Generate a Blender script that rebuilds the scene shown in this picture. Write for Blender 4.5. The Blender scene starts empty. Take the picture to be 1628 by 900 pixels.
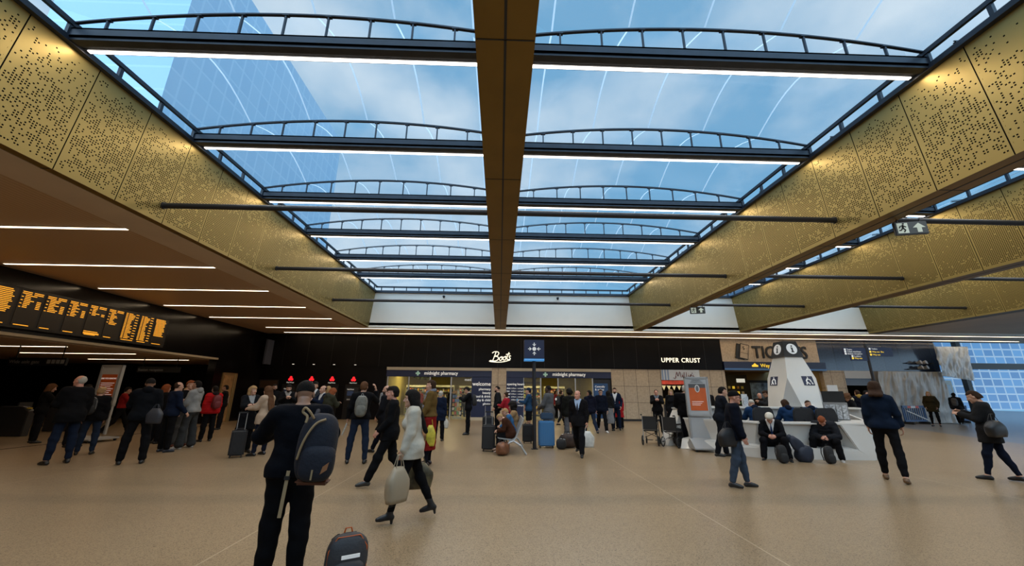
import bpy, math, random
import numpy as np
from mathutils import Vector, Matrix
random.seed(7)
C = bpy.context.scene
COL = C.collection

# ---------------- camera ----------------
FPX, EYE, ROLL = 611.0, 1.65, 0.0087
def _unroll(px, py):
    x = px-814.0; y = 450.0-py
    c, s = math.cos(ROLL), math.sin(ROLL)
    return x*c-y*s, x*s+y*c
_vx, _vy = _unroll(794, 624)
TILT = math.atan2(-_vy, FPX)
YAW = math.atan2(-_vx, math.hypot(FPX, _vy))
_fh = Vector((math.sin(YAW), math.cos(YAW), 0)); _r = Vector((math.cos(YAW), -math.sin(YAW), 0)); _z = Vector((0, 0, 1))
_fw = _fh*math.cos(TILT)+_z*math.sin(TILT); _up = -_fh*math.sin(TILT)+_z*math.cos(TILT)
cx_ = math.cos(ROLL)*_r+math.sin(ROLL)*_up
cy_ = -math.sin(ROLL)*_r+math.cos(ROLL)*_up
cz_ = -_fw
cam = bpy.data.objects.new('camera', bpy.data.cameras.new('camera'))
COL.objects.link(cam)
cam.matrix_world = Matrix(((cx_.x, cy_.x, cz_.x, 0), (cx_.y, cy_.y, cz_.y, 0), (cx_.z, cy_.z, cz_.z, EYE), (0, 0, 0, 1)))
cam.data.sensor_width = 36.0
cam.data.lens = FPX/1628.0*36.0
cam.data.clip_end = 500
C.camera = cam
def at(px, py, ax='Z', val=0.0):
    u, v = _unroll(px, py)
    d = u*_r+v*_up+FPX*_fw
    i = 'XYZ'.index(ax); o = (0, 0, EYE)
    t = (val-o[i])/d[i]
    return Vector((d.x*t, d.y*t, EYE+d.z*t))

# ---------------- view and sky ----------------
C.view_settings.view_transform = 'Standard'
C.view_settings.look = 'None'
C.view_settings.gamma = 1.0
C.view_settings.exposure = 0.1
C.view_settings.use_curve_mapping = False
C.cycles.use_denoising = True
C.cycles.max_bounces = 8
C.cycles.transparent_max_bounces = 24
C.cycles.sample_clamp_indirect = 4.0
SKY_STRENGTH = 1.0
STRIP_POWER = 58.0       # watts of one roof strip light
SOFFIT_POWER = 21.0
w = bpy.data.worlds.new('sky'); C.world = w; w.use_nodes = True
nt = w.node_tree; nt.nodes.clear()
def N(nt, t, **k):
    n = nt.nodes.new(t)
    for a, b in k.items():
        if a.startswith('i_'):
            n.inputs[a[2:].replace('_', ' ')].default_value = b
        else:
            setattr(n, a, b)
    return n
out = N(nt, 'ShaderNodeOutputWorld'); bg = N(nt, 'ShaderNodeBackground', i_Strength=SKY_STRENGTH)
tc = N(nt, 'ShaderNodeTexCoord')
mp = N(nt, 'ShaderNodeMapping'); mp.inputs['Scale'].default_value = (1.0, 1.0, 1.6); mp.inputs['Location'].default_value = (0.35, 0.1, 0.2)
nz = N(nt, 'ShaderNodeTexNoise', i_Scale=2.2, i_Detail=7.0, i_Roughness=0.52)
rp = N(nt, 'ShaderNodeValToRGB')
rp.color_ramp.elements[0].position = 0.40; rp.color_ramp.elements[0].color = (0.17, 0.41, 0.66, 1)
rp.color_ramp.elements[1].position = 0.66; rp.color_ramp.elements[1].color = (0.66, 0.79, 0.90, 1)
nt.links.new(tc.outputs['Generated'], mp.inputs['Vector']); nt.links.new(mp.outputs['Vector'], nz.inputs['Vector'])
nt.links.new(nz.outputs['Fac'], rp.inputs['Fac']); nt.links.new(rp.outputs['Color'], bg.inputs['Color'])
# added brighter sky behind the camera, to light the floor and foil seams
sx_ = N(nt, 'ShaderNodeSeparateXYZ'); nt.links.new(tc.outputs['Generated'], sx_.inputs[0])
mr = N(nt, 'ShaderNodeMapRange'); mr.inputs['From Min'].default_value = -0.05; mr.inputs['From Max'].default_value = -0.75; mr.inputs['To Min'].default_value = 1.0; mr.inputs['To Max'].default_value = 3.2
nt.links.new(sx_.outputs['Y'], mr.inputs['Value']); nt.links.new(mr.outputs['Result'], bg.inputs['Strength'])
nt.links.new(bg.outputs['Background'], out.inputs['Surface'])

# ---------------- materials ----------------
MATS = {}
def mat(name, col, rough=0.6, metal=0.0, var=0.0, vscale=8.0, bump=0.0, bscale=60.0, emit=None, estr=0.0, coat=0.0, spec=None, sheen=0.0, trans=0.0, coord='Object'):
    if name in MATS: return MATS[name]
    m = bpy.data.materials.new(name); m.use_nodes = True
    nt = m.node_tree; p = nt.nodes['Principled BSDF']
    c = (*col, 1) if len(col) == 3 else col
    p.inputs['Base Color'].default_value = c
    p.inputs['Roughness'].default_value = rough
    p.inputs['Metallic'].default_value = metal
    if spec is not None: p.inputs['Specular IOR Level'].default_value = spec
    if coat: p.inputs['Coat Weight'].default_value = coat
    if sheen: p.inputs['Sheen Weight'].default_value = sheen
    if trans: p.inputs['Transmission Weight'].default_value = trans
    if emit:
        p.inputs['Emission Color'].default_value = (*emit, 1); p.inputs['Emission Strength'].default_value = estr
    tcn = N(nt, 'ShaderNodeTexCoord')
    if var:
        n = N(nt, 'ShaderNodeTexNoise', i_Scale=vscale, i_Detail=5.0)
        r = N(nt, 'ShaderNodeValToRGB')
        r.color_ramp.elements[0].position = 0.35; r.color_ramp.elements[1].position = 0.65
        r.color_ramp.elements[0].color = (*[max(0, v*(1-var)) for v in c[:3]], 1)
        r.color_ramp.elements[1].color = (*[min(1, v*(1+var)) for v in c[:3]], 1)
        nt.links.new(tcn.outputs[coord], n.inputs['Vector']); nt.links.new(n.outputs['Fac'], r.inputs['Fac'])
        nt.links.new(r.outputs['Color'], p.inputs['Base Color'])
    if bump:
        n = N(nt, 'ShaderNodeTexNoise', i_Scale=bscale, i_Detail=4.0)
        b = N(nt, 'ShaderNodeBump', i_Strength=bump, i_Distance=0.02)
        nt.links.new(tcn.outputs[coord], n.inputs['Vector']); nt.links.new(n.outputs['Fac'], b.inputs['Height'])
        nt.links.new(b.outputs['Normal'], p.inputs['Normal'])
    MATS[name] = m
    return m
def M_(nt, op, a, b=None, c=None):
    n = N(nt, 'ShaderNodeMath', operation=op)
    for i, v in enumerate((a, b, c)):
        if v is None: continue
        if isinstance(v, (int, float)): n.inputs[i].default_value = v
        else: nt.links.new(v, n.inputs[i])
    return n.outputs[0]
def perforated():
    # gold anodised sheet: square holes punched on a 41 mm grid, thinned out by a slow noise, panel joints every 1.08 m
    m = bpy.data.materials.new('perforated_gold'); m.use_nodes = True
    nt = m.node_tree; p = nt.nodes['Principled BSDF']
    p.inputs['Metallic'].default_value = 0.55; p.inputs['Roughness'].default_value = 0.42
    tcn = N(nt, 'ShaderNodeTexCoord'); s = N(nt, 'ShaderNodeSeparateXYZ'); nt.links.new(tcn.outputs['Object'], s.inputs[0])
    pit = 0.0415
    gy = M_(nt, 'DIVIDE', s.outputs['Y'], pit); gz = M_(nt, 'DIVIDE', s.outputs['Z'], pit)
    fy = M_(nt, 'FRACT', gy); fz = M_(nt, 'FRACT', gz)
    iy = M_(nt, 'FLOOR', gy); iz = M_(nt, 'FLOOR', gz)
    dy = M_(nt, 'ABSOLUTE', M_(nt, 'SUBTRACT', fy, 0.5)); dz = M_(nt, 'ABSOLUTE', M_(nt, 'SUBTRACT', fz, 0.5))
    hole = M_(nt, 'LESS_THAN', M_(nt, 'MAXIMUM', dy, dz), 0.29)
    cmb = N(nt, 'ShaderNodeCombineXYZ'); nt.links.new(iy, cmb.inputs[0]); nt.links.new(iz, cmb.inputs[1])
    wn = N(nt, 'ShaderNodeTexWhiteNoise', noise_dimensions='2D'); nt.links.new(cmb.outputs[0], wn.inputs['Vector'])
    nz = N(nt, 'ShaderNodeTexNoise', i_Scale=0.22, i_Detail=2.0); nt.links.new(cmb.outputs[0], nz.inputs['Vector'])
    # density: bare along the top edge, densest below the middle, growing with Y along the beam
    zc = M_(nt, 'SUBTRACT', s.outputs['Z'], 5.9)
    band = M_(nt, 'SUBTRACT', 1.0, M_(nt, 'MULTIPLY', M_(nt, 'MULTIPLY', zc, zc), 0.62))
    grow = M_(nt, 'MINIMUM', M_(nt, 'MULTIPLY_ADD', s.outputs['Y'], 0.14, -0.42), 0.9)
    dens = M_(nt, 'ADD', M_(nt, 'MULTIPLY', M_(nt, 'SUBTRACT', nz.outputs['Fac'], 0.5), 1.6), M_(nt, 'MULTIPLY', band, M_(nt, 'ADD', grow, 0.18)))
    on = M_(nt, 'LESS_THAN', wn.outputs['Value'], dens)
    edge = M_(nt, 'MULTIPLY', M_(nt, 'LESS_THAN', s.outputs['Z'], 7.06), M_(nt, 'GREATER_THAN', s.outputs['Z'], 5.22))
    jf = M_(nt, 'FRACT', M_(nt, 'DIVIDE', M_(nt, 'SUBTRACT', s.outputs['Y'], 5.85-1.07*20), 1.07))
    joint = M_(nt, 'MAXIMUM', M_(nt, 'LESS_THAN', jf, 0.008), M_(nt, 'GREATER_THAN', jf, 0.992))
    nearj = M_(nt, 'MAXIMUM', M_(nt, 'LESS_THAN', jf, 0.035), M_(nt, 'GREATER_THAN', jf, 0.965))
    h = M_(nt, 'MULTIPLY', M_(nt, 'MULTIPLY', hole, on), M_(nt, 'MULTIPLY', edge, M_(nt, 'SUBTRACT', 1.0, nearj)))
    k = M_(nt, 'MAXIMUM', h, joint)
    mx = N(nt, 'ShaderNodeMix', data_type='RGBA'); nt.links.new(k, mx.inputs['Factor'])
    mx.inputs['A'].default_value = (*GOLD, 1); mx.inputs['B'].default_value = (0.006, 0.005, 0.004, 1)
    nt.links.new(mx.outputs['Result'], p.inputs['Base Color'])
    nt.links.new(M_(nt, 'MULTIPLY', M_(nt, 'SUBTRACT', 1.0, k), 0.55), p.inputs['Metallic'])
    nt.links.new(M_(nt, 'MULTIPLY', M_(nt, 'SUBTRACT', 1.0, k), 0.5), p.inputs['Specular IOR Level'])
    return m
GOLD = (0.36, 0.265, 0.085)
m_perf = perforated()
m_gold = mat('plain_gold_shaded', (0.20, 0.115, 0.018), 0.45, 0.5, var=0.06, vscale=2)  # plain sheet; base darkened for undersides that only catch floor bounce
m_steel = mat('dark_roof_steel', (0.026, 0.032, 0.045), 0.45, 0.2, var=0.2, vscale=3)
m_tube = mat('black_tube', (0.022, 0.022, 0.026), 0.4, 0.2)
m_black = mat('black', (0.008, 0.008, 0.009), 0.5)
m_blackgl = mat('black_gloss_panel', (0.005, 0.004, 0.004), 0.2, 0.0, spec=0.3, var=0.3, vscale=0.8)
m_blackwall = mat('black_fascia', (0.004, 0.0035, 0.004), 0.4, 0.0, spec=0.12, var=0.3, vscale=0.6)
m_white = mat('white_render', (0.76, 0.73, 0.66), 0.7, var=0.03, vscale=0.6)
m_beige = mat('beige_soffit', (0.60, 0.47, 0.34), 0.55, var=0.05, vscale=0.7)
m_darkbrown = mat('dark_brown_recess', (0.035, 0.018, 0.008), 0.6)
m_stone_j = None
m_cream = mat('cream_trim', (0.5, 0.42, 0.30), 0.5)
m_navy = mat('navy_sign', (0.010, 0.016, 0.055), 0.4)
m_letter = mat('white_letters', (0.8, 0.8, 0.78), 0.5, emit=(1, 0.97, 0.9), estr=0.25)
m_lit = mat('lit_letters', (0.9, 0.85, 0.7), 0.4, emit=(1, 0.9, 0.68), estr=1.1)
m_strip = mat('strip_diffuser', (1, 1, 1), 0.4, emit=(1.0, 0.80, 0.55), estr=5.0)
m_stripw = mat('roof_strip_diffuser', (1, 1, 1), 0.4, emit=(1.0, 0.91, 0.80), estr=5.0)
m_alu = mat('brushed_aluminium', (0.5, 0.5, 0.5), 0.35, 0.6, var=0.06, vscale=20)
m_whitesolid = mat('white_solid_surface', (0.66, 0.64, 0.60), 0.32, var=0.02, vscale=2, coat=0.2)
m_rubber = mat('black_rubber', (0.012, 0.012, 0.012), 0.7)
m_glass = mat('clear_glass', (0.9, 0.95, 0.93), 0.02, trans=1.0)

def brickmat(name, c1, c2, mortar, bw, rh, ms=0.008, rough=0.5, plane='XZ', off=0.0, var=True, loc=(0, 0, 0), bump=False):
    m = bpy.data.materials.new(name); m.use_nodes = True
    nt = m.node_tree; p = nt.nodes['Principled BSDF']; p.inputs['Roughness'].default_value = rough
    tcn = N(nt, 'ShaderNodeTexCoord'); s = N(nt, 'ShaderNodeSeparateXYZ'); cb = N(nt, 'ShaderNodeCombineXYZ')
    nt.links.new(tcn.outputs['Object'], s.inputs[0])
    a, b = plane
    nt.links.new(M_(nt, 'ADD', s.outputs[a], loc[0]), cb.inputs[0]); nt.links.new(M_(nt, 'ADD', s.outputs[b], loc[1]), cb.inputs[1])
    br = N(nt, 'ShaderNodeTexBrick', offset=off, squash=1.0)
    br.inputs['Scale'].default_value = 1.0; br.inputs['Brick Width'].default_value = bw; br.inputs['Row Height'].default_value = rh
    br.inputs['Mortar Size'].default_value = ms; br.inputs['Mortar Smooth'].default_value = 0.1; br.inputs['Bias'].default_value = 0
    br.inputs['Color1'].default_value = (*c1, 1); br.inputs['Color2'].default_value = (*c2, 1); br.inputs['Mortar'].default_value = (*mortar, 1)
    nt.links.new(cb.outputs[0], br.inputs['Vector'])
    n = N(nt, 'ShaderNodeTexNoise', i_Scale=9.0, i_Detail=6.0); nt.links.new(tcn.outputs['Object'], n.inputs['Vector'])
    mx = N(nt, 'ShaderNodeMix', data_type='RGBA', blend_type='OVERLAY'); mx.inputs['Factor'].default_value = 0.35 if var else 0.0
    nt.links.new(br.outputs['Color'], mx.inputs['A']); nt.links.new(n.outputs['Fac'], mx.inputs['B'])
    nt.links.new(mx.outputs['Result'], p.inputs['Base Color'])
    MATS[name] = m
    return m
m_stone = brickmat('stone_panel', (0.40, 0.31, 0.21), (0.36, 0.28, 0.19), (0.07, 0.05, 0.035), 0.80, 0.99, 0.012, 0.55, 'XZ', 0.0, loc=(-7.1+8.0, -0.12+0.99))
def ribbed():
    m = bpy.data.materials.new('ribbed_soffit'); m.use_nodes = True
    nt = m.node_tree; p = nt.nodes['Principled BSDF']; p.inputs['Roughness'].default_value = 0.5
    tcn = N(nt, 'ShaderNodeTexCoord'); s = N(nt, 'ShaderNodeSeparateXYZ'); nt.links.new(tcn.outputs['Object'], s.inputs[0])
    f = M_(nt, 'FRACT', M_(nt, 'DIVIDE', s.outputs['X'], 0.11))
    g = M_(nt, 'LESS_THAN', f, 0.16)
    mx = N(nt, 'ShaderNodeMix', data_type='RGBA'); nt.links.new(g, mx.inputs['Factor'])
    mx.inputs['A'].default_value = (0.52, 0.35, 0.21, 1); mx.inputs['B'].default_value = (0.34, 0.22, 0.13, 1)
    nt.links.new(mx.outputs['Result'], p.inputs['Base Color'])
    return m
m_rib = ribbed()
def floor_mat():
    m = bpy.data.materials.new('terrazzo'); m.use_nodes = True
    nt = m.node_tree; p = nt.nodes['Principled BSDF']
    tcn = N(nt, 'ShaderNodeTexCoord')
    v = N(nt, 'ShaderNodeTexVoronoi', i_Scale=120.0); nt.links.new(tcn.outputs['Object'], v.inputs['Vector'])
    n = N(nt, 'ShaderNodeTexNoise', i_Scale=0.35, i_Detail=3.0); nt.links.new(tcn.outputs['Object'], n.inputs['Vector'])
    r = N(nt, 'ShaderNodeValToRGB'); r.color_ramp.elements[0].color = (0.12, 0.075, 0.04, 1); r.color_ramp.elements[1].color = (0.36, 0.26, 0.155, 1)
    r.color_ramp.elements[0].position = 0.05; r.color_ramp.elements[1].position = 0.5
    e = r.color_ramp.elements.new(0.25); e.color = (0.265, 0.185, 0.108, 1)
    sp = N(nt, 'ShaderNodeSeparateColor'); nt.links.new(v.outputs['Color'], sp.inputs[0]); nt.links.new(sp.outputs[0], r.inputs['Fac'])
    mx = N(nt, 'ShaderNodeMix', data_type='RGBA', blend_type='MULTIPLY'); mx.inputs['Factor'].default_value = 0.5
    r2 = N(nt, 'ShaderNodeValToRGB'); r2.color_ramp.elements[0].color = (0.75, 0.74, 0.72, 1); r2.color_ramp.elements[0].position = 0.3; r2.color_ramp.elements[1].position = 0.7
    nt.links.new(n.outputs['Fac'], r2.inputs['Fac'])
    nt.links.new(r.outputs['Color'], mx.inputs['A']); nt.links.new(r2.outputs['Color'], mx.inputs['B'])
    s = N(nt, 'ShaderNodeSeparateXYZ'); nt.links.new(tcn.outputs['Object'], s.inputs[0])
    def line(o, c, wd, period):
        f = M_(nt, 'FRACT', M_(nt, 'DIVIDE', M_(nt, 'SUBTRACT', s.outputs[o], c-100*period), period))
        return M_(nt, 'LESS_THAN', f, wd/period)
    l1 = line('X', 2.93, 0.018, 5.87); l2 = line('Y', 9.36, 0.014, 5.4)
    k = M_(nt, 'MAXIMUM', l1, l2)
    mj = N(nt, 'ShaderNodeMix', data_type='RGBA'); nt.links.new(M_(nt, 'MULTIPLY', k, 0.55), mj.inputs['Factor'])
    nt.links.new(mx.outputs['Result'], mj.inputs['A']); mj.inputs['B'].default_value = (0.6, 0.5, 0.36, 1)
    # the cooler paving beyond the station doors
    far = M_(nt, 'GREATER_THAN', M_(nt, 'SUBTRACT', s.outputs['X'], M_(nt, 'MULTIPLY', s.outputs['Y'], 0.39)), 13.46)
    mg = N(nt, 'ShaderNodeMix', data_type='RGBA'); nt.links.new(far, mg.inputs['Factor'])
    nt.links.new(mj.outputs['Result'], mg.inputs['A']); mg.inputs['B'].default_value = (0.17, 0.17, 0.17, 1)
    nt.links.new(mg.outputs['Result'], p.inputs['Base Color'])
    p.inputs['Roughness'].default_value = 0.30
    p.inputs['Specular IOR Level'].default_value = 0.5
    return m
m_floor = floor_mat()

# ---------------- mesh helpers ----------------
class MB:
    def __init__(s): s.v = []; s.f = []; s.mi = []
    def add(s, vs, fs, mi=0):
        o = len(s.v); s.v += [tuple(v) for v in vs]; s.f += [tuple(i+o for i in f) for f in fs]; s.mi += [mi]*len(fs); return s
    def box(s, x0, x1, y0, y1, z0, z1, mi=0, mtx=None):
        vs = [(x, y, z) for z in (z0, z1) for y in (y0, y1) for x in (x0, x1)]
        if mtx is not None: vs = [mtx @ Vector(v) for v in vs]
        return s.add(vs, [(0, 2, 3, 1), (4, 5, 7, 6), (0, 1, 5, 4), (2, 6, 7, 3), (0, 4, 6, 2), (1, 3, 7, 5)], mi)
    def quad(s, a, b, c, d, mi=0): return s.add([a, b, c, d], [(0, 1, 2, 3)], mi)
    def tube(s, pts, r, n=10, mi=0, cap=True, closed=False):
        pts = [Vector(p) for p in pts]; m = len(pts)
        rs = r if isinstance(r, (list, tuple)) else [r]*m
        rings = []; prev = None
        for i, p in enumerate(pts):
            if closed: t = (pts[(i+1) % m]-pts[i-1]).normalized()
            elif i == 0: t = (pts[1]-p).normalized()
            elif i == m-1: t = (p-pts[i-1]).normalized()
            else: t = ((pts[i+1]-p).normalized()+(p-pts[i-1]).normalized()).normalized()
            if prev is None:
                a = Vector((0, 0, 1)) if abs(t.z) < 0.9 else Vector((1, 0, 0))
                u = t.cross(a).normalized()
            else:
                u = (prev-t*prev.dot(t)).normalized()
            prev = u; w_ = t.cross(u)
            rings.append([p+(u*math.cos(2*math.pi*k/n)+w_*math.sin(2*math.pi*k/n))*rs[i] for k in range(n)])
        vs = [v for rg in rings for v in rg]; fs = []
        for i in range(m if closed else m-1):
            j = (i+1) % m
            for k in range(n):
                fs.append((i*n+k, i*n+(k+1) % n, j*n+(k+1) % n, j*n+k))
        if cap and not closed:
            fs.append(tuple(range(n))[::-1]); fs.append(tuple((m-1)*n+k for k in range(n)))
        return s.add(vs, fs, mi)
    def prism(s, poly, axis, a, b, mi=0, mtx=None):
        n = len(poly); vs = []
        for t in (a, b):
            for (p, q) in poly:
                v = {'X': (t, p, q), 'Y': (p, t, q), 'Z': (p, q, t)}[axis]
                vs.append(mtx @ Vector(v) if mtx is not None else v)
        fs = [tuple(range(n))[::-1], tuple(range(n, 2*n))]+[(i, (i+1) % n, n+(i+1) % n, n+i) for i in range(n)]
        return s.add(vs, fs, mi)
    def build(s, name, mats, parent=None, smooth=False, bevel=0.0, bseg=2):
        me = bpy.data.meshes.new(name); me.from_pydata(s.v, [], s.f)
        if not isinstance(mats, (list, tuple)): mats = [mats]
        for m in mats: me.materials.append(m)
        me.polygons.foreach_set('material_index', s.mi)
        if smooth: me.polygons.foreach_set('use_smooth', [True]*len(s.f))
        me.update()
        import bmesh
        bm = bmesh.new(); bm.from_mesh(me); bmesh.ops.recalc_face_normals(bm, faces=bm.faces)
        if bevel: bmesh.ops.bevel(bm, geom=list(bm.edges), offset=bevel, segments=bseg, affect='EDGES', clamp_overlap=True)
        bm.to_mesh(me); bm.free()
        o = bpy.data.objects.new(name, me); COL.objects.link(o)
        if parent is not None: o.parent = parent
        return o
def empty(name, loc=(0, 0, 0), rz=0.0, label=None, cat=None, group=None):
    o = bpy.data.objects.new(name, None); COL.objects.link(o); o.empty_display_size = 0.1
    o.location = loc; o.rotation_euler = (0, 0, rz)
    tag(o, label, cat, group); return o
def tag(o, label=None, cat=None, group=None, kind=None):
    if label: o['label'] = label
    if cat: o['category'] = cat
    if group: o['group'] = group
    if kind: o['kind'] = kind
    return o
def struct(o): o['kind'] = 'structure'; return o
def copy_tree(o, parent=None):
    c = o.copy(); COL.objects.link(c)
    if parent is not None: c.parent = parent
    for ch in list(o.children): copy_tree(ch, c)
    return c
def text(name, s, size, loc, mat_, parent=None, rz=0.0, ext=0.01, shear=0.0, sx=1.0, align='LEFT', bold=0.0, rx=math.pi/2, space=1.0):
    cu = bpy.data.curves.new(name, 'FONT'); cu.body = s; cu.size = size; cu.extrude = ext; cu.shear = shear; cu.align_x = align
    cu.offset = bold; cu.space_character = space; cu.resolution_u = 3
    o = bpy.data.objects.new(name, cu)
    COL.objects.link(o)
    dg = bpy.context.evaluated_depsgraph_get()
    me = bpy.data.meshes.new_from_object(o.evaluated_get(dg))
    bpy.data.objects.remove(o)
    me.materials.clear(); me.materials.append(mat_)
    ob = bpy.data.objects.new(name, me); COL.objects.link(ob)
    ob.location = loc; ob.rotation_euler = (rx, 0, rz); ob.scale = (sx, 1, 1)
    if parent is not None: ob.parent = parent
    return ob
def area(name, loc, sx, sy, power, col, parent, rot=(0, 0, 0)):
    l = bpy.data.lights.new(name, 'AREA'); l.shape = 'RECTANGLE'; l.size = sx; l.size_y = sy; l.energy = power; l.color = col
    o = bpy.data.objects.new(name, l); COL.objects.link(o); o.location = loc; o.rotation_euler = rot
    if parent is not None: o.parent = parent
    return o
# ================= THE HALL =================
SOF = 5.15; YW = 21.85; YS = 25.0; XL = -14.85
def sbox(name, b, m, bevel=0): return struct(MB().box(*b).build(name, m, bevel=bevel))
struct(MB().box(-34, 62, -9, 75, -0.12, 0).build('floor', m_floor))
struct(MB().box(-13.93, -13.86, -8, 21.0, 0, 0.006).build('trim_1', m_black))
struct(MB().box(-27, 34, -9.2, -9, 0, 8).build('wall_front', m_beige))
# left wall above the platform opening, and its end piece
struct(MB().box(XL-0.4, XL, -9, 21.0, 3.28, SOF).box(XL-0.4, XL, 21.0, YS, 0, SOF).build('wall_left', m_blackgl))
struct(MB().box(XL-0.45, XL+0.06, -9, 21.0, 3.18, 3.27).build('trim_2', m_cream))
# platform hall beyond
struct(MB().box(-27, XL-0.45, -9, 30, 3.16, 3.3).build('ceiling_platform_hall', m_rib))
struct(MB().box(-27.3, -27, -9, 30, 0, 3.3).build('wall_platform_hall', m_blackwall))
struct(MB().box(-27, XL-0.4, 25.0, 25.3, 0, 3.3).build('wall_platform_end', m_blackwall))
# door in the left wall
struct(MB().box(XL-0.02, XL+0.05, 21.62, 22.78, 0, 2.56).build('door_frame', mat('door_frame_brass', (0.33, 0.22, 0.10), 0.35, 0.5)))
dm = mat('door_timber', (0.36, 0.20, 0.08), 0.5, var=0.25, vscale=4)
d1 = struct(MB().box(XL+0.04, XL+0.075, 21.7, 22.45, 0.02, 2.42).build('door_1', dm))
MB().tube([(XL+0.1, 22.36, 0.95), (XL+0.1, 22.36, 1.35)], 0.012).build('door_handle', m_alu, d1)
struct(MB().box(XL+0.05, XL+0.09, 22.5, 22.6, 0, 2.5).box(XL+0.05, XL+0.09, 22.68, 22.74, 0, 2.5).build('trim_3', mat('brass_strip', (0.45, 0.33, 0.16), 0.35, 0.5)))

# left soffit: smooth edge board, ribbed field
struct(MB().box(XL, -8.5, -9, YS, SOF, SOF+0.2).build('ceiling_left', m_rib))
struct(MB().box(-8.5, -7.64, -9, YW, SOF-0.012, SOF+0.2).build('ceiling_left_border', m_beige))
struct(MB().box(-7.64, -7.5, -9, YW, SOF+0.03, SOF+0.3).build('trim_4', m_darkbrown))
# far soffit (runs the whole width)
struct(MB().box(-8.5, 36, YW, YS, SOF, SOF+0.25).build('ceiling_far', m_beige))
struct(MB().box(-9.0, 36, YW, YW+0.25, SOF+0.1, 7.15).box(-9, 36, YW-0.02, YW+0.25, SOF-0.03, SOF+0.1).build('wall_back_upper', m_white))
struct(MB().box(-9.0, 36, YW-0.01, YW+0.02, 7.02, 7.15).build('trim_5', m_white))

# ---- gold clad beams: perforated flanks, plain undersides ----
def gold_beam(name, xt0, xt1, xb0, xb1, left=True, right=True):
    mb = MB(); y0, y1 = -9, YW
    def side(xa, xb): mb.quad((xa, y0, SOF), (xa, y1, SOF), (xb, y1, 7.17), (xb, y0, 7.17), 0)
    side(xb0, xt0); side(xb1, xt1)
    mb.quad((xb0, y0, SOF), (xb1, y0, SOF), (xb1, y1, SOF), (xb0, y1, SOF), 1)
    mb.quad((xt0, y0, 7.17), (xt1, y0, 7.17), (xt1, y1, 7.17), (xt0, y1, 7.17), 1)
    o = mb.build(name, [m_perf, m_gold]); struct(o)
    # shadow joint along the underside and cross joints
    g = MB()
    xc = (xb0+xb1)/2
    g.box(xc-0.014, xc+0.014, y0, y1, SOF-0.004, SOF+0.002)
    y = 5.2-2.7*2
    while y < YW:
        g.box(xb0+0.01, xb1-0.01, y+0.62, y+0.635, SOF-0.004, SOF+0.002); y += 2.7/1.0
    g.build('joint', m_black, o)
    return o
gold_beam('ceiling_beam_left', -7.9, -7.29, -8.0, -7.47)
gold_beam('ceiling_beam_centre', -0.33, 0.33, -0.31, 0.31)
gold_beam('ceiling_beam_right', 7.53, 8.1, 7.68, 8.18)
gold_beam('ceiling_beam_second', 13.72, 14.3, 13.9, 14.5)
gold_beam('ceiling_beam_third', 21.35, 22.0, 21.6, 22.25)
struct(MB().box(22.25, 36, -9, YW, SOF+0.1, SOF+0.3).build('ceiling_right', m_beige))
bc = bpy.data.objects['ceiling_beam_centre']
bc.data.materials[0] = m_gold

# ---- skylights ----
m_foil = bpy.data.materials.new('roof_foil'); m_foil.use_nodes = True
nt = m_foil.node_tree; nt.nodes.clear()
o_ = N(nt, 'ShaderNodeOutputMaterial'); tr = N(nt, 'ShaderNodeBsdfTransparent'); tr.inputs[0].default_value = (0.93, 0.96, 0.98, 1)
gl = N(nt, 'ShaderNodeBsdfGlossy', i_Roughness=0.12); gl.inputs[0].default_value = (0.9, 0.95, 1, 1)
tl = N(nt, 'ShaderNodeBsdfTranslucent'); tl.inputs[0].default_value = (0.95, 0.97, 1, 1)
m1 = N(nt, 'ShaderNodeMixShader'); m1.inputs[0].default_value = 0.06
m2 = N(nt, 'ShaderNodeMixShader')
tcn = N(nt, 'ShaderNodeTexCoord'); s_ = N(nt, 'ShaderNodeSeparateXYZ'); nt.links.new(tcn.outputs['Object'], s_.inputs[0])
fx = M_(nt, 'FRACT', M_(nt, 'DIVIDE', M_(nt, 'ADD', s_.outputs['X'], 20.97), 1.36))
seam = M_(nt, 'LESS_THAN', fx, 0.024)
nt.links.new(M_(nt, 'MULTIPLY_ADD', seam, 0.9, 0.045), m2.inputs[0])
nt.links.new(tr.outputs[0], m1.inputs[1]); nt.links.new(gl.outputs[0], m1.inputs[2])
nt.links.new(m1.outputs[0], m2.inputs[1]); nt.links.new(tl.outputs[0], m2.inputs[2]); nt.links.new(m2.outputs[0], o_.inputs['Surface'])
m_foil2 = mat('clear_lower_foil', (0.9, 0.95, 1.0), 0.1)
nt = m_foil2.node_tree; p_ = nt.nodes['Principled BSDF']; p_.inputs['Alpha'].default_value = 0.05
WELLS = [(-7.29, -0.33, 'left skylight'), (0.33, 7.53, 'middle skylight'), (8.1, 13.72, 'third skylight'), (14.3, 21.35, 'fourth skylight')]
ZB0, ZB1 = 7.24, 7.42
def arch_z(x, x0, x1):
    xc = x0+3.8 if x0 < 0 else x1-3.8
    return 7.87-0.0245*(x-xc)**2
YB = [2.5+2.7*i for i in range(0, 7)]   # 2.5 .. 18.7
nwin = 0
ordinal = ['nearest the camera', 'second from the camera', 'third from the camera', 'fourth from the camera', 'fifth from the camera', 'sixth from the camera', 'farthest from the camera']
strips = []
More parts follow.
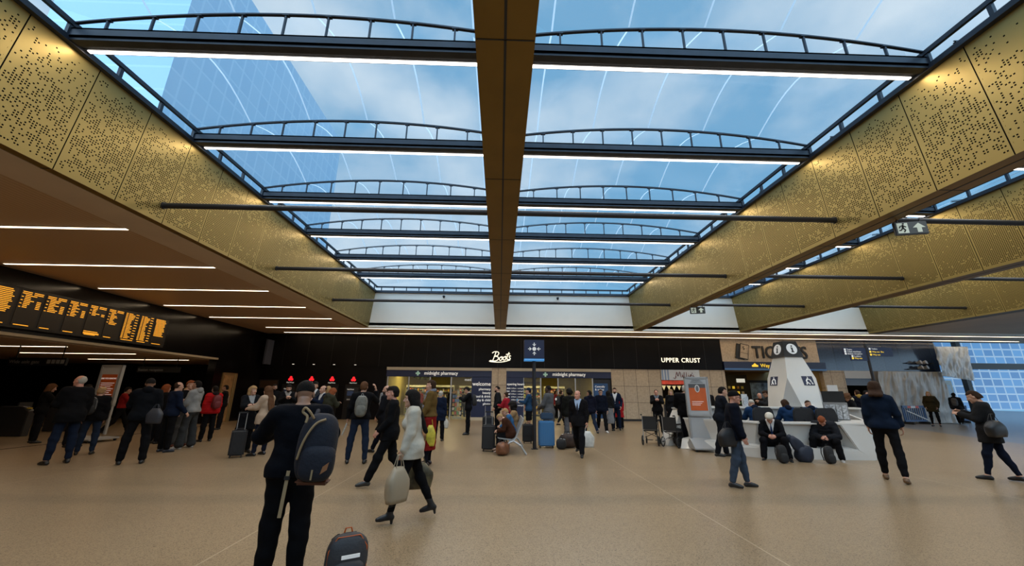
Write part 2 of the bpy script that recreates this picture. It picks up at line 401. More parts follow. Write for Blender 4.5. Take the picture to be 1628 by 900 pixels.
for wi, (x0, x1, wn_) in enumerate(WELLS):
    # edge channel of the well (steel curb), both sides and far end
    wnm = ('left', 'middle', 'right', 'outer')[wi]
    for xe, sg in ((x0, 1), (x1, -1)):
        cb = MB()
        if abs(xe) > 1:
            cb.box(min(xe, xe+sg*0.10), max(xe, xe+sg*0.10), -9, YW, 7.17, 7.27)
            cb.box(min(xe+sg*0.05, xe+sg*0.11), max(xe+sg*0.05, xe+sg*0.11), -9, YW, 7.47, 7.55)
            y = 2.5
            while y < YW-0.4:
                cb.box(min(xe+sg*0.03, xe+sg*0.09), max(xe+sg*0.03, xe+sg*0.09), y-0.03, y+0.03, 7.27, 7.5); y += 0.9
        else:
            cb.box(min(xe, xe+sg*0.05), max(xe, xe+sg*0.05), -9, YW, 7.17, 7.72)
        struct(cb.build('ceiling_curb_%s_%s' % (wnm, 'left' if sg > 0 else 'right'), m_steel))
    cb = MB()
    cb.box(x0, x1, YW-0.12, YW, 7.15, 7.28); cb.box(x0, x1, YW-0.1, YW, 7.46, 7.54)
    y = x0+0.35
    while y < x1: cb.box(y-0.02, y+0.02, YW-0.1, YW-0.03, 7.28, 7.5); y += 0.72
    struct(cb.build('ceiling_curb_%s_far' % wnm, m_steel))
    for bi, y in enumerate(YB):
        # truss: I-beam, arch, posts
        t = empty('roof_truss', ((x0+x1)/2, y, ZB0), 0, 'dark steel roof beam with arched rail, %s in the %s' % (ordinal[bi], wn_), 'roof beam', 'steel beams across the skylights')
        ox, oy, oz = (x0+x1)/2, y, ZB0
        b = MB(); b.box(x0-ox, x1-ox, 0, 0.17, 0.0, 0.03); b.box(x0-ox, x1-ox, -0.0, 0.04, 0.0, 0.18); b.box(x0-ox, x1-ox, 0, 0.17, 0.15, 0.18); b.box(x0-ox, x1-ox, 0.02, 0.15, -0.05, 0.0)
        b.build('beam', m_steel, t)
        n = 24; pts = [(x0+(x1-x0)*i/n, arch_z(x0+(x1-x0)*i/n, x0, x1)) for i in range(n+1)]
        a = MB()
        for i in range(n):
            (xa, za), (xb, zb) = pts[i], pts[i+1]
            for (d0, d1, e0, e1) in ((0.0, 0.05, -0.008, 0.012), (0.02, 0.04, 0.035, 0.045)):
                a.add([(xa-ox, d0, za-oz+e0), (xb-ox, d0, zb-oz+e0), (xb-ox, d1, zb-oz+e0), (xa-ox, d1, za-oz+e0), (xa-ox, d0, za-oz+e1), (xb-ox, d0, zb-oz+e1), (xb-ox, d1, zb-oz+e1), (xa-ox, d1, za-oz+e1)],
                      [(0, 1, 2, 3), (4, 7, 6, 5), (0, 4, 5, 1), (3, 2, 6, 7)])
        a.build('arched_rail', m_steel, t)
        xx = x0+0.62
        while xx < x1-0.1:
            z = arch_z(xx, x0, x1)
            MB().box(xx-ox-0.013, xx-ox+0.013, 0.0, 0.04, 0.17, z-oz).box(xx-ox-0.05, xx-ox+0.05, -0.01, 0.05, z-oz-0.03, z-oz-0.01).build('post', m_steel, t)
            xx += 0.725
        # strip light hung behind the beam
        if bi < 7:
            s = empty('strip_light', (ox, y+0.28, 7.2), 0, 'long white strip light under the roof beam %s, %s' % (ordinal[bi], wn_), 'strip light', 'strip lights under the roof beams')
            L = (x1-x0)/2-0.16
            MB().box(-L-0.06, L+0.06, -0.055, 0.055, 0.015, 0.06).box(-L-0.08, L+0.08, -0.16, -0.02, 0.02, 0.05).build('housing', m_steel, s)
            MB().box(-L, L, -0.03, 0.03, 0.0, 0.014).build('diffuser', m_stripw, s)
            if bi < 7: area('lamp', (0, 0, -0.006), 2*L, 0.05, STRIP_POWER*(2*L/6.7), (1.0, 0.82, 0.60), s)
    # foil cushions between the beams
    ys = YB+[YW-0.05]
    for bi in range(len(ys)-1):
        ya, yb = ys[bi]+0.05, ys[bi+1]+0.0
        nwin += 1; nx, ny = 20, 10; mb = MB(); vs = []; 
        for lay in (0, 1):
            vs = []; fs = []
            for j in range(ny+1):
                for i in range(nx+1):
                    x = x0+0.04+(x1-x0-0.08)*i/nx; t_ = j/ny; yy = ya+(yb-ya)*t_
                    bl = math.sin(math.pi*t_)*(1-abs(2*i/nx-1)**6)
                    z = arch_z(x, x0, x1)+0.03+(0.42*bl if lay == 0 else -0.16*bl)
                    vs.append((x, yy, z))
            fs = [(j*(nx+1)+i, j*(nx+1)+i+1, (j+1)*(nx+1)+i+1, (j+1)*(nx+1)+i) for j in range(ny) for i in range(nx)]
            mb.add(vs, fs, lay)
        struct(mb.build('window_%d' % nwin, [m_foil, m_foil2], smooth=True))

# ---- soffit strips on the left and platform hall ----
def soffit_strip(x0, x1, y, z, label, group, power, col=(1.0, 0.74, 0.46)):
    s = empty('strip_light', ((x0+x1)/2, y, z), 0, label, 'strip light', group); L = (x1-x0)/2
    MB().box(-L-0.02, L+0.02, -0.05, 0.05, -0.012, 0.0).build('housing', m_cream, s)
    MB().box(-L, L, -0.035, 0.035, -0.018, -0.011).build('diffuser', m_strip, s)
    if power: area('lamp', (0, 0, -0.024), 2*L, 0.06, power, col, s)
    return s
for i, y in enumerate((2.8, 5.5, 8.32, 11.1, 13.85, 16.65, 19.35)):
    soffit_strip(-14.5, -8.5, y, SOF, 'warm strip light in the brown left ceiling, %s' % ordinal[i], 'strip lights in the left ceiling', SOFFIT_POWER)
soffit_strip(-13.45, 34, 22.35, SOF, 'long warm strip light along the far ceiling, the front one of two', 'strip lights along the far ceiling', SOFFIT_POWER*6)
soffit_strip(-13.44, 34, 24.27, SOF, 'long warm strip light along the far ceiling, close to the shop fronts', 'strip lights along the far ceiling', SOFFIT_POWER*6)
for i, (x0, x1, y) in enumerate(((-21, -16.1, 14.9), (-21, -16.1, 17.7), (-21.5, -16.4, 21.1))):
    soffit_strip(x0, x1, y, 3.16, 'warm strip light in the low platform hall ceiling, %s' % ('nearest', 'middle one', 'farthest')[i], 'strip lights in the platform hall', 3.0)

# ---- black tie tubes crossing the wells ----
names = ('near', 'middle', 'far')
for i, y in enumerate((7.88, 12.32, 16.8)):
    for (xa, xb, zz, wn_) in ((-7.43, 7.64, 5.53, 'under the main skylights'), (8.16, 13.88, 5.56, 'between the first and second gold beams on the right'), (14.45, 21.55, 5.6, 'between the two farthest right gold beams')):
        t = empty('tie_tube', ((xa+xb)/2, y, zz), 0, 'black steel tube %s, %s one' % (wn_, names[i]), 'steel tube', 'black tubes between the gold beams')
        h = (xb-xa)/2
        MB().tube([(-h-0.03, 0, 0), (h+0.03, 0, 0)], 0.062, 16).build('tube', m_tube, t, smooth=False)
        for sg in (-1, 1): MB().tube([(sg*(h-0.03), 0, 0), (sg*(h+0.02), 0, 0)], 0.075, 16).build('end_collar', m_tube, t)

# ================= FAR WALL =================
struct(MB().box(XL, 14.45, YS, YS+0.3, 3.14, SOF+0.1).build('wall_back_fascia', m_blackwall))
pj = MB()
x = XL+1.2
while x < 14.4: pj.box(x-0.008, x+0.008, YS-0.004, YS, 3.16, SOF); x += 1.5
struct(pj.build('trim_6', m_black))
struct(MB().box(XL, -7.1, YS, YS+0.3, 0, 3.16).build('wall_back_left', m_blackwall))
struct(MB().box(-0.5, 0.42, YS-0.02, YS+0.3, 0.0, 3.14).build('wall_back_pier_1', m_stone))
struct(MB().box(7.1, 10.32, YS-0.02, YS+0.3, 0.12, 3.14).build('wall_back_pier_2', m_stone))
struct(MB().box(7.1, 10.32, YS+0.02, YS+0.3, 0.0, 0.12).build('baseboard_back', m_black))
struct(MB().box(12.8, 14.5, YS-0.02, YS+0.3, 0.0, 3.14).build('wall_back_pier_3', m_stone))
struct(MB().box(20.98, 22.4, YS-0.02, YS+0.3, 0.0, 3.2).build('wall_back_pier_4', m_stone))
m_tick = brickmat('tickets_panel', (0.46, 0.37, 0.27), (0.44, 0.35, 0.25), (0.10, 0.07, 0.05), 1.08, 1.5, 0.006, 0.5, 'XZ', 0, loc=(-14.45+10.8, -3.7+3.0))
struct(MB().box(14.45, 20.93, YS-0.03, YS+0.3, 3.7, SOF+0.02).build('wall_back_tickets', m_tick))
m_blueglass = brickmat('blue_glass_panel', (0.02, 0.035, 0.075), (0.035, 0.055, 0.10), (0.005, 0.005, 0.006), 1.1, 3.0, 0.012, 0.15, 'XZ', 0, var=True, loc=(-20.93+11, -3.2+3.0))
struct(MB().box(20.93, 29.0, YS, YS+0.3, 3.2, SOF+0.1).build('wall_back_right', m_blueglass))
# way-out strip above the ticket hall
wo = struct(MB().box(14.48, 21.2, YS-0.12, YS+0.2, 3.16, 3.7).build('trim_7', m_navy))
m_ltblue = mat('pale_blue_band', (0.06, 0.16, 0.36), 0.4)
MB().box(14.48, 21.2, YS-0.125, YS-0.12, 3.17, 3.28).build('band', m_ltblue, wo)
m_yel = mat('yellow_letters', (0.8, 0.55, 0.05), 0.5, emit=(1, 0.65, 0.05), estr=0.6)
text('lettering', 'Way Out', 0.32, (16.85, YS-0.14, 3.36), m_yel, wo)
MB().prism([(16.3, 3.38), (16.7, 3.38), (16.7, 3.5), (16.63, 3.5), (16.5, 3.62), (16.37, 3.5), (16.3, 3.5)], 'Y', YS-0.14, YS-0.125).build('arrow_symbol', m_yel, wo)

# raised lettering
tk = struct(text('trim_8', 'TICKETS', 1.12, (16.5, YS-0.08, 3.95), m_black, None, ext=0.03, sx=0.87, bold=0.014))
ti = empty('ticket_symbol', (15.72, YS-0.08, 3.85), 0, 'black ticket pictogram beside the TICKETS lettering', 'sign')
R = Matrix.Rotation(math.radians(12), 4, 'Y')
MB().prism([(-0.42, 0.0), (0.18, 0.0), (0.18, 0.98), (-0.42, 0.98)], 'Y', -0.02, 0.02, mtx=R).build('rear_ticket', m_black, ti, bevel=0.015)
MB().prism([(-0.2, 0.05), (0.40, 0.05), (0.40, 1.03), (-0.2, 1.03)], 'Y', -0.045, -0.021, mtx=R).build('front_ticket_border', m_black, ti, bevel=0.01)
MB().prism([(-0.15, 0.10), (0.35, 0.10), (0.35, 0.98), (-0.15, 0.98)], 'Y', -0.055, -0.046, mtx=R).build('front_ticket', m_tick, ti)
text('letter_s', 'S', 0.32, (0.12, -0.062, 0.62), m_black, ti)
dl = MB()
for k in range(6): dl.prism([(-0.13+k*0.08, 0.42), (-0.08+k*0.08, 0.42), (-0.08+k*0.08, 0.45), (-0.13+k*0.08, 0.45)], 'Y', -0.062, -0.056, mtx=R)
dl.build('dotted_line', m_black, ti)
uc = struct(text('trim_9', 'UPPER CRUST', 0.40, (10.42, YS-0.05, 3.62), m_lit, None, ext=0.02, sx=0.93, bold=0.001, space=1.14))
# script shop sign
bs = empty('script_sign', (-0.6, YS-0.06, 3.55), 0, 'lit cream handwriting style shop sign on the black fascia', 'sign')
def script(paths, r, parent, name, m):
    mb = MB()
    for ptsl in paths:
        # catmull-rom smoothing
        P = [Vector((p[0], 0, p[1])) for p in ptsl]; out_ = []
        for i in range(len(P)-1):
            p0, p1, p2, p3 = P[max(i-1, 0)], P[i], P[i+1], P[min(i+2, len(P)-1)]
            for k in range(5):
                t = k/5; out_.append(0.5*((2*p1)+(-p0+p2)*t+(2*p0-5*p1+4*p2-p3)*t*t+(-p0+3*p1-3*p2+p3)*t*t*t))
        out_.append(P[-1]); mb.tube(out_, r, 6)
    return mb.build(name, m, parent)
script([[(0.10, 0.52), (0.22, 0.60), (0.45, 0.60), (0.52, 0.50), (0.42, 0.36), (0.24, 0.32), (0.44, 0.30), (0.50, 0.18), (0.40, 0.06), (0.18, 0.02), (0.02, 0.06)],
        [(0.34, 0.58), (0.26, 0.36), (0.14, 0.04)],
        [(0.66, 0.28), (0.56, 0.20), (0.58, 0.08), (0.68, 0.08), (0.74, 0.20), (0.68, 0.29), (0.78, 0.28)],
        [(0.90, 0.30), (0.80, 0.22), (0.82, 0.10), (0.92, 0.10), (0.98, 0.22), (0.92, 0.31), (1.02, 0.32)],
        [(1.18, 0.58), (1.08, 0.34), (1.04, 0.16), (1.12, 0.12)], [(0.98, 0.44), (1.24, 0.48)],
        [(1.30, 0.34), (1.20, 0.36), (1.20, 0.26), (1.26, 0.18), (1.18, 0.12), (1.08, 0.14)],
        [(0.02, 0.06), (-0.06, 0.0), (0.3, -0.04), (0.8, -0.02), (1.25, 0.10)]], 0.027, bs, 'lettering', m_lit)
# small lit panel in the corner, ATM ceiling line etc.
struct(MB().box(XL+0.4, XL+0.5, 24.3, 24.99, 3.2, 4.7).build('trim_10', mat('grey_corner_panel', (0.07, 0.075, 0.10), 0.4)))

# ---------- pharmacy fronts ----------
m_shopwall = mat('shop_wall_yellow', (0.50, 0.42, 0.14), 0.6, var=0.08, vscale=1.0)
m_shopfl = mat('shop_floor', (0.30, 0.26, 0.16), 0.35, var=0.1, vscale=2)
struct(MB().box(-7.2, 7.2, YS+0.3, 36, 0, 0.01).build('floor_pharmacy', m_shopfl))
struct(MB().box(-7.4, 7.4, 36, 36.2, 0, 3.3).box(-7.4, -7.2, YS+0.3, 36, 0, 3.3).box(7.2, 7.4, YS+0.3, 36, 0, 3.3).build('wall_pharmacy', m_shopwall))
struct(MB().box(-7.4, 7.4, YS+0.3, 36.2, 3.25, 3.4).build('ceiling_pharmacy', mat('shop_ceiling', (0.45, 0.43, 0.30), 0.6)))
for i in range(6):
    x = -6+2.4*i
    s = empty('ceiling_light', (x, 28.5, 3.25), 0, 'warm ceiling light panel inside the pharmacy, seen over the shop front', 'ceiling light', 'ceiling lights inside the pharmacy')
    MB().box(-0.66, 0.66, -0.16, 0.16, -0.03, 0).build('frame', m_white, s); MB().box(-0.6, 0.6, -0.1, 0.1, -0.04, -0.031).build('diffuser', mat('shop_light', (1, 1, 1), 0.5, emit=(1, 0.85, 0.45), estr=5), s)
    area('lamp', (0, 0, -0.05), 1.2, 0.2, 38, (1, 0.82, 0.36), s)
for (xa, xb, gl0, gl1, which, n0) in ((-7.1, -0.5, -7.0, -1.72, 'left', 0), (0.42, 7.1, 1.5, 5.9, 'right', 1)):
    sf = empty('shop_front', ((xa+xb)/2, YS, 0), 0, '%s pharmacy shop front with navy header and glass doors' % which, 'shop front', 'pharmacy shop fronts')
    cx = (xa+xb)/2
    MB().box(xa-cx, xb-cx, -0.05, 0.25, 2.96, 3.14).build('head_trim', mat('pale_head_trim', (0.42, 0.36, 0.27), 0.4), sf)
    hd = MB().box(xa-cx, xb-cx, 0.0, 0.2, 2.56, 2.96).build('header', m_navy, sf)
    text('lettering', 'midnight pharmacy', 0.30, (-4.75-cx if n0 == 0 else 3.35-cx, -0.012, 2.69), m_letter, hd, ext=0.006, sx=0.92, bold=0.004)
    cr = MB(); x_ = (-5.15 if n0 == 0 else 2.9)-cx
    cr.box(x_-0.14, x_+0.14, -0.012, 0, 2.72, 2.82).box(x_-0.05, x_+0.05, -0.012, 0, 2.63, 2.91)
    cr.build('cross_symbol', mat('pale_green_cross', (0.35, 0.5, 0.40), 0.5, emit=(0.4, 0.6, 0.5), estr=0.2), hd)
    # posts and glass
    n = 4; 
    for k in range(n+1):
        x = gl0+(gl1-gl0)*k/n
        MB().box(x-cx-0.035, x-cx+0.035, 0.02, 0.10, 0, 2.56).build('mullion', m_alu, sf)
    for k in range(n):
        g = MB()
        if k == (2 if n0 == 0 else 1): continue      # the open doorway
        g.box(gl0+(gl1-gl0)*k/n-cx+0.035, gl0+(gl1-gl0)*(k+1)/n-cx-0.035, 0.055, 0.065, 0.03, 2.56)
        mg = mat('shop_glass', (0.9, 0.95, 0.9), 0.03); mg.node_tree.nodes['Principled BSDF'].inputs['Alpha'].default_value = 0.035
        g.build('glass', mg, sf)
    if n0 == 0:
        pn = MB().box(-1.75-cx, -0.5-cx, 0.0, 0.08, 0.17, 2.58).build('welcome_panel', m_navy, sf)
        text('lettering', 'welcome', 0.33, (-0.55-cx, -0.01, 2.05), m_letter, pn, ext=0.005, align='RIGHT', sx=0.95, bold=0.004)
        for k, s_t in enumerate(('pharmacy', 'beauty', 'food & drink', 'baby & child', 'photo')):
            text('lettering', s_t, 0.19, (-0.55-cx, -0.01, 1.78-0.22*k), m_letter, pn, ext=0.004, align='RIGHT', bold=0.003)
        MB().box(-1.8-cx, -0.5-cx, -0.04, 0.1, 0.0, 0.17).build('sill', m_cream, sf)
        text('lettering', 'med', 0.24, (-2.2-cx, 0.04, 2.33), m_letter, sf, ext=0.004)
    else:
        pn = MB().box(0.42-cx, 1.5-cx, 0.0, 0.08, 0.17, 2.58).build('opening_hours_panel', m_navy, sf)
        text('lettering', 'opening hours', 0.19, (0.46-cx, -0.01, 2.1), m_letter, pn, ext=0.004, bold=0.003)
        for k in range(7):
            text('lettering', ('mon', 'tue', 'wed', 'thu', 'fri', 'sat', 'sun')[k], 0.13, (0.46-cx, -0.01, 1.87-0.17*k), m_letter, pn, ext=0.004, bold=0.003)
            text('lettering', ('6:00am - midnight', '6:00am - midnight', '6:00am - midnight', '6:00am - midnight', '6:00am - midnight', '7:00am - midnight', '8:00am - midnight')[k], 0.105, (0.74-cx, -0.01, 1.87-0.17*k), m_letter, pn, ext=0.004)
        MB().box(0.42-cx, 1.5-cx, -0.04, 0.1, 0.0, 0.17).build('sill', m_cream, sf)
        text('lettering', 'prescription', 0.22, (1.52-cx, 0.04, 2.2), m_navy, sf, ext=0.004)
        MB().box(5.9-cx, 7.1-cx, 0.12, 0.2, 0, 2.56).build('dark_return', m_black, sf)
        pp = MB().box(5.95-cx, 6.85-cx, -0.02, 0.06, 0.17, 2.25).build('poster_panel', mat('poster_blue', (0.015, 0.06, 0.16), 0.4, var=0.3, vscale=1.5), sf)
        text('lettering', 'Centrally', 0.17, (6.02-cx, -0.03, 2.0), m_letter, pp, ext=0.003); text('lettering', '& online', 0.17, (6.02-cx, -0.03, 1.82), m_letter, pp, ext=0.003)
        MB().tube([(6.4-cx, -0.03, 1.05), (6.4-cx, -0.03, 1.25)], [0.16, 0.2], 12).build('basket_picture', mat('poster_tan', (0.35, 0.25, 0.15), 0.6), pp)
        MB().box(5.9-cx, 7.1-cx, -0.04, 0.1, 0.0, 0.14).build('plinth', m_cream, sf)

# shop shelving with packets
pk_cols = [(0.6, 0.55, 0.35), (0.5, 0.10, 0.06), (0.55, 0.5, 0.1), (0.1, 0.2, 0.4), (0.65, 0.6, 0.5), (0.12, 0.3, 0.12), (0.5, 0.25, 0.05)]
pk_mats = [mat('packet_%d' % i, c, 0.5) for i, c in enumerate(pk_cols)]
pk_me = []
for i, m in enumerate(pk_mats):
    o = MB().box(-0.06, 0.06, -0.05, 0.05, 0, 0.2).box(-0.05, 0.05, -0.052, 0.052, 0.05, 0.13, 1).build('packet', [m, pk_mats[(i+3) % 7]], bevel=0.0)
    pk_me.append(o.data); bpy.data.objects.remove(o)
m_shelf = mat('shelf_grey', (0.35, 0.33, 0.24), 0.5)
npk = 0
shelf_ref = [None]
def shelf(x, y, label, rows=5, wd=1.6):
    global npk
    if shelf_ref[0] is None:
        t = empty('shelf_unit', (x, y, 0)); 
        MB().box(-0.8, 0.8, 0.2, 0.24, 0, 2.0).build('back_panel', m_shelf, t)
        for s in (-1, 1): MB().box(s*0.8-0.02, s*0.8+0.02, -0.2, 0.24, 0, 2.0).build('side_panel', m_shelf, t)
        for r in range(5): MB().box(-0.8, 0.8, -0.2, 0.22, 0.12+0.38*r, 0.15+0.38*r).build('shelf', m_shelf, t)
        MB().box(-0.8, 0.8, -0.2, 0.24, 1.98, 2.12).build('header_board', mat('shelf_header_white', (0.6, 0.6, 0.5), 0.5), t)
        shelf_ref[0] = t
    else: t = copy_tree(shelf_ref[0]); t.location = (x, y, 0)
    tag(t, label, 'shelf unit', 'shelf units inside the pharmacy')
    for r in range(rows):
        xx = -0.70
        while xx < 0.72:
            o = bpy.data.objects.new('packet', random.choice(pk_me)); COL.objects.link(o)
            o.location = (x+xx, y-0.10, 0.152+0.38*r); o.scale = (1, 1, random.uniform(0.8, 1.3))
            tag(o, 'small coloured packet standing on a pharmacy shelf', 'packet', 'packets on the pharmacy shelves'); npk += 1
            xx += random.uniform(0.15, 0.22)
spots = [(-6.0, 29.5), (-4.1, 29.0), (-2.3, 31.0), (-0.4, 30.2), (2.2, 29.5), (4.2, 30.6)]
lb = ['leftmost in the left shop window', 'second from the left in the left shop window', 'behind the man in the black suit', 'by the door posts of the left shop front', 'just right of the opening hours panel', 'behind the man in the grey overcoat']
for (x, y), l in zip(spots, lb): shelf(x, y, 'pharmacy shelf unit full of packets, %s' % l)
gr = empty('greeting_card_stand', (-2.75, 26.6, 0), 0, 'tall magazine and card stand just inside the left pharmacy door', 'display stand')
MB().box(-0.3, 0.3, -0.25, 0.25, 0, 0.12).build('base', m_shelf, gr); MB().box(-0.03, 0.03, -0.03, 0.03, 0.1, 1.8).build('pole', m_alu, gr)
for r in range(6):
    for k in range(4):
        MB().box(-0.3+0.15*k, -0.18+0.15*k, -0.24, -0.22, 0.25+0.26*r, 0.43+0.26*r).build('card', random.choice(pk_mats), gr)
ln = empty('decorative_panel', (-5.1, 26.8, 2.85), 0, 'round food picture hanging over the left pharmacy window', 'sign')
MB().tube([(0, 0, -0.02), (0, 0.04, -0.02)], 0.05, 8).build('bracket', m_alu, ln)
dd = MB(); dd.prism([(0.85*math.cos(a*math.pi/12), 0.30*math.sin(a*math.pi/12)-0.12) for a in range(24)], 'Y', -0.04, 0); dd.build('picture', mat('food_picture', (0.25, 0.3, 0.06), 0.5, var=0.9, vscale=5), ln)
# ---------- cash machines ----------
m_atm = mat('cash_machine_body', (0.006, 0.006, 0.007), 0.35, var=0.2)
m_red = mat('logo_red', (0.7, 0.02, 0.02), 0.4, emit=(1, 0.02, 0.03), estr=0.9)
m_scr = mat('atm_screen', (0.02, 0.03, 0.05), 0.2, emit=(0.12, 0.16, 0.3), estr=0.1)
for i, x in enumerate((-12.95, -11.68, -10.42, -9.1)):
    t = empty('cash_machine', (x, YS, 0), 0, 'black wall cash machine under a red bank logo, %s' % ('farthest left of the four', 'second from the left wall', 'third from the left wall', 'nearest to the pharmacy')[i], 'cash machine', 'cash machines in the black wall')
    MB().box(-0.46, 0.46, -0.03, 0.0, 0.0, 2.05).build('surround', m_atm, t, bevel=0.01)
    fr = MB().box(-0.36, 0.36, -0.06, -0.03, 1.05, 1.88).build('fascia', mat('atm_grey', (0.022, 0.022, 0.025), 0.35), t, bevel=0.01)
    MB().box(-0.28, 0.10, -0.07, -0.06, 1.38, 1.66).build('screen', m_scr, fr)
    MB().box(-0.25, 0.05, -0.10, -0.06, 1.12, 1.2).build('keypad', m_alu, fr)
    MB().box(0.16, 0.30, -0.075, -0.06, 1.5, 1.56).build('card_slot', m_alu, fr)
    text('lettering', 'NatWest', 0.11, (-0.30, -0.07, 1.72), m_letter, fr, ext=0.003)
    lg = MB()
    for a in range(3):
        c, s = math.cos(math.radians(90+120*a)), math.sin(math.radians(90+120*a))
        lg.prism([(c*0.08+0.085*math.cos(math.radians(b+90+120*a)), 2.36+s*0.08+0.085*math.sin(math.radians(b+90+120*a))) for b in (0, 60, 120, 180, 240, 300)], 'Y', -0.03, 0.0)
    lo = lg.build('logo', m_red, t)
    text('lettering', 'NatWest', 0.12, (0, -0.02, 2.1), m_letter, t, ext=0.003, align='CENTER')
    MB().box(-0.06, 0.06, -0.03, 0, 3.23, 3.26).build('downlight', mat('small_light', (1, 1, 1), 0.5, emit=(1, 0.9, 0.8), estr=0.6), t)
s = empty('advert_board', (-14.2, YS, 1.95), 0, 'dark brown illuminated notice board left of the cash machines', 'board')
MB().box(-0.62, 0.55, -0.05, 0, -0.2, 0.35).build('frame', m_black, s); MB().box(-0.55, 0.48, -0.06, -0.05, -0.14, 0.29).build('face', mat('dim_brown', (0.05, 0.025, 0.012), 0.4), s)

# ---------- departure board on the left wall ----------
bd = empty('departure_board', (XL, 13.2, 3.4), 0, 'long black departure board with amber lettering on the dark left wall', 'departure board')
bd_y0, bd_y1 = 7.6, 17.25
MB().box(0.0, 0.24, bd_y0-13.2, bd_y1-13.2, 0.0, 1.22).build('casing', m_black, bd)
m_amb = mat('amber_leds', (0.6, 0.3, 0.02), 0.5, emit=(1.0, 0.40, 0.03), estr=1.0)
m_ambd = mat('dim_display', (0.016, 0.009, 0.004), 0.3)
random.seed(11)
k = 0; y = bd_y1-0.08
while y > bd_y0+0.6:
    y1 = y; y0 = y-0.60
    dp = MB().box(0.24, 0.25, y0-13.2, y1-13.2, 0.07, 1.16).build('display_column', m_ambd, bd)
    mb = MB()
    rows = 20; style = k % 8
    def bar(ya, yb, zc, hgt=0.022):
        mb.box(0.25, 0.256, y0-13.2+ya, y0-13.2+yb, zc, zc+hgt)
    for r in range(rows):
        z = 1.10-r*0.052
        if style == 0: full = 14
        elif style in (1, 2): full = 19
        elif style == 3: full = 11
        elif style == 4: full = 7
        else: full = 10
        if r < full:
            if style == 0:
                bar(0.05 if r > 2 else 0.02, 0.48+random.uniform(-0.05, 0.06), z)
            elif style in (1, 2):
                bar(0.02, 0.10, z); bar(0.14, 0.14+random.uniform(0.12, 0.26), z)
                if r % 2 == 0: bar(0.44, 0.56, z)
            else:
                if r < 2: bar(0.03, 0.27, z); bar(0.33, 0.58, z)
                else:
                    bar(0.03, 0.08, z) if r % 2 else None
                    bar(0.12, 0.12+random.uniform(0.1, 0.3), z)
                    if r > 4 and style != 3: bar(0.46, 0.57, z)
        # (blank rows stay dark)
    if style != 3 or True: bar(0.06, random.uniform(0.3, 0.55), 0.09)
    if style == 4: bar(0.02, 0.56, 0.15); bar(0.02, 0.5, 0.2); bar(0.02, 0.56, 0.12)
    mb.build('amber_lettering', m_amb, dp)
    y -= 0.68; k += 1
# camera under the board and grey hanger panel etc.
# platform hall signs
for i, (y, tx) in enumerate(((14.6, 'Wide aisle gate'), (19.7, 'Station reception'))):
    sg = empty('hanging_sign', (-16.6, y, 2.45), 0, 'black hanging sign in the platform hall reading %s' % tx, 'sign')
    MB().box(-1.0, 1.0, -0.04, 0.04, 0.0, 0.26).build('panel', m_black, sg)
    for q in (-0.8, 0.8): MB().box(q-0.015, q+0.015, -0.01, 0.01, 0.26, 0.71).build('hanger', m_black, sg)
    text('lettering', tx, 0.17, (-0.95, -0.05, 0.06), mat('dim_letters', (0.35, 0.35, 0.35), 0.5), sg, ext=0.003)
    if i == 0:
        for q in range(4):
            MB().box(0.35+0.16*q, 0.47+0.16*q, -0.05, -0.04, 0.06, 0.20).build('symbol', mat('dim_letters', (0.35, 0.35, 0.35), 0.5), sg)
# ticket gates in the platform hall
m_gate = mat('gate_steel', (0.05, 0.05, 0.055), 0.35, 0.4)
for i in range(5):
    y = 9.5+1.9*i
    g = empty('ticket_gate', (-17.6, y, 0), 0, 'dark steel ticket gate in the platform hall, %s' % ordinal[i], 'ticket gate', 'ticket gates in the platform hall')
    MB().prism([(-0.7, 0), (0.7, 0), (0.7, 0.85), (0.45, 1.02), (-0.45, 1.02), (-0.7, 0.85)], 'Y', -0.12, 0.12).build('cabinet', m_gate, g, bevel=0.02)
    MB().box(-0.03, 0.03, 0.12, 0.55, 0.35, 1.15).build('paddle', m_gate, g); MB().box(0.5, 0.62, -0.06, 0.06, 0.93, 0.98).build('ticket_reader', mat('reader_yellow', (0.5, 0.35, 0.03), 0.4), g)

# ---------- cookie shop ----------
m_stripe = mat('stripe_blue', (0.18, 0.25, 0.38), 0.5)
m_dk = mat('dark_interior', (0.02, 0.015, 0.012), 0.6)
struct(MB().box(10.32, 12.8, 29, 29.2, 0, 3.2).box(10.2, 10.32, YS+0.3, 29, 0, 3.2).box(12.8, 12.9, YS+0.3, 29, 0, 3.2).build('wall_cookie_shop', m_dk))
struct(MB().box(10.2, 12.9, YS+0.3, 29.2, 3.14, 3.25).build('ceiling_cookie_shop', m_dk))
ck = empty('cookie_shop_sign', (11.56, YS, 2.5), 0, 'pale cookie shop sign with blue stripes and dark script lettering', 'sign')
MB().box(-1.24, 1.24, -0.08, 0.1, 0.0, 0.64).build('board', mat('pale_sign', (0.50, 0.52, 0.54), 0.5), ck)
for q in (-1.2, -1.02, -0.84): MB().box(q, q+0.09, -0.085, -0.08, 0.0, 0.64).build('stripe', m_stripe, ck)
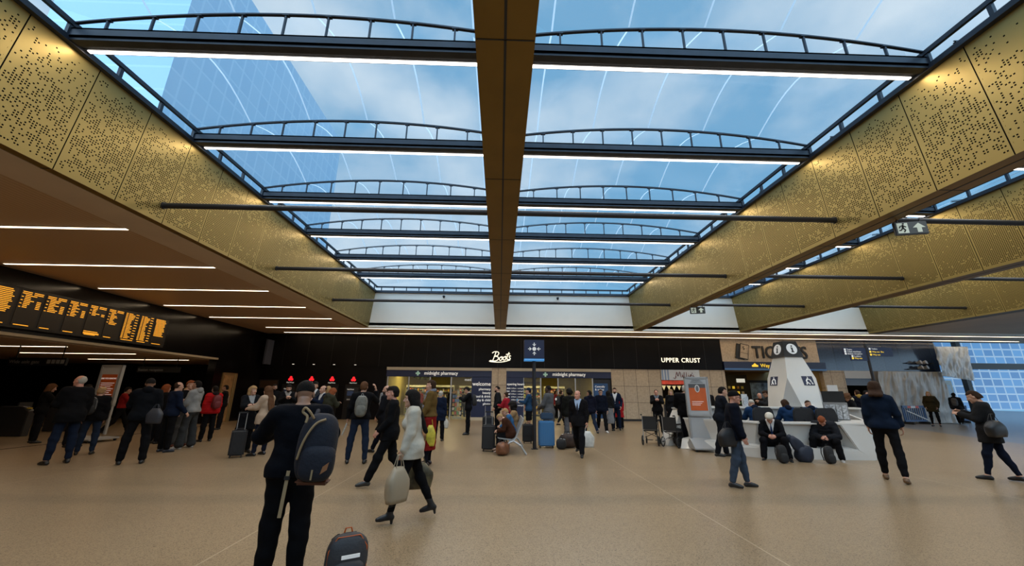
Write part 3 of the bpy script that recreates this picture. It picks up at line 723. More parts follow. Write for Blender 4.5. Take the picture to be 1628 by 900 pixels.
script([[(0, 0), (0.12, 0.36), (0.18, 0.1), (0.32, 0.38), (0.38, 0.02)], [(0.46, 0.04), (0.5, 0.2), (0.52, 0.04)], [(0.6, 0.36), (0.6, 0.06), (0.66, 0.06)], [(0.74, 0.36), (0.73, 0.06), (0.8, 0.06)],
        [(0.86, 0.2), (0.88, 0.05), (0.94, 0.06)], [(0.98, 0.12), (1.08, 0.16), (1.02, 0.22), (0.96, 0.1), (1.08, 0.04)], [(0.485, 0.27), (0.49, 0.285)], [(0.875, 0.28), (0.885, 0.295)], [(1.12, 0.33), (1.11, 0.26)], [(1.2, 0.2), (1.14, 0.14), (1.22, 0.08), (1.12, 0.03)], [(-0.12, 0.02), (-0.02, -0.06), (0.06, 0.1)]], 0.016, ck, 'script_lettering', mat('script_dark_red', (0.12, 0.01, 0.02), 0.5)).location = (-0.35, -0.1, 0.14)
rb = tag(MB().box(10.34, 12.78, YS+0.02, YS+0.12, 2.24, 2.48).build('menu_light_strip', mat('red_strip', (0.35, 0.03, 0.02), 0.4, var=0.6, vscale=3, emit=(0.8, 0.08, 0.02), estr=0.25)), 'red and orange lit menu strip under the cookie shop sign', 'sign')
bn = empty('bunting', (11.56, YS+0.16, 2.16), 0, 'string of pale triangle bunting across the cookie shop opening', 'bunting')
MB().tube([(-1.2, 0, 0.02), (0, 0, -0.03), (1.2, 0, 0.02)], 0.012, 5).build('cord', m_cream, bn)
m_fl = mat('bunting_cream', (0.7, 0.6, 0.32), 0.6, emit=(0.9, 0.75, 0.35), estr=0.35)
for q in range(7):
    x = -1.05+0.33*q; MB().prism([(x-0.13, 0), (x+0.13, 0), (x, -0.28)], 'Y', -0.006, 0.006).build('flag', m_fl, bn)
cc = empty('bakery_counter', (11.5, 26.8, 0), 0, 'dark cookie shop counter with a lit display under the bunting', 'counter')
MB().box(-1.15, 1.15, -0.35, 0.35, 0, 1.0).build('base', m_dk, cc); MB().box(-1.1, 1.1, -0.3, 0.3, 1.0, 1.35).build('display_case', mat('lit_case', (0.5, 0.35, 0.15), 0.4, var=0.5, vscale=6, emit=(0.6, 0.4, 0.15), estr=0.15), cc)
area('lamp', (0, -0.2, 2.0), 1.6, 0.3, 8, (1, 0.75, 0.4), cc)

# ---------- ticket hall ----------
m_olive = mat('ticket_hall_wall', (0.22, 0.15, 0.05), 0.6, var=0.1, vscale=0.8)
struct(MB().box(14.2, 23.4, 32.6, 32.8, 0, 3.6).box(14.2, 14.4, YS+0.3, 32.6, 0, 3.6).box(22.2, 22.4, YS+0.3, 28.8, 0, 3.6).box(23.2, 23.4, 28.8, 32.6, 0, 3.6).build('wall_ticket_hall', m_olive))
struct(MB().box(14.2, 22.4, YS+0.3, 32.8, 3.45, 3.6).build('ceiling_ticket_hall', mat('ticket_ceiling', (0.25, 0.16, 0.09), 0.6)))
for i, x in enumerate((16.5, 18.9, 21.2)):
    s = empty('ceiling_light', (x, 28.6, 3.45), 0, 'warm ceiling light inside the ticket hall', 'ceiling light', 'ceiling lights in the ticket hall')
    MB().tube([(0, 0, -0.03), (0, 0, 0)], 0.2, 16).build('rim', m_white, s); area('lamp', (0, 0, -0.05), 0.5, 0.5, 22, (1, 0.72, 0.34), s)
db = empty('ticket_hall_screens', (19.0, 31.9, 0.6), 0, 'tall dark shelving with lit screens and bottles inside the ticket hall', 'display stand')
MB().box(-1.3, 1.3, 0, 0.3, 0, 2.6).build('casing', m_black, db)
MB().box(0.4, 1.1, -0.02, 0, 2.0, 2.3).build('screen', mat('white_screen', (0.6, 0.6, 0.5), 0.4, emit=(0.8, 0.8, 0.7), estr=0.6), db)
for r in range(4):
    for q in range(6):
        MB().box(-1.1+0.36*q, -0.92+0.36*q, -0.05, 0, 0.3+0.4*r, 0.5+0.4*r).build('lit_product', pk_mats[(r*5+q*3) % 7] if (r+q) % 3 else mat('lit_yellow', (0.6, 0.4, 0.03), 0.4, emit=(0.9, 0.6, 0.05), estr=0.5), db)
pf = empty('framed_poster', (21.5, 32.4, 0.7), 0, 'large black framed blue poster on the ticket hall wall', 'poster')
MB().box(-1.0, 1.0, -0.08, 0.15, 0.0, 2.1).build('frame', m_black, pf, bevel=0.02)
MB().box(-0.75, 0.75, -0.1, -0.08, 0.18, 1.9).build('picture', mat('poster_picture', (0.16, 0.24, 0.34), 0.4, var=0.8, vscale=2.5), pf)

# ---------- shuttered unit, far right ----------
sh = empty('shuttered_shop', (23.3, YS, 0), 0, 'shop unit with pale header and half lowered grey shutter', 'shop front')
MB().box(-0.9, 1.0, -0.05, 0.2, 2.72, 3.2).build('header', mat('pale_header', (0.42, 0.42, 0.42), 0.5), sh)
sl = MB()
for r in range(7): sl.box(-0.88, 1.0, 0.04, 0.08+0.02*(r % 2), 2.28+0.065*r, 2.34+0.065*r)
sl.build('shutter', mat('shutter_grey', (0.10, 0.10, 0.11), 0.4, 0.3), sh)
MB().box(0.95, 1.05, -0.05, 0.2, 0, 3.2).build('jamb', m_black, sh)
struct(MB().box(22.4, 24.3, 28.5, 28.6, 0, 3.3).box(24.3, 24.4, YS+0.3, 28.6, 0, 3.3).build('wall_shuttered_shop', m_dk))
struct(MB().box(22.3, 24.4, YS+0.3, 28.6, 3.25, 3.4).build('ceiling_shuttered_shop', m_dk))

# ---------- direction sign on a post ----------
ds = empty('direction_sign', (20.4, 21.0, 0), 0, 'tall black finger post with navy direction boards at the ticket hall', 'sign')
MB().tube([(0, 0, 0), (0, 0, 4.45)], 0.07, 12).build('post', m_tube, ds)
for (xa, xb, za, zb, nm) in ((-1.35, -0.02, 3.85, 4.2, 'left_board'), (-1.0, -0.02, 3.5, 3.84, 'lower_board'), (0.08, 1.45, 3.75, 4.25, 'right_board')):
    b_ = MB().box(xa, xb, -0.03, 0.03, za, zb).build(nm, m_navy, ds)
    n = 3 if nm != 'right_board' else 3
    for r in range(2 if nm == 'lower_board' else 3):
        z = zb-0.13-0.115*r if nm != 'right_board' else zb-0.13-0.16*r
        mm = m_yel if (nm == 'lower_board' and r == 1) or (nm == 'right_board' and r >= 1) else m_letter
        tx = {'left_board': ('Trains', 'Ticket machines', 'Station reception'), 'lower_board': ('Lockers', 'Way out'), 'right_board': ('Toilets', 'Way out  Bus', 'Way out')}[nm][r]
        text('lettering', tx, 0.12, (xa+0.2, -0.036, z), mm, b_, ext=0.002)
        MB().box(xa+0.05, xa+0.15, -0.036, -0.03, z-0.01, z+0.09).build('symbol', mm, b_)

# ---------- building site at the right ----------
random.seed(3)
from mathutils import noise as mnoise
struct(MB().box(24.4, 28.9, YS+0.02, YS+0.3, 0.0, 3.2).build('wall_back_site', mat('site_wall_grey', (0.2, 0.2, 0.2), 0.7)))
def sheet(name, P00, P10, P01, P11, nx, ny, amp, m, freq=5.0, seed=0):
    rg = random.Random(seed); ph = [rg.uniform(0, 6.28) for _ in range(6)]
    P = [Vector(p) for p in (P00, P10, P01, P11)]
    nrm = (P[1]-P[0]).cross(P[2]-P[0]).normalized(); vs = []
    for j in range(ny+1):
        for i in range(nx+1):
            u, v = i/nx, j/ny
            p = P[0]*(1-u)*(1-v)+P[1]*u*(1-v)+P[2]*(1-u)*v+P[3]*u*v
            q = Vector((u*freq*1.6-v*1.6, v*1.5+u*0.8, seed*3.7))
            n1 = 1-abs(mnoise.noise(q))*2.2; n2 = 1-abs(mnoise.noise(q*2.3+Vector((5, 1, 0))))*2.0; n3 = mnoise.noise(q*5.5)
            d = 0.62*n1+0.30*n2+0.10*n3
            vs.append(p+nrm*amp*d)
    fs = [(j*(nx+1)+i, j*(nx+1)+i+1, (j+1)*(nx+1)+i+1, (j+1)*(nx+1)+i) for j in range(ny) for i in range(nx)]
    o = MB().add(vs, fs).build(name, m, smooth=True)
    md = o.modifiers.new('thickness', 'SOLIDIFY'); md.thickness = 0.01
    return o
m_sheet = mat('plastic_sheeting', (0.40, 0.40, 0.39), 0.35, var=0.12, vscale=2)
tag(sheet('protective_sheeting', (24.4, 24.8, 0.02), (29.0, 24.8, 0.02), (24.4, 24.8, 3.17), (28.7, 24.8, 3.17), 150, 80, 0.14, m_sheet, 6, 1), 'grey plastic sheeting hanging to the floor below the blue panels', 'plastic sheet')
tag(sheet('tarpaulin', (28.3, 24.45, 2.9), (30.9, 24.9, 2.62), (28.3, 24.4, 4.75), (31.2, 25.0, 4.85), 90, 70, 0.16, mat('blue_white_sheet', (0.50, 0.56, 0.62), 0.3, var=0.15, vscale=3), 4.5, 5), 'crumpled pale blue plastic tarpaulin hung high by the glazing', 'plastic sheet')
tag(sheet('torn_sheeting', (29.05, 25.3, 3.6), (30.2, 25.6, 3.9), (29.05, 25.2, 5.18), (29.5, 25.6, 5.18), 30, 30, 0.2, m_sheet, 4, 9), 'torn grey sheeting behind the blue tarpaulin under the ceiling', 'plastic sheet')
# steel glazing frame, right
struct(MB().box(29.0, 29.25, 25.9, 26.1, 0, 5.4).box(31.55, 31.85, 25.8, 26.1, 0, 8).box(29.4, 29.7, 25.9, 26.1, 4.6, 5.4).build('wall_right_column', m_black))
struct(MB().box(30.3, 40, 25.8, 26.0, 3.45, 3.85).build('trim_11', m_black))
struct(MB().box(30.0, 40, 25.85, 25.95, 5.25, 5.4).build('trim_12', m_steel))
# building across the road
m_offwin = brickmat('office_facade', (0.03, 0.09, 0.18), (0.07, 0.17, 0.28), (0.26, 0.28, 0.31), 1.4, 1.0, 0.10, 0.2, 'XZ', 0, var=False)
of = tag(MB().box(36, 75, 52, 60, 0, 18).build('office_building', m_offwin), 'pale office block with rows of blue windows beyond the glazing', 'building')
# glass tower seen through the left skylight
tw = tag(MB().prism([(-56, 38), (-39.5, 38), (-39.5, 82), (-56, 82)], 'Z', 0, 60).build('glass_tower', brickmat('tower_glass', (0.34, 0.52, 0.68), (0.37, 0.55, 0.70), (0.42, 0.60, 0.74), 2.2, 3.2, 0.16, 0.2, 'YZ', 0, var=False)), 'tall pale blue glass tower seen through the left skylight', 'building')
# portacabin
pc = empty('site_cabin', (31.3, 27.6, 0), math.radians(-4), 'grey site cabin with two rounded windows behind the barrier', 'cabin')
MB().box(-1.1, 1.2, 0, 2.0, 1.55, 2.75).build('upper_body', mat('cabin_grey', (0.42, 0.42, 0.38), 0.5), pc, bevel=0.03)
MB().box(-1.1, 1.2, 0, 2.0, 0, 1.55).build('lower_body', mat('cabin_dark', (0.06, 0.07, 0.09), 0.5), pc)
for (a, b_) in ((-0.95, -0.2), (0.0, 1.0)):
    MB().box(a, b_, -0.03, 0.0, 1.75, 2.45).build('window', mat('cabin_window', (0.16, 0.25, 0.33), 0.15), pc, bevel=0.0)
# floodlights
fl_ = empty('floodlight_rig', (27.6, 24.75, 3.2), 0, 'cluster of work lamps on a black bracket below the blue panels', 'work lights')
MB().box(-0.9, 0.9, 0.1, 0.22, 0.1, 0.16).box(-0.9, 0.9, 0.1, 0.22, 0.5, 0.56).build('bracket', m_black, fl_)
for q in range(4):
    x = -0.25+0.35*(q % 2); z = 0.2+0.32*(q//2)
    MB().tube([(x, 0.1, z), (x+0.08, -0.12, z+0.06)], [0.08, 0.13], 10).build('lamp_head', m_alu, fl_)
# plastic barriers
m_bar = mat('barrier_blue', (0.02, 0.07, 0.20), 0.4)
m_refl = mat('reflective_white', (0.7, 0.7, 0.7), 0.4); m_refr = mat('reflective_red', (0.6, 0.06, 0.03), 0.4)
def barrier(x, y, rz, label):
    t = empty('safety_barrier', (x, y, 0), rz, label, 'barrier', 'blue plastic barriers')
    b_ = MB().box(-1.0, 1.0, -0.03, 0.03, 0.95, 1.08).box(-1.0, 1.0, -0.03, 0.03, 0.14, 0.24).box(-1.0, -0.93, -0.03, 0.03, 0.14, 1.08).box(0.93, 1.0, -0.03, 0.03, 0.14, 1.08)
    for q in range(10): b_.box(-0.84+0.185*q, -0.78+0.185*q, -0.02, 0.02, 0.2, 0.98)
    b_.build('panel', m_bar, t)
    for s in (-0.7, 0.7): MB().box(s-0.05, s+0.05, -0.28, 0.28, 0, 0.14).build('foot', m_rubber, t)
    return t
b1 = barrier(25.6, 24.2, math.radians(14), 'blue plastic barrier with red and white reflector in front of the sheeting')
MB().box(-0.55, 0.45, -0.045, -0.03, 0.93, 1.06).build('white_reflector', m_refl, b1)
for q in (-0.55, 0.15): MB().box(q, q+0.28, -0.05, -0.045, 0.93, 1.06).build('red_reflector', m_refr, b1)
MB().box(-0.9, 0.9, -0.05, -0.03, 0.5, 0.56, mtx=Matrix.Rotation(math.radians(18), 4, 'Y')).build('diagonal_strip', m_refl, b1)
barrier(29.6, 25.6, math.radians(-5), 'blue plastic barrier in front of the grey site cabin')
fe = empty('steel_trestle', (27.6, 24.9, 0), 0, 'thin steel trestle leaning by the grey sheeting', 'trestle')
for s in (-0.25, 0.25): MB().tube([(s, 0, 0), (s*0.8, 0.1, 1.3)], 0.02, 6).build('leg', m_alu, fe)
for z in (0.3, 0.8): MB().tube([(-0.25, 0.03, z), (0.25, 0.03, z)], 0.015, 6).build('rung', m_alu, fe)

# ---------- emergency exit signs and cameras ----------
m_green = mat('exit_face', (0.55, 0.6, 0.5), 0.4, emit=(0.7, 0.8, 0.7), estr=0.25)
def exit_sign(x, y, label):
    t = empty('exit_sign', (x, y, SOF), math.radians(-12), label, 'exit sign', 'running man exit signs')
    MB().box(-0.29, 0.29, -0.03, 0.03, -0.34, -0.06).build('box', mat('exit_box', (0.05, 0.05, 0.05), 0.4), t, bevel=0.01)
    for s in (-0.2, 0.2): MB().box(s-0.01, s+0.01, -0.01, 0.01, -0.06, 0).build('hanger', m_black, t)
    MB().box(-0.27, 0.27, -0.034, -0.03, -0.32, -0.08).build('face', mat('exit_dark', (0.05, 0.055, 0.05), 0.4), t)
    rm = MB(); rm.box(-0.25, -0.06, -0.038, -0.034, -0.31, -0.09)
    rm.build('doorway_symbol', m_green, t)
    rn = MB()
    rn.tube([(-0.15, -0.042, -0.135), (-0.16, -0.042, -0.20)], 0.016, 6).tube([(-0.16, -0.042, -0.2), (-0.12, -0.042, -0.245), (-0.15, -0.042, -0.29)], 0.012, 6).tube([(-0.16, -0.042, -0.2), (-0.2, -0.042, -0.25), (-0.23, -0.042, -0.25)], 0.012, 6).tube([(-0.15, -0.042, -0.15), (-0.1, -0.042, -0.18)], 0.01, 6).tube([(-0.15, -0.042, -0.15), (-0.2, -0.042, -0.16), (-0.22, -0.042, -0.2)], 0.01, 6).tube([(-0.14, -0.042, -0.12), (-0.139, -0.042, -0.1)], 0.016, 6)
    rn.build('running_figure', m_black, t)
    ar = MB(); ar.prism([(0.02, -0.2), (0.13, -0.1), (0.24, -0.2), (0.17, -0.2), (0.17, -0.3), (0.09, -0.3), (0.09, -0.2)], 'Y', -0.04, -0.034); ar.build('arrow_symbol', m_green, t)
exit_sign(8.35, 7.0, 'running man exit sign under the gold beam, large and near')
exit_sign(8.05, 15.2, 'tiny running man exit sign farther along the gold beam')
for i, x in enumerate((-3.3, 3.3)):
    c = empty('dome_camera', (x, YW-0.03, 6.95), 0, 'small dome camera high on the white end wall, %s of the centre beam' % ('left', 'right')[i], 'camera', 'dome cameras on the white end wall')
    MB().tube([(0, 0, 0), (0, -0.12, 0)], 0.03, 8).build('bracket', m_white, c); MB().tube([(0, -0.14, 0.05), (0, -0.14, -0.02), (0, -0.14, -0.09)], [0.07, 0.075, 0.03], 12).build('dome', m_black, c, smooth=True)
# ================= INFORMATION DESK =================
DESK_Y = 10.75
dk = empty('information_desk', (8.0, 12.4, 0), 0, 'large white faceted information desk with built in bench', 'information desk')
ox, oy = 8.0, 12.4
def rel(v): return (v[0]-ox, v[1]-oy, v[2])
W = m_whitesolid
# plan outline of the front: left return, front, right return
A0 = (5.75, 12.9); A1 = (7.15, 10.95); A2 = (10.03, 10.78); A3 = (11.55, 11.95); A4 = (12.6, 13.6)
def face(pts, name, m=W, th=0.04):
    o = MB().add([rel(p) for p in pts], [tuple(range(len(pts)))]).build(name, m, dk)
    md = o.modifiers.new('thickness', 'SOLIDIFY'); md.thickness = th; md.offset = 0
    return o
ZT = 0.88; ZL = 0.28
# front with a recess: bottom rail, right cheek, recessed back, ledge
face([(7.15, 10.97, 0), (9.98, 10.78, 0), (9.98, 10.78, 0.24), (7.15, 10.97, ZL)], 'kick_panel')
face([(7.15, 10.97, ZL), (9.62, 10.80, 0.24), (9.5, 11.15, 0.30), (7.15, 11.32, ZL+0.04)], 'bench_ledge')
face([(7.15, 11.32, ZL+0.02), (9.5, 11.15, 0.28), (9.35, 10.98, ZT), (7.15, 11.1, ZT)], 'bench_back')
face([(9.62, 10.80, 0.24), (9.98, 10.78, 0.0), (10.03, 10.78, 0.05), (10.05, 10.80, ZT), (9.3, 10.84, ZT)], 'right_cheek')
face([(9.62, 10.80, 0.24), (9.5, 11.15, 0.30), (9.35, 10.98, ZT), (9.3, 10.84, ZT)], 'recess_side')
# left angled front
face([(5.75, 12.9, 0), (7.15, 10.97, 0), (7.15, 10.97, ZL), (5.85, 12.95, ZL)], 'left_kick_panel')
face([(5.85, 12.95, ZL), (7.15, 10.97, ZL), (7.15, 11.32, ZL+0.04), (6.15, 13.05, ZL+0.04)], 'left_bench_ledge')
face([(6.15, 13.05, ZL+0.02), (7.15, 11.32, ZL+0.02), (7.15, 11.1, ZT), (6.0, 13.0, ZT)], 'left_bench_back')
# right return
face([(10.0, 10.78, 0), (11.5, 12.1, 0), (11.35, 12.2, ZT), (10.05, 10.8, ZT)], 'right_return')
face([(11.5, 12.1, 0), (12.6, 14.0, 0), (12.2, 14.2, 1.15), (11.35, 12.2, ZT)], 'right_return_end')
# lower worktop
MB().prism([(5.98-ox, 13.05-oy), (7.12-ox, 11.05-oy), (10.08-ox, 10.75-oy), (11.4-ox, 12.15-oy), (11.0-ox, 12.6-oy), (9.8-ox, 11.45-oy), (7.5-ox, 11.55-oy), (6.6-ox, 13.1-oy)], 'Z', ZT, ZT+0.035).build('worktop', W, dk)
# rear counter (customer side) with raised top
MB().prism([(6.85-ox, 13.3-oy), (7.5-ox, 13.75-oy), (12.0-ox, 13.75-oy), (12.4-ox, 13.45-oy), (12.7-ox, 14.0-oy), (12.2-ox, 14.35-oy), (7.3-ox, 14.35-oy), (6.72-ox, 13.85-oy)], 'Z', 1.19, 1.245).build('rear_counter_top', W, dk)
MB().prism([(6.95-ox, 13.45-oy), (7.5-ox, 13.9-oy), (12.1-ox, 13.9-oy), (12.5-ox, 13.6-oy), (12.6-ox, 14.0-oy), (12.1-ox, 14.25-oy), (7.35-ox, 14.25-oy), (6.8-ox, 13.8-oy)], 'Z', 0, 1.19).build('rear_counter_front', mat('grey_white_panel', (0.42, 0.42, 0.41), 0.4), dk)
MB().prism([(7.2-ox, 13.2-oy), (11.6-ox, 13.2-oy), (11.6-ox, 13.9-oy), (7.2-ox, 13.9-oy)], 'Z', 0.80, 0.84).build('staff_worktop', mat('staff_top', (0.35, 0.35, 0.35), 0.4), dk)

# ---- information pillar ----
ip = empty('information_pillar', (11.0, 14.62, 0), 0, 'tapering white information pillar with black cap rising from the desk', 'pillar')
def sq(h, z, ch=0.0):
    if ch == 0: return [(-h, -h, z), (h, -h, z), (h, h, z), (-h, h, z)]
zc_, zt_, hb_, ht_ = 1.24, 3.03, 0.80, 0.33
mbp = MB(); apex = 2.25
ha = hb_+(ht_-hb_)*(apex-zc_)/(zt_-zc_)
zb = 0.0; hz = hb_+(hb_-ht_)*(zc_-zb)/(zt_-zc_)
cut = 0.60
corners = [(-1, -1), (1, -1), (1, 1), (-1, 1)]
cz = 1.24
for i in range(4):
    (ax, ay), (bx, by) = corners[i], corners[(i+1) % 4]
    ta = Vector((ax*ht_, ay*ht_, zt_)); tb = Vector((bx*ht_, by*ht_, zt_))
    aa = Vector((ax*ha, ay*ha, apex)); ab = Vector((bx*ha, by*ha, apex))
    ca = Vector((ax*hz, ay*hz, zb)); cb_ = Vector((bx*hz, by*hz, zb))
    d = (cb_-ca).normalized()
    ba = ca+d*1.0; bb = cb_-d*1.0
    if (bb-ba).dot(d) < 0.3: mid = (ca+cb_)/2; ba = mid-d*0.15; bb = mid+d*0.15
    mbp.add([ba, bb, ab, tb, ta, aa], [(0, 1, 2, 3, 4, 5)], 0)
    # chamfer triangle at corner b
    d2v = corners[(i+2) % 4]; cc_ = Vector((d2v[0]*hz, d2v[1]*hz, zb)); d2 = (cc_-cb_).normalized()
    nb = cb_+d2*min(1.0, hz-0.15)
    mbp.add([bb, nb, ab], [(0, 1, 2)], 1)
mbp.build('tapered_body', [W, mat('pillar_grey_facet', (0.40, 0.40, 0.39), 0.5)], ip)
cp = MB(); h1, h2 = 0.375, 0.26
cp.add([(-h1, -h1, 3.03), (h1, -h1, 3.03), (h1, h1, 3.03), (-h1, h1, 3.03), (-h2, -h2, 3.62), (h2, -h2, 3.62), (h2, h2, 3.62), (-h2, h2, 3.62)], [(0, 1, 2, 3), (4, 7, 6, 5), (0, 4, 5, 1), (1, 5, 6, 2), (2, 6, 7, 3), (3, 7, 4, 0)])
cap = cp.build('black_cap', mat('cap_black', (0.012, 0.012, 0.014), 0.35), ip)
m_lw = mat('symbol_white', (0.75, 0.75, 0.73), 0.4, emit=(1, 1, 1), estr=0.15)
tiltc = math.atan2(h1-h2, 0.59)
def pill_symbol(name, side, z, build, parent, hw):
    o = build(); o.name = name; o.parent = parent
    return o
def disc_i(side):
    mb = MB(); n = 28
    R_ = Matrix.Rotation(0 if side == 0 else -math.pi/2, 4, 'Z') @ Matrix.Translation((0, -(h1+h2)/2-0.004, 3.325)) @ Matrix.Rotation(-tiltc, 4, 'X')
    mb.prism([(0.20*math.cos(2*math.pi*k/n), 0.20*math.sin(2*math.pi*k/n)) for k in range(n)], 'Y', -0.008, 0.0, 0, mtx=R_)
    mb.prism([(0.03*math.cos(2*math.pi*k/12)+0.01, 0.105+0.03*math.sin(2*math.pi*k/12)) for k in range(12)], 'Y', -0.014, -0.009, 1, mtx=R_)
    mb.prism([(-0.045, 0.05), (0.035, 0.05), (0.035, -0.105), (0.06, -0.105), (0.06, -0.135), (-0.055, -0.135), (-0.055, -0.105), (-0.025, -0.105), (-0.025, 0.022), (-0.045, 0.022)], 'Y', -0.014, -0.009, 1, mtx=R_)
    return mb.build('information_symbol', [m_lw, m_black], cap)
disc_i(0); disc_i(1)
tb_ = math.atan2(hb_-ht_, zt_-zc_)
def pict(side):
    z0 = 2.15; hh = hb_+(ht_-hb_)*(z0-zc_)/(zt_-zc_)
    R_ = Matrix.Rotation(0 if side == 0 else -math.pi/2, 4, 'Z') @ Matrix.Translation((0.20 if side == 0 else -0.15, -hh-0.004, z0)) @ Matrix.Rotation(-tb_, 4, 'X')
    mb = MB(); mb.prism([(-0.20, -0.17), (0.20, -0.17), (0.20, 0.17), (-0.20, 0.17)], 'Y', -0.006, 0, 0, mtx=R_)
    def tb2(pts, r): mb.tube([R_ @ Vector((p[0], -0.008, p[1])) for p in pts], r, 8, 1)
    tb2([(0.0, 0.12), (0.01, 0.125)], 0.03); tb2([(0.0, 0.08), (-0.07, 0.0), (-0.06, -0.06)], 0.025); tb2([(-0.06, -0.05), (-0.10, -0.14)], 0.02); tb2([(-0.05, -0.05), (0.03, -0.13)], 0.02)
    tb2([(0.0, 0.07), (0.08, 0.03), (0.10, -0.05)], 0.02); tb2([(0.11, -0.06), (0.13, -0.13)], 0.02)
    return mb.build('pictogram_panel', [m_navy, m_lw], ip)
pict(0); pict(1)

# ---- staff chairs ----
m_chair = mat('black_mesh_fabric', (0.010, 0.010, 0.012), 0.8, bump=0.2)
def office_chair(x, y, rz, label, parts=True):
    t = empty('office_chair', (x, y, 0), rz, label, 'office chair', 'black office chairs behind the desk')
    bk = MB(); n = 10
    vs = []; fs = []
    prof = [(-0.20, 0.52), (-0.26, 0.62), (-0.28, 0.85), (-0.26, 1.02), (-0.20, 1.09), (0.20, 1.09), (0.26, 1.02), (0.28, 0.85), (0.26, 0.62), (0.20, 0.52)]
    bk.prism(prof, 'Y', -0.28, -0.22).build('backrest', m_chair, t, bevel=0.015)
    MB().prism([(-0.25, -0.22), (0.25, -0.22), (0.24, 0.26), (-0.24, 0.26)], 'Z', 0.44, 0.52).build('seat', m_chair, t, bevel=0.02)
    MB().tube([(0, 0, 0.08), (0, 0, 0.44)], 0.03, 8).build('column', m_black, t)
    for k in range(5):
        a = k*2*math.pi/5
        MB().tube([(0, 0, 0.12), (0.28*math.cos(a), 0.28*math.sin(a), 0.06)], [0.03, 0.018], 6).tube([(0.28*math.cos(a), 0.28*math.sin(a)-0.015, 0.03), (0.28*math.cos(a), 0.28*math.sin(a)+0.015, 0.03)], 0.03, 8).build('leg', m_black, t)
    MB().box(-0.03, 0.03, -0.26, 0.0, 0.40, 0.44).box(-0.03, 0.03, -0.31, -0.27, 0.40, 0.8).build('back_bracket', m_black, t)
    t.scale = (1.2, 1.0, 1.17)
    return t
office_chair(8.10, 12.45, 0, 'black office chair under the white haired staff member')
office_chair(9.22, 12.25, 0, 'black office chair of the dark haired staff member at the desk')
office_chair(9.82, 12.15, 0, 'black office chair beside the shaven headed staff member')
# ---- monitors, phone, brochure holder ----
def monitor(x, y, z, rz, label, wd=0.5, ht=0.3):
    t = empty('computer_monitor', (x, y, z), rz, label, 'monitor', 'monitors on the information desk')
    MB().box(-wd/2, wd/2, -0.02, 0.02, 0.12, 0.12+ht).build('casing', m_black, t, bevel=0.006)
    MB().box(-wd/2+0.02, wd/2-0.02, -0.025, -0.02, 0.14, 0.10+ht).build('screen', mat('dark_screen', (0.01, 0.012, 0.016), 0.12), t)
    MB().box(-0.02, 0.02, 0.0, 0.03, 0.0, 0.2).build('stand', m_black, t); MB().box(-0.11, 0.11, -0.08, 0.08, 0, 0.012).build('base', m_black, t)
monitor(10.55, 13.5, 0.84, 0, 'small black monitor on the right of the desk, screen towards the staff')
monitor(8.75, 13.6, 0.84, 0.2, 'small black monitor beside the white haired staff member', 0.34, 0.22)
gs = tag(MB().prism([(-0.22, 0), (0.24, 0), (0.2, 0.42), (-0.22, 0.42)], 'Y', 0, 0.03).build('grey_partition', mat('grey_panel', (0.16, 0.16, 0.16), 0.5)), 'grey upright panel on the counter beside the pillar', 'panel'); gs.location = (10.35, 13.72, 0.84)
ls = empty('leaflet_stand', (8.75, 14.05, 1.245), 0.3, 'clear stand with white leaflets on the counter left of the pillar', 'leaflet stand')
MB().box(-0.13, 0.13, 0, 0.02, 0, 0.42).build('back', mat('paper_white', (0.6, 0.6, 0.6), 0.6), ls); MB().box(-0.13, 0.13, -0.1, 0.02, 0, 0.012).build('base', m_alu, ls)
for q in range(3): MB().box(-0.11+0.08*q, -0.04+0.08*q, -0.04, -0.03, 0.05+0.03*q, 0.28+0.03*q).build('leaflet', mat('leaflet_print', (0.45, 0.47, 0.5), 0.6, var=0.4, vscale=25), ls)
wg = tag(MB().prism([(11.0, 12.15), (11.4, 12.2), (12.2, 14.2), (11.95, 14.2)], 'Z', 0.0, 0.01).build('desk_mat', m_rubber), 'black floor mat behind the right end of the desk', 'mat')
bh = empty('brochure_rack', (10.55, 12.35, 0.915), math.radians(-38), 'grey rack of fanned brochures with a monitor back at the desk corner', 'brochure rack')
MB().prism([(-0.05, 0), (0.32, 0), (0.12, 0.52), (-0.12, 0.52)], 'X', -0.3, 0.3).build('wedge', mat('rack_grey', (0.28, 0.28, 0.28), 0.45), bh)
for r in range(3):
    for q in range(4):
        MB().prism([(-0.09-0.045*r*0+0.0, 0.03), (-0.07, 0.03), (-0.15, 0.30), (-0.17, 0.30)], 'X', -0.27+0.14*q, -0.15+0.14*q, mtx=Matrix.Translation((0, 0.0-0.015*r, 0.08*r))).build('brochure', mat('brochure_print', (0.5, 0.52, 0.55), 0.5, var=0.5, vscale=18), bh)
MB().box(-0.28, 0.28, 0.10, 0.16, 0.50, 0.86).build('screen_back', m_black, bh, bevel=0.01); MB().box(-0.10, 0.16, 0.06, 0.07, 0.86, 1.05).build('paper_notice', mat('paper_white', (0.6, 0.6, 0.6), 0.6), bh)

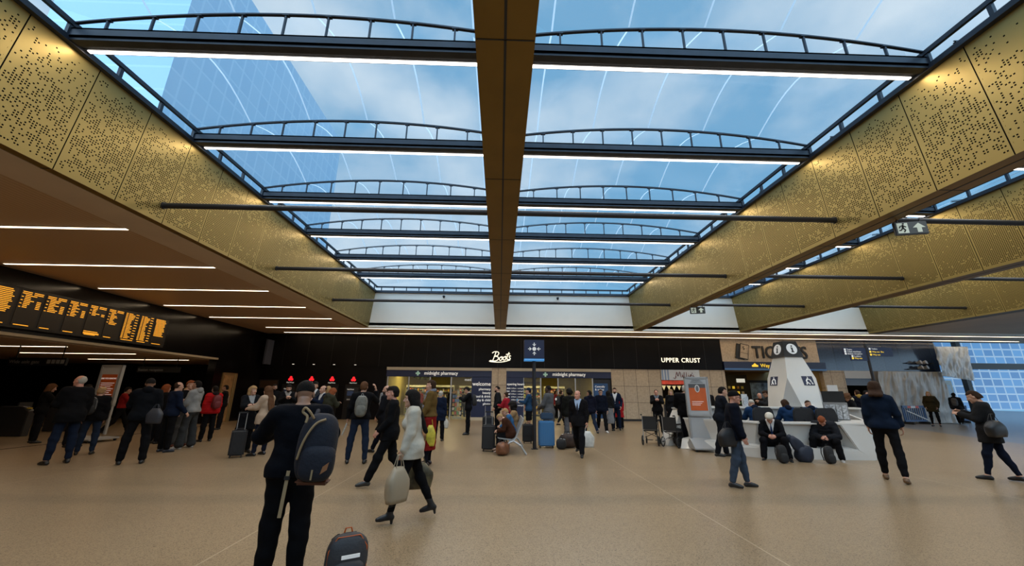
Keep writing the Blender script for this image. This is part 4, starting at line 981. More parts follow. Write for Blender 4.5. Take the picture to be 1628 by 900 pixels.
# ================= POSTER STANDS =================
m_frame = mat('satin_aluminium', (0.42, 0.42, 0.42), 0.4, 0.5)
m_orange = mat('poster_orange', (0.52, 0.10, 0.02), 0.5, var=0.10, vscale=3)
def poster_stand(x, y, rz, label, left):
    t = empty('poster_stand', (x, y, 0), rz, label, 'poster stand', 'free standing poster stands')
    fr = MB()
    fr.box(-0.36, -0.30, -0.05, 0.05, 0.98, 2.18).box(0.30, 0.36, -0.05, 0.05, 0.98, 2.18).box(-0.36, 0.36, -0.05, 0.05, 2.12, 2.18).box(-0.36, 0.36, -0.05, 0.05, 0.98, 1.04)
    fr.build('frame', m_frame, t, bevel=0.008)
    MB().box(-0.30, 0.30, -0.03, 0.03, 1.04, 2.12).build('backing', mat('poster_grey', (0.38, 0.39, 0.40), 0.5), t)
    ps = MB().box(-0.255, 0.255, -0.036, -0.03, 1.16, 1.90 if left else 1.84).build('orange_poster', m_orange, t)
    if left:
        text('lettering', 'DID YOU KNOW?', 0.062, (0, -0.04, 1.76), m_letter, ps, ext=0.002, align='CENTER')
        for r in range(7): MB().box(-0.22, 0.22-0.05*(r % 3), -0.04, -0.036, 1.64-0.055*r, 1.652-0.055*r).build('text_line', m_letter, ps)
    else:
        oc = MB(); n = 24
        oc.prism([(0.072*math.cos(2*math.pi*k/n), 1.82+0.115*math.sin(2*math.pi*k/n)) for k in range(n)], 'Y', -0.045, -0.036); oc.build('oval_emblem', mat('emblem_white', (0.65, 0.63, 0.6), 0.5), ps)
        MB().prism([(0.045*math.cos(2*math.pi*k/n), 1.82+0.09*math.sin(2*math.pi*k/n)) for k in range(n)], 'Y', -0.05, -0.045).build('emblem_dark', mat('emblem_grey', (0.15, 0.15, 0.16), 0.5), ps)
        MB().box(-0.255, 0.255, -0.036, -0.03, 1.84, 1.96).build('dark_header', mat('poster_dark', (0.08, 0.08, 0.085), 0.5), t)
        for r in range(4): MB().box(-0.2+0.02*r, 0.2-0.03*r, -0.036, -0.03, 1.99+0.03*r, 2.0+0.03*r).build('text_line', mat('grey_text', (0.1, 0.1, 0.1), 0.5), t)
        for r in range(3): MB().box(-0.2, 0.15-0.05*r, -0.04, -0.036, 1.42-0.05*r, 1.43-0.05*r).build('text_line', m_letter, ps)
    MB().box(0.30, 0.35, -0.03, 0.03, 0.2, 0.98).build('post', m_frame, t); MB().box(-0.35, -0.30, -0.03, 0.03, 0.2, 0.98).build('post', m_frame, t)
    b_ = MB(); b_.prism([(-0.42, 0.06), (0.42, 0.06), (0.42, 0.10), (0.0, 0.36 if not left else 0.16), (-0.42, 0.10)], 'X', -0.38, 0.38).build('base', m_frame, t, bevel=0.01)
    if not left: MB().box(-0.29, 0.29, -0.01, 0.01, 0.36, 0.98).build('lower_panel', mat('poster_grey', (0.38, 0.39, 0.40), 0.5), t)
    for sx in (-0.32, 0.32):
        for sy in (-0.34, 0.34): MB().tube([(sx, sy-0.02, 0.035), (sx, sy+0.02, 0.035)], 0.035, 10).build('castor', m_rubber, t)
    return t
ps1 = poster_stand(6.25, 12.45, math.radians(-8), 'silver poster stand with orange poster beside the information desk', False)
ps2 = poster_stand(-13.2, 13.85, math.radians(-6), 'silver poster stand with orange poster among the crowd on the left', True)
ps2.scale = (1.1, 1.1, 1.12)

# white wedge lectern behind the poster stand
wl = empty('white_wedge_counter', (6.2, 13.95, 0), 0, 'white wedge shaped counter behind the poster stand and backpack', 'counter')
MB().prism([(-0.60, 0), (0.42, 0), (0.42, 1.15), (-0.0, 1.15)], 'Y', -0.4, 0.3).build('body', W, wl, bevel=0.01)
MB().box(-0.04, 0.46, -0.42, 0.32, 1.15, 1.19).build('top', W, wl)

# ================= MEETING POINT SIGN =================
ms = empty('meeting_point_sign', (1.10, 12.62, 0), 0, 'navy meeting point sign cube on a tall black post', 'sign')
MB().tube([(0, 0, 0), (0, 0, 2.68)], 0.058, 16).build('post', m_tube, ms)
MB().box(-0.10, 0.10, -0.10, 0.10, 0, 0.012).build('foot_plate', m_black, ms)
hd = MB().box(-0.32, 0.32, -0.14, 0.14, 2.70, 3.30).build('sign_box', m_navy, ms, bevel=0.008)
MB().box(-0.32, 0.32, -0.145, -0.14, 2.64, 2.70).box(-0.32, 0.32, -0.14, 0.14, 2.63, 2.70).build('light_band', mat('band_blue_lit', (0.03, 0.2, 0.5), 0.4, emit=(0.05, 0.35, 0.8), estr=0.35), ms)
dt = MB()
for q in range(14): dt.box(-0.30+0.045*q, -0.285+0.045*q, -0.152, -0.145, 2.665, 2.68)
dt.build('dot_row', m_lw, ms)
sy = MB(); n = 24; sy.prism([(0.062*math.cos(2*math.pi*k/n), 3.01+0.062*math.sin(2*math.pi*k/n)) for k in range(n)], 'Y', -0.150, -0.14)
for a in range(4):
    R_ = Matrix.Translation((0, 0, 3.01)) @ Matrix.Rotation(a*math.pi/2, 4, 'Y') @ Matrix.Translation((0, 0, 0))
    sy.prism([(-0.012, 0.20), (0.012, 0.20), (0.012, 0.125), (0.045, 0.16), (0.056, 0.145), (0.0, 0.085), (-0.056, 0.145), (-0.045, 0.16), (-0.012, 0.125)], 'Y', -0.150, -0.14, mtx=R_)
sy.build('meeting_symbol', m_lw, hd)

# ================= BENCH =================
m_perfalu = bpy.data.materials.new('perforated_steel'); m_perfalu.use_nodes = True
nt = m_perfalu.node_tree; p = nt.nodes['Principled BSDF']; p.inputs['Metallic'].default_value = 0.6; p.inputs['Roughness'].default_value = 0.4
tcn = N(nt, 'ShaderNodeTexCoord'); v = N(nt, 'ShaderNodeTexVoronoi', i_Scale=45.0, i_Randomness=0.0); nt.links.new(tcn.outputs['Object'], v.inputs['Vector'])
k_ = M_(nt, 'LESS_THAN', v.outputs['Distance'], 0.28); mx = N(nt, 'ShaderNodeMix', data_type='RGBA'); nt.links.new(k_, mx.inputs['Factor'])
mx.inputs['A'].default_value = (0.40, 0.41, 0.42, 1); mx.inputs['B'].default_value = (0.05, 0.05, 0.05, 1); nt.links.new(mx.outputs['Result'], p.inputs['Base Color'])
bn_ = empty('bench', (0.35, 11.95, 0), 0, 'silver perforated steel bench seating the brown jacketed child and woman', 'bench')
# faces -X : people look to the left; seats run along Y
for i in range(3):
    y0 = -0.5+0.56*i
    prof = [(-0.38, 0.455), (-0.34, 0.44), (0.02, 0.40), (0.10, 0.44), (0.32, 0.95), (0.36, 0.95), (0.13, 0.40), (0.03, 0.365), (-0.34, 0.41), (-0.38, 0.43)]
    MB().prism(prof, 'Y', y0, y0+0.52).build('seat_shell', m_perfalu, bn_, bevel=0.004)
MB().box(-0.06, 0.02, -0.5, 1.15, 0.30, 0.37).build('beam', m_frame, bn_)
for y0 in (-0.52, 1.1):
    MB().tube([(-0.36, y0, 0.01), (-0.05, y0, 0.32), (0.08, y0, 0.36)], 0.024, 8).tube([(0.42, y0, 0.01), (0.26, y0, 0.24), (0.06, y0, 0.36)], 0.028, 8).tube([(0.06, y0, 0.36), (0.14, y0, 0.45), (0.34, y0, 0.93)], 0.02, 8).build('end_frame', m_frame, bn_)

# ================= LUGGAGE =================
m_caseb = mat('case_black', (0.012, 0.012, 0.014), 0.45, bump=0.1); m_caseblue = mat('case_blue', (0.045, 0.17, 0.36), 0.3, coat=0.3)
m_caseg = mat('case_grey', (0.05, 0.055, 0.06), 0.4)
def suitcase(x, y, rz, w_, d_, h_, m, label, ribs=False, handle=0.0, lean=0.0):
    t = empty('suitcase', (x, y, 0), rz, label, 'suitcase')
    MB().box(-w_/2, w_/2, -d_/2, d_/2, 0.05, h_).build('shell', m, t, bevel=0.035, bseg=3)
    if ribs:
        rb_ = MB(); n = 7
        for q in range(n):
            xx = -w_/2+0.06+(w_-0.12)*q/(n-1)
            rb_.box(xx-0.013, xx+0.013, -d_/2-0.008, d_/2+0.008, 0.12, h_-0.06)
        rb_.build('ribs', m, t, bevel=0.005)
    MB().box(-w_/2-0.003, w_/2+0.003, -0.008, 0.008, 0.06, h_-0.01).build('zip_line', m_black, t)
    MB().tube([(-0.08, 0, h_-0.005), (-0.07, 0, h_+0.03), (0.07, 0, h_+0.03), (0.08, 0, h_-0.005)], 0.012, 8).build('carry_handle', m_rubber, t)
    for sx in (-1, 1):
        for sy_ in (-1, 1): MB().tube([(sx*(w_/2-0.05)-0.01, sy_*(d_/2-0.04), 0.03), (sx*(w_/2-0.05)+0.01, sy_*(d_/2-0.04), 0.03)], 0.03, 10).build('wheel', m_rubber, t)
    if handle:
        hx = w_*0.26
        MB().tube([(-hx, d_/2-0.03, h_), (-hx, d_/2-0.03, h_+handle), (hx, d_/2-0.03, h_+handle), (hx, d_/2-0.03, h_)], 0.011, 8).build('trolley_handle', m_frame, t)
        MB().box(-hx-0.02, hx+0.02, d_/2-0.05, d_/2-0.01, h_+handle-0.015, h_+handle+0.02).build('grip', m_rubber, t, bevel=0.006)
    return t
suitcase(1.50, 12.95, 0, 0.50, 0.30, 0.80, m_caseblue, 'large ribbed bright blue suitcase beside the sign post', ribs=True)
# small blue bag sitting on the suitcase
sb = empty('small_travel_bag', (1.52, 12.95, 0.835), 0, 'small dark blue vanity bag on top of the blue suitcase', 'bag')
MB().box(-0.20, 0.20, -0.11, 0.11, 0, 0.2).build('body', mat('bag_navy', (0.02, 0.05, 0.10), 0.5), sb, bevel=0.03); MB().tube([(-0.08, 0, 0.19), (-0.06, 0, 0.24), (0.06, 0, 0.24), (0.08, 0, 0.19)], 0.01, 6).build('handle', m_black, sb)
suitcase(0.98, 14.0, 0, 0.34, 0.24, 0.62, m_caseb, 'small black suitcase left of the sign post, behind the bench')
suitcase(-0.35, 13.2, 0.1, 0.36, 0.26, 0.90, m_caseb, 'tall black suitcase behind the other one, trolley handle up', handle=0.34)
suitcase(-0.30, 12.15, -0.05, 0.38, 0.26, 0.72, m_caseb, 'black suitcase nearest the seated child, in front of the taller one', handle=0.36)
suitcase(-6.70, 10.85, 0.5, 0.34, 0.24, 0.66, m_caseb, 'black wheeled suitcase held by the woman in the cream coat', ribs=True, handle=0.42)

# soft bags: rounded superellipsoid bodies
def blob(mb, c, r, e=0.6, nx=20, nz=14, mi=0, mtx=None, wob=0.0, seed=0):
    rg = random.Random(seed); ph = [rg.uniform(0, 6.28) for _ in range(4)]
    vs = []
    sp = lambda a, p: math.copysign(abs(a)**p, a)
    for j in range(nz+1):
        b_ = -math.pi/2+math.pi*j/nz
        for i in range(nx):
            a = 2*math.pi*i/nx
            k = 1+wob*math.sin(3*a+ph[0]+2*b_)+wob*0.6*math.sin(5*a-4*b_+ph[1])
            v = Vector((r[0]*sp(math.cos(b_), e)*sp(math.cos(a), e)*k, r[1]*sp(math.cos(b_), e)*sp(math.sin(a), e)*k, r[2]*sp(math.sin(b_), e)))
            if mtx is not None: v = mtx @ v
            vs.append(v+Vector(c))
    fs = [(j*nx+i, j*nx+(i+1) % nx, (j+1)*nx+(i+1) % nx, (j+1)*nx+i) for j in range(nz) for i in range(nx)]
    return mb.add(vs, fs, mi)
m_bagbk = mat('bag_black', (0.012, 0.012, 0.013), 0.75, bump=0.4, bscale=25)
m_bagbrn = mat('bag_dark_brown', (0.035, 0.018, 0.012), 0.6, var=0.4, vscale=9, bump=0.4, bscale=14)
def holdall(x, y, rz, L, r, h, m, label, z=0):
    t = empty('holdall', (x, y, z), rz, label, 'holdall bag')
    blob(MB(), (0, 0, h/2), (L/2, r, h/2), 0.65, wob=0.04, seed=int(x*100)).build('body', m, t, smooth=True)
    for s in (-1, 1): MB().tube([(-L*0.2, s*r*0.6, h*0.75), (-L*0.15, s*r*0.5, h*1.12), (L*0.15, s*r*0.5, h*1.12), (L*0.2, s*r*0.6, h*0.75)], 0.013, 6).build('handle', m_bagbk, t)
    MB().tube([(-L*0.42, 0, h*0.93), (0, 0, h*1.0), (L*0.42, 0, h*0.93)], 0.008, 6).build('zip', m_alu, t)
holdall(2.20, 12.95, 0.2, 0.52, 0.20, 0.42, m_bagbrn, 'dark brown holdall on the floor right of the blue suitcase')
holdall(1.92, 12.62, -0.3, 0.30, 0.14, 0.30, m_bagbk, 'smaller black bag against the brown holdall')
holdall(0.12, 11.42, 1.2, 0.50, 0.16, 0.34, mat('tan_leather', (0.16, 0.06, 0.025), 0.5, var=0.4, vscale=8), 'tan and dark travel bag at the feet of the child in brown')

def rucksack(x, y, z, rz, s, m, label, straps=True, trim=None, lean=0.0, pocket=True, name='backpack'):
    t = empty(name, (x, y, z), rz, label, 'backpack'); t.rotation_euler = (lean, 0, rz)
    b_ = MB(); blob(b_, (0, 0, 0.27*s), (0.155*s, 0.10*s, 0.27*s), 0.72, wob=0.03, seed=int(abs(x)*91)); b_.build('body', m, t, smooth=True)
    if pocket: blob(MB(), (0, -0.09*s, 0.16*s), (0.125*s, 0.055*s, 0.14*s), 0.7, wob=0.03).build('front_pocket', m, t, smooth=True)
    tr_ = trim or m_bagbk
    MB().tube([(-0.14*s, -0.045*s, 0.18*s), (-0.135*s, -0.05*s, 0.40*s), (-0.08*s, -0.05*s, 0.52*s), (0.08*s, -0.05*s, 0.52*s), (0.135*s, -0.05*s, 0.40*s), (0.14*s, -0.045*s, 0.18*s)], 0.006*s, 6).build('zip', tr_, t)
    MB().tube([(-0.03*s, 0.03*s, 0.53*s), (-0.02*s, 0.03*s, 0.58*s), (0.02*s, 0.03*s, 0.58*s), (0.03*s, 0.03*s, 0.53*s)], 0.007*s, 6).build('grab_loop', tr_, t)
    if straps:
        for sx in (-1, 1): MB().tube([(sx*0.06*s, 0.09*s, 0.50*s), (sx*0.09*s, 0.155*s, 0.44*s), (sx*0.10*s, 0.165*s, 0.3*s), (sx*0.11*s, 0.10*s, 0.08*s)], 0.014*s, 6).build('shoulder_strap', m_bagbk, t)
    return t
rucksack(5.93, 13.42, 0, 0.1, 1.05, m_bagbk, 'black backpack standing on the floor beside the white wedge counter')
rucksack(7.16, 10.30, 0, 0.0, 0.80, m_bagbk, 'black backpack between the feet of the grey haired seated man')
rucksack(8.32, 10.24, 0, 0.15, 0.78, m_bagbk, 'black backpack between the feet of the man in the puffer jacket')
kb = empty('kit_bag', (7.82, 10.50, -0.03), 0, 'big navy kit bag leaning against the desk beside the suited man', 'bag')
R_ = Matrix.Rotation(math.radians(-32), 4, 'Y')
kbm = MB(); blob(kbm, (0.06, 0, 0.22), (0.22, 0.14, 0.22), 0.8, wob=0.10, seed=4); blob(kbm, (-0.08, 0, 0.42), (0.13, 0.10, 0.26), 0.85, wob=0.12, mtx=R_, seed=5); kbm.build('body', mat('kit_navy', (0.012, 0.018, 0.035), 0.65, bump=0.4, bscale=12), kb, smooth=True)
blob(MB(), (-0.22, 0.03, 0.60), (0.07, 0.05, 0.09), 0.8, wob=0.1, mtx=R_).build('top_flap', mat('kit_navy', (0.012, 0.018, 0.035), 0.65), kb, smooth=True)
bt_ = rucksack(-1.33, 3.98, 0.0, 0.5, 0.86, mat('bag_charcoal', (0.035, 0.035, 0.04), 0.6, bump=0.3, bscale=20), 'dark grey backpack with orange piping at the bottom of the picture', trim=mat('orange_piping', (0.55, 0.10, 0.01), 0.5)); bt_.scale = (1.35, 1.1, 0.92)
MB().box(-0.05, 0.06, -0.15, -0.142, 0.30, 0.33).build('silver_badge', m_lw, bt_)

# ================= WHEELCHAIRS =================
m_wc = mat('wheelchair_black', (0.012, 0.012, 0.013), 0.5)
def ring(mb, c, r, tr, n=28, axis='X', mi=0):
    pts = [(c[0], c[1]+r*math.cos(2*math.pi*k/n), c[2]+r*math.sin(2*math.pi*k/n)) for k in range(n)]
    mb.tube(pts, tr, 6, mi, closed=True)
def wheelchair(x, y, rz, label):
    t = empty('wheelchair', (x, y, 0), rz, label, 'wheelchair', 'folding transit wheelchairs')
    for s in (-1, 1):
        xs = s*0.22
        wm = MB(); ring(wm, (xs+s*0.03, 0.10, 0.16), 0.14, 0.018)
        for k in range(8):
            a = k*math.pi/4; wm.tube([(xs+s*0.03, 0.10, 0.16), (xs+s*0.03, 0.10+0.135*math.cos(a), 0.16+0.135*math.sin(a))], 0.004, 4)
        wm.tube([(xs, 0.10, 0.16), (xs+s*0.05, 0.10, 0.16)], 0.02, 8)
        wm.build('rear_wheel', m_rubber, t)
        fm = MB(); ring(fm, (xs, -0.42, 0.10), 0.08, 0.017, 20); fm.tube([(xs-0.02, -0.42, 0.1), (xs+0.02, -0.42, 0.1)], 0.018, 6).tube([(xs, -0.42, 0.1), (xs, -0.38, 0.26)], 0.012, 6); fm.build('castor', m_rubber, t)
        MB().tube([(xs, 0.10, 0.16), (xs, 0.08, 0.5), (xs, 0.10, 0.93), (xs, 0.14, 0.97), (xs, 0.26, 0.97)], 0.013, 8).tube([(xs, 0.08, 0.68), (xs, -0.30, 0.68), (xs, -0.36, 0.6), (xs, -0.38, 0.26), (xs, -0.55, 0.14)], 0.012, 8).tube([(xs, 0.08, 0.46), (xs, -0.38, 0.46)], 0.012, 8).tube([(xs, 0.1, 0.2), (xs, -0.38, 0.26)], 0.012, 8).build('side_frame', m_frame if s > 0 else m_wc, t)
        MB().box(xs-0.03, xs+0.03, -0.30, 0.02, 0.69, 0.72).build('armrest', m_wc, t, bevel=0.008)
        MB().box(min(xs, xs-s*0.18), max(xs, xs-s*0.18), -0.70, -0.55, 0.10, 0.115).build('footplate', m_wc, t)
        MB().tube([(xs, 0.15, 0.97), (xs, 0.28, 0.97)], 0.02, 8).build('push_grip', m_rubber, t)
    MB().tube([(-0.22, -0.3, 0.22), (0.22, -0.05, 0.44)], 0.010, 6).tube([(0.22, -0.3, 0.22), (-0.22, -0.05, 0.44)], 0.010, 6).build('cross_brace', m_wc, t)
    MB().box(-0.21, 0.21, -0.38, 0.06, 0.45, 0.48).build('seat', m_wc, t, bevel=0.008)
    MB().box(-0.21, 0.21, 0.08, 0.10, 0.50, 0.92).build('backrest', m_wc, t, bevel=0.006)
wheelchair(5.08, 13.6, math.radians(150), 'black folding wheelchair, the left one of the two by the white counter')
wheelchair(5.60, 13.18, math.radians(135), 'black and silver folding wheelchair, right one of the two, against the counter')
# ================= PEOPLE =================
# Bodies and clothes are grown as implicit surfaces from limb shapes and meshed with surface nets.
def surface_nets(F, xs, ys, zs):
    nx, ny, nz = F.shape
    S = F < 0
    c = [S[i:nx-1+i, j:ny-1+j, k:nz-1+k] for i in (0, 1) for j in (0, 1) for k in (0, 1)]
    cnt = sum(a.astype(np.int8) for a in c)
    act = (cnt > 0) & (cnt < 8)
    idx = -np.ones(act.shape, np.int64)
    A = np.argwhere(act)
    if len(A) == 0: return np.zeros((0, 3)), np.zeros((0, 4), int)
    idx[act] = np.arange(len(A))
    acc = np.zeros((len(A), 3)); n = np.zeros(len(A))
    E = []
    for ax in range(3):
        for p in (0, 1):
            for q in (0, 1):
                o = [0, 0, 0]; oth = [a for a in range(3) if a != ax]
                o[oth[0]] = p; o[oth[1]] = q
                e = list(o); e[ax] = 1
                E.append((ax, tuple(o), tuple(e)))
    for ax, o, e in E:
        f0 = F[A[:, 0]+o[0], A[:, 1]+o[1], A[:, 2]+o[2]]; f1 = F[A[:, 0]+e[0], A[:, 1]+e[1], A[:, 2]+e[2]]
        m = (f0 < 0) != (f1 < 0)
        t = np.where(m, f0/np.where(m, f0-f1, 1), 0)
        pos = np.tile(np.array(o, float), (len(A), 1)); pos[:, ax] += t
        acc[m] += pos[m]; n[m] += 1
    acc /= n[:, None]
    g = A+acc
    V = np.stack([np.interp(g[:, i], np.arange(len(a)), a) for i, a in enumerate((xs, ys, zs))], 1)
    Q = []
    for ax in range(3):
        a0 = [slice(1, -1)]*3; a0[ax] = slice(0, -1); a1 = [slice(1, -1)]*3; a1[ax] = slice(1, None)
        s0 = S[tuple(a0)]; s1 = S[tuple(a1)]
        P = np.argwhere(s0 != s1)
        if len(P) == 0: continue
        fl_ = s0[tuple(P.T)]
        off = [1, 1, 1]; off[ax] = 0; B = P+np.array(off)
        b1, b2 = [(1, 2), (2, 0), (0, 1)][ax]
        def cell(d1, d2):
            Cc = B.copy(); Cc[:, b1] += d1; Cc[:, b2] += d2
            return idx[Cc[:, 0], Cc[:, 1], Cc[:, 2]]
        q = np.stack([cell(-1, -1), cell(0, -1), cell(0, 0), cell(-1, 0)], 1)
        q[~fl_] = q[~fl_][:, ::-1]
        q = q[(q >= 0).all(1)]
        Q.append(q)
    return V, np.concatenate(Q)

class SDF:
    """smooth union of tapered capsules and ellipsoids, then cuts"""
    def __init__(s): s.pr = []; s.cuts = []
    def cap(s, a, b, r1, r2=None, k=0.03): s.pr.append(('c', np.array(a, float), np.array(b, float), r1, r1 if r2 is None else r2, k)); return s
    def ell(s, c, r, R=None, k=0.03): s.pr.append(('e', np.array(c, float), np.array(r, float), None if R is None else np.array(R, float), 0, k)); return s
    def chain(s, pts, rs, k=0.02):
        for i in range(len(pts)-1): s.cap(pts[i], pts[i+1], rs[i], rs[i+1], k)
        return s
    def cut(s, f): s.cuts.append(f); return s
    def mesh(s, h, noise=0.0, seed=0):
        lo = np.full(3, 1e9); hi = -lo
        for p in s.pr:
            if p[0] == 'c':
                r = max(p[3], p[4]); lo = np.minimum(lo, np.minimum(p[1], p[2])-r); hi = np.maximum(hi, np.maximum(p[1], p[2])+r)
            else:
                r = p[2].max() if p[3] is not None else p[2]; lo = np.minimum(lo, p[1]-r); hi = np.maximum(hi, p[1]+r)
        lo -= 0.02+2*h; hi += 0.02+2*h
        ax = [np.arange(lo[i], hi[i]+h, h) for i in range(3)]
        F = np.full([len(a) for a in ax], 0.3)
        for p in s.pr:
            k = p[5]; mg = k+3*h+0.01
            if p[0] == 'c': l = np.minimum(p[1], p[2])-max(p[3], p[4])-mg; u = np.maximum(p[1], p[2])+max(p[3], p[4])+mg
            else:
                r = p[2].max() if p[3] is not None else p[2]; l = p[1]-r-mg; u = p[1]+r+mg
            sl = tuple(slice(max(0, int(np.searchsorted(ax[i], l[i]))), int(np.searchsorted(ax[i], u[i]))) for i in range(3))
            X, Y, Z = np.meshgrid(ax[0][sl[0]], ax[1][sl[1]], ax[2][sl[2]], indexing='ij')
            if p[0] == 'c':
                a, b = p[1], p[2]; d = b-a; L = max(d.dot(d), 1e-9)
                t = np.clip(((X-a[0])*d[0]+(Y-a[1])*d[1]+(Z-a[2])*d[2])/L, 0, 1)
                D = np.sqrt((X-a[0]-t*d[0])**2+(Y-a[1]-t*d[1])**2+(Z-a[2]-t*d[2])**2)-(p[3]+(p[4]-p[3])*t)
            else:
                x, y, z = X-p[1][0], Y-p[1][1], Z-p[1][2]
                if p[3] is not None:
                    R = p[3]; x, y, z = R[0, 0]*x+R[1, 0]*y+R[2, 0]*z, R[0, 1]*x+R[1, 1]*y+R[2, 1]*z, R[0, 2]*x+R[1, 2]*y+R[2, 2]*z
                r = p[2]
                k0 = np.sqrt((x/r[0])**2+(y/r[1])**2+(z/r[2])**2); k1 = np.sqrt((x/r[0]**2)**2+(y/r[1]**2)**2+(z/r[2]**2)**2)
                D = np.where(k1 > 1e-6, k0*(k0-1)/np.maximum(k1, 1e-6), -r.min())
            G = F[sl]
            if k > 0:
                hh = np.clip(0.5+0.5*(G-D)/k, 0, 1)
                F[sl] = G*(1-hh)+D*hh-k*hh*(1-hh)
            else: F[sl] = np.minimum(G, D)
        if s.cuts or noise:
            X, Y, Z = np.meshgrid(*ax, indexing='ij')
            if noise:
                rg = np.random.RandomState(seed); ph = rg.uniform(0, 6.28, 6)
                F = F+noise*(np.sin(21*Z+9*X+ph[0])*np.sin(17*X-11*Y+ph[1])+0.6*np.sin(37*Z-14*Y+ph[2])*np.sin(31*X+ph[3])+0.4*np.sin(55*Z+23*X+19*Y+ph[4]))
            for c in s.cuts: F = np.maximum(F, c(X, Y, Z))
        return surface_nets(F, *ax)

def np_mesh(name, V, Q, mats, parent=None, mi=None):
    me = bpy.data.meshes.new(name)
    me.vertices.add(len(V)); me.vertices.foreach_set('co', np.asarray(V, np.float32).ravel())
    me.loops.add(len(Q)*4); me.loops.foreach_set('vertex_index', Q.astype(np.int32).ravel())
    me.polygons.add(len(Q)); me.polygons.foreach_set('loop_start', np.arange(0, len(Q)*4, 4, dtype=np.int32))
    me.polygons.foreach_set('use_smooth', np.ones(len(Q), bool))
    if not isinstance(mats, (list, tuple)): mats = [mats]
    for m in mats: me.materials.append(m)
    if mi is not None: me.polygons.foreach_set('material_index', mi.astype(np.int32))
    me.update(calc_edges=True); me.validate()
    o = bpy.data.objects.new(name, me); COL.objects.link(o)
    if parent is not None: o.parent = parent
    return o

SKIN = {'light': mat('skin_light', (0.52, 0.29, 0.20), 0.5), 'mid': mat('skin_tan', (0.36, 0.19, 0.12), 0.5), 'dark': mat('skin_dark', (0.06, 0.03, 0.02), 0.5), 'pink': mat('skin_pink', (0.55, 0.26, 0.18), 0.5)}
HAIR = {'black': mat('hair_black', (0.008, 0.006, 0.005), 0.75, bump=0.5, bscale=70, spec=0.15), 'brown': mat('hair_brown', (0.035, 0.016, 0.008), 0.75, bump=0.5, bscale=70, spec=0.15), 'mid': mat('hair_mid_brown', (0.10, 0.045, 0.02), 0.75, bump=0.5, bscale=70, spec=0.15),
        'blond': mat('hair_blond', (0.36, 0.22, 0.10), 0.75, bump=0.5, bscale=70, spec=0.15), 'grey': mat('hair_grey', (0.40, 0.37, 0.32), 0.75, bump=0.5, bscale=70, spec=0.15), 'red': mat('hair_red', (0.22, 0.06, 0.02), 0.75, bump=0.5, bscale=70, spec=0.15), 'white': mat('hair_white', (0.6, 0.56, 0.48), 0.75, bump=0.5, bscale=70, spec=0.15)}
m_eye = mat('eye_dark', (0.01, 0.008, 0.006), 0.2); m_eyew = mat('eye_white', (0.6, 0.57, 0.52), 0.3)
LIPS = mat('lips', (0.35, 0.11, 0.09), 0.5)
def cloth(rgb):
    if max(rgb) < 0.1: rgb = tuple(v*0.48 for v in rgb)
    elif max(rgb) < 0.2: rgb = tuple(v*0.8 for v in rgb)
    n = 'cloth_%03d_%03d_%03d' % tuple(int(v*999) for v in rgb)
    return mat(n, rgb, 0.85, var=0.05, vscale=14, bump=0.25, bscale=30, sheen=0.0, spec=0.1)
def leather(rgb): return mat('leather_%d_%d_%d' % tuple(int(v*999) for v in rgb), rgb, 0.4)
def rotm(ax, a):
    a = math.radians(a); c, s = math.cos(a), math.sin(a)
    return np.array({'x': [[1, 0, 0], [0, c, -s], [0, s, c]], 'y': [[c, 0, s], [0, 1, 0], [-s, 0, c]], 'z': [[c, -s, 0], [s, c, 0], [0, 0, 1]]}[ax])
NEUT = np.array([0, 0, 0.])
npeople = 0
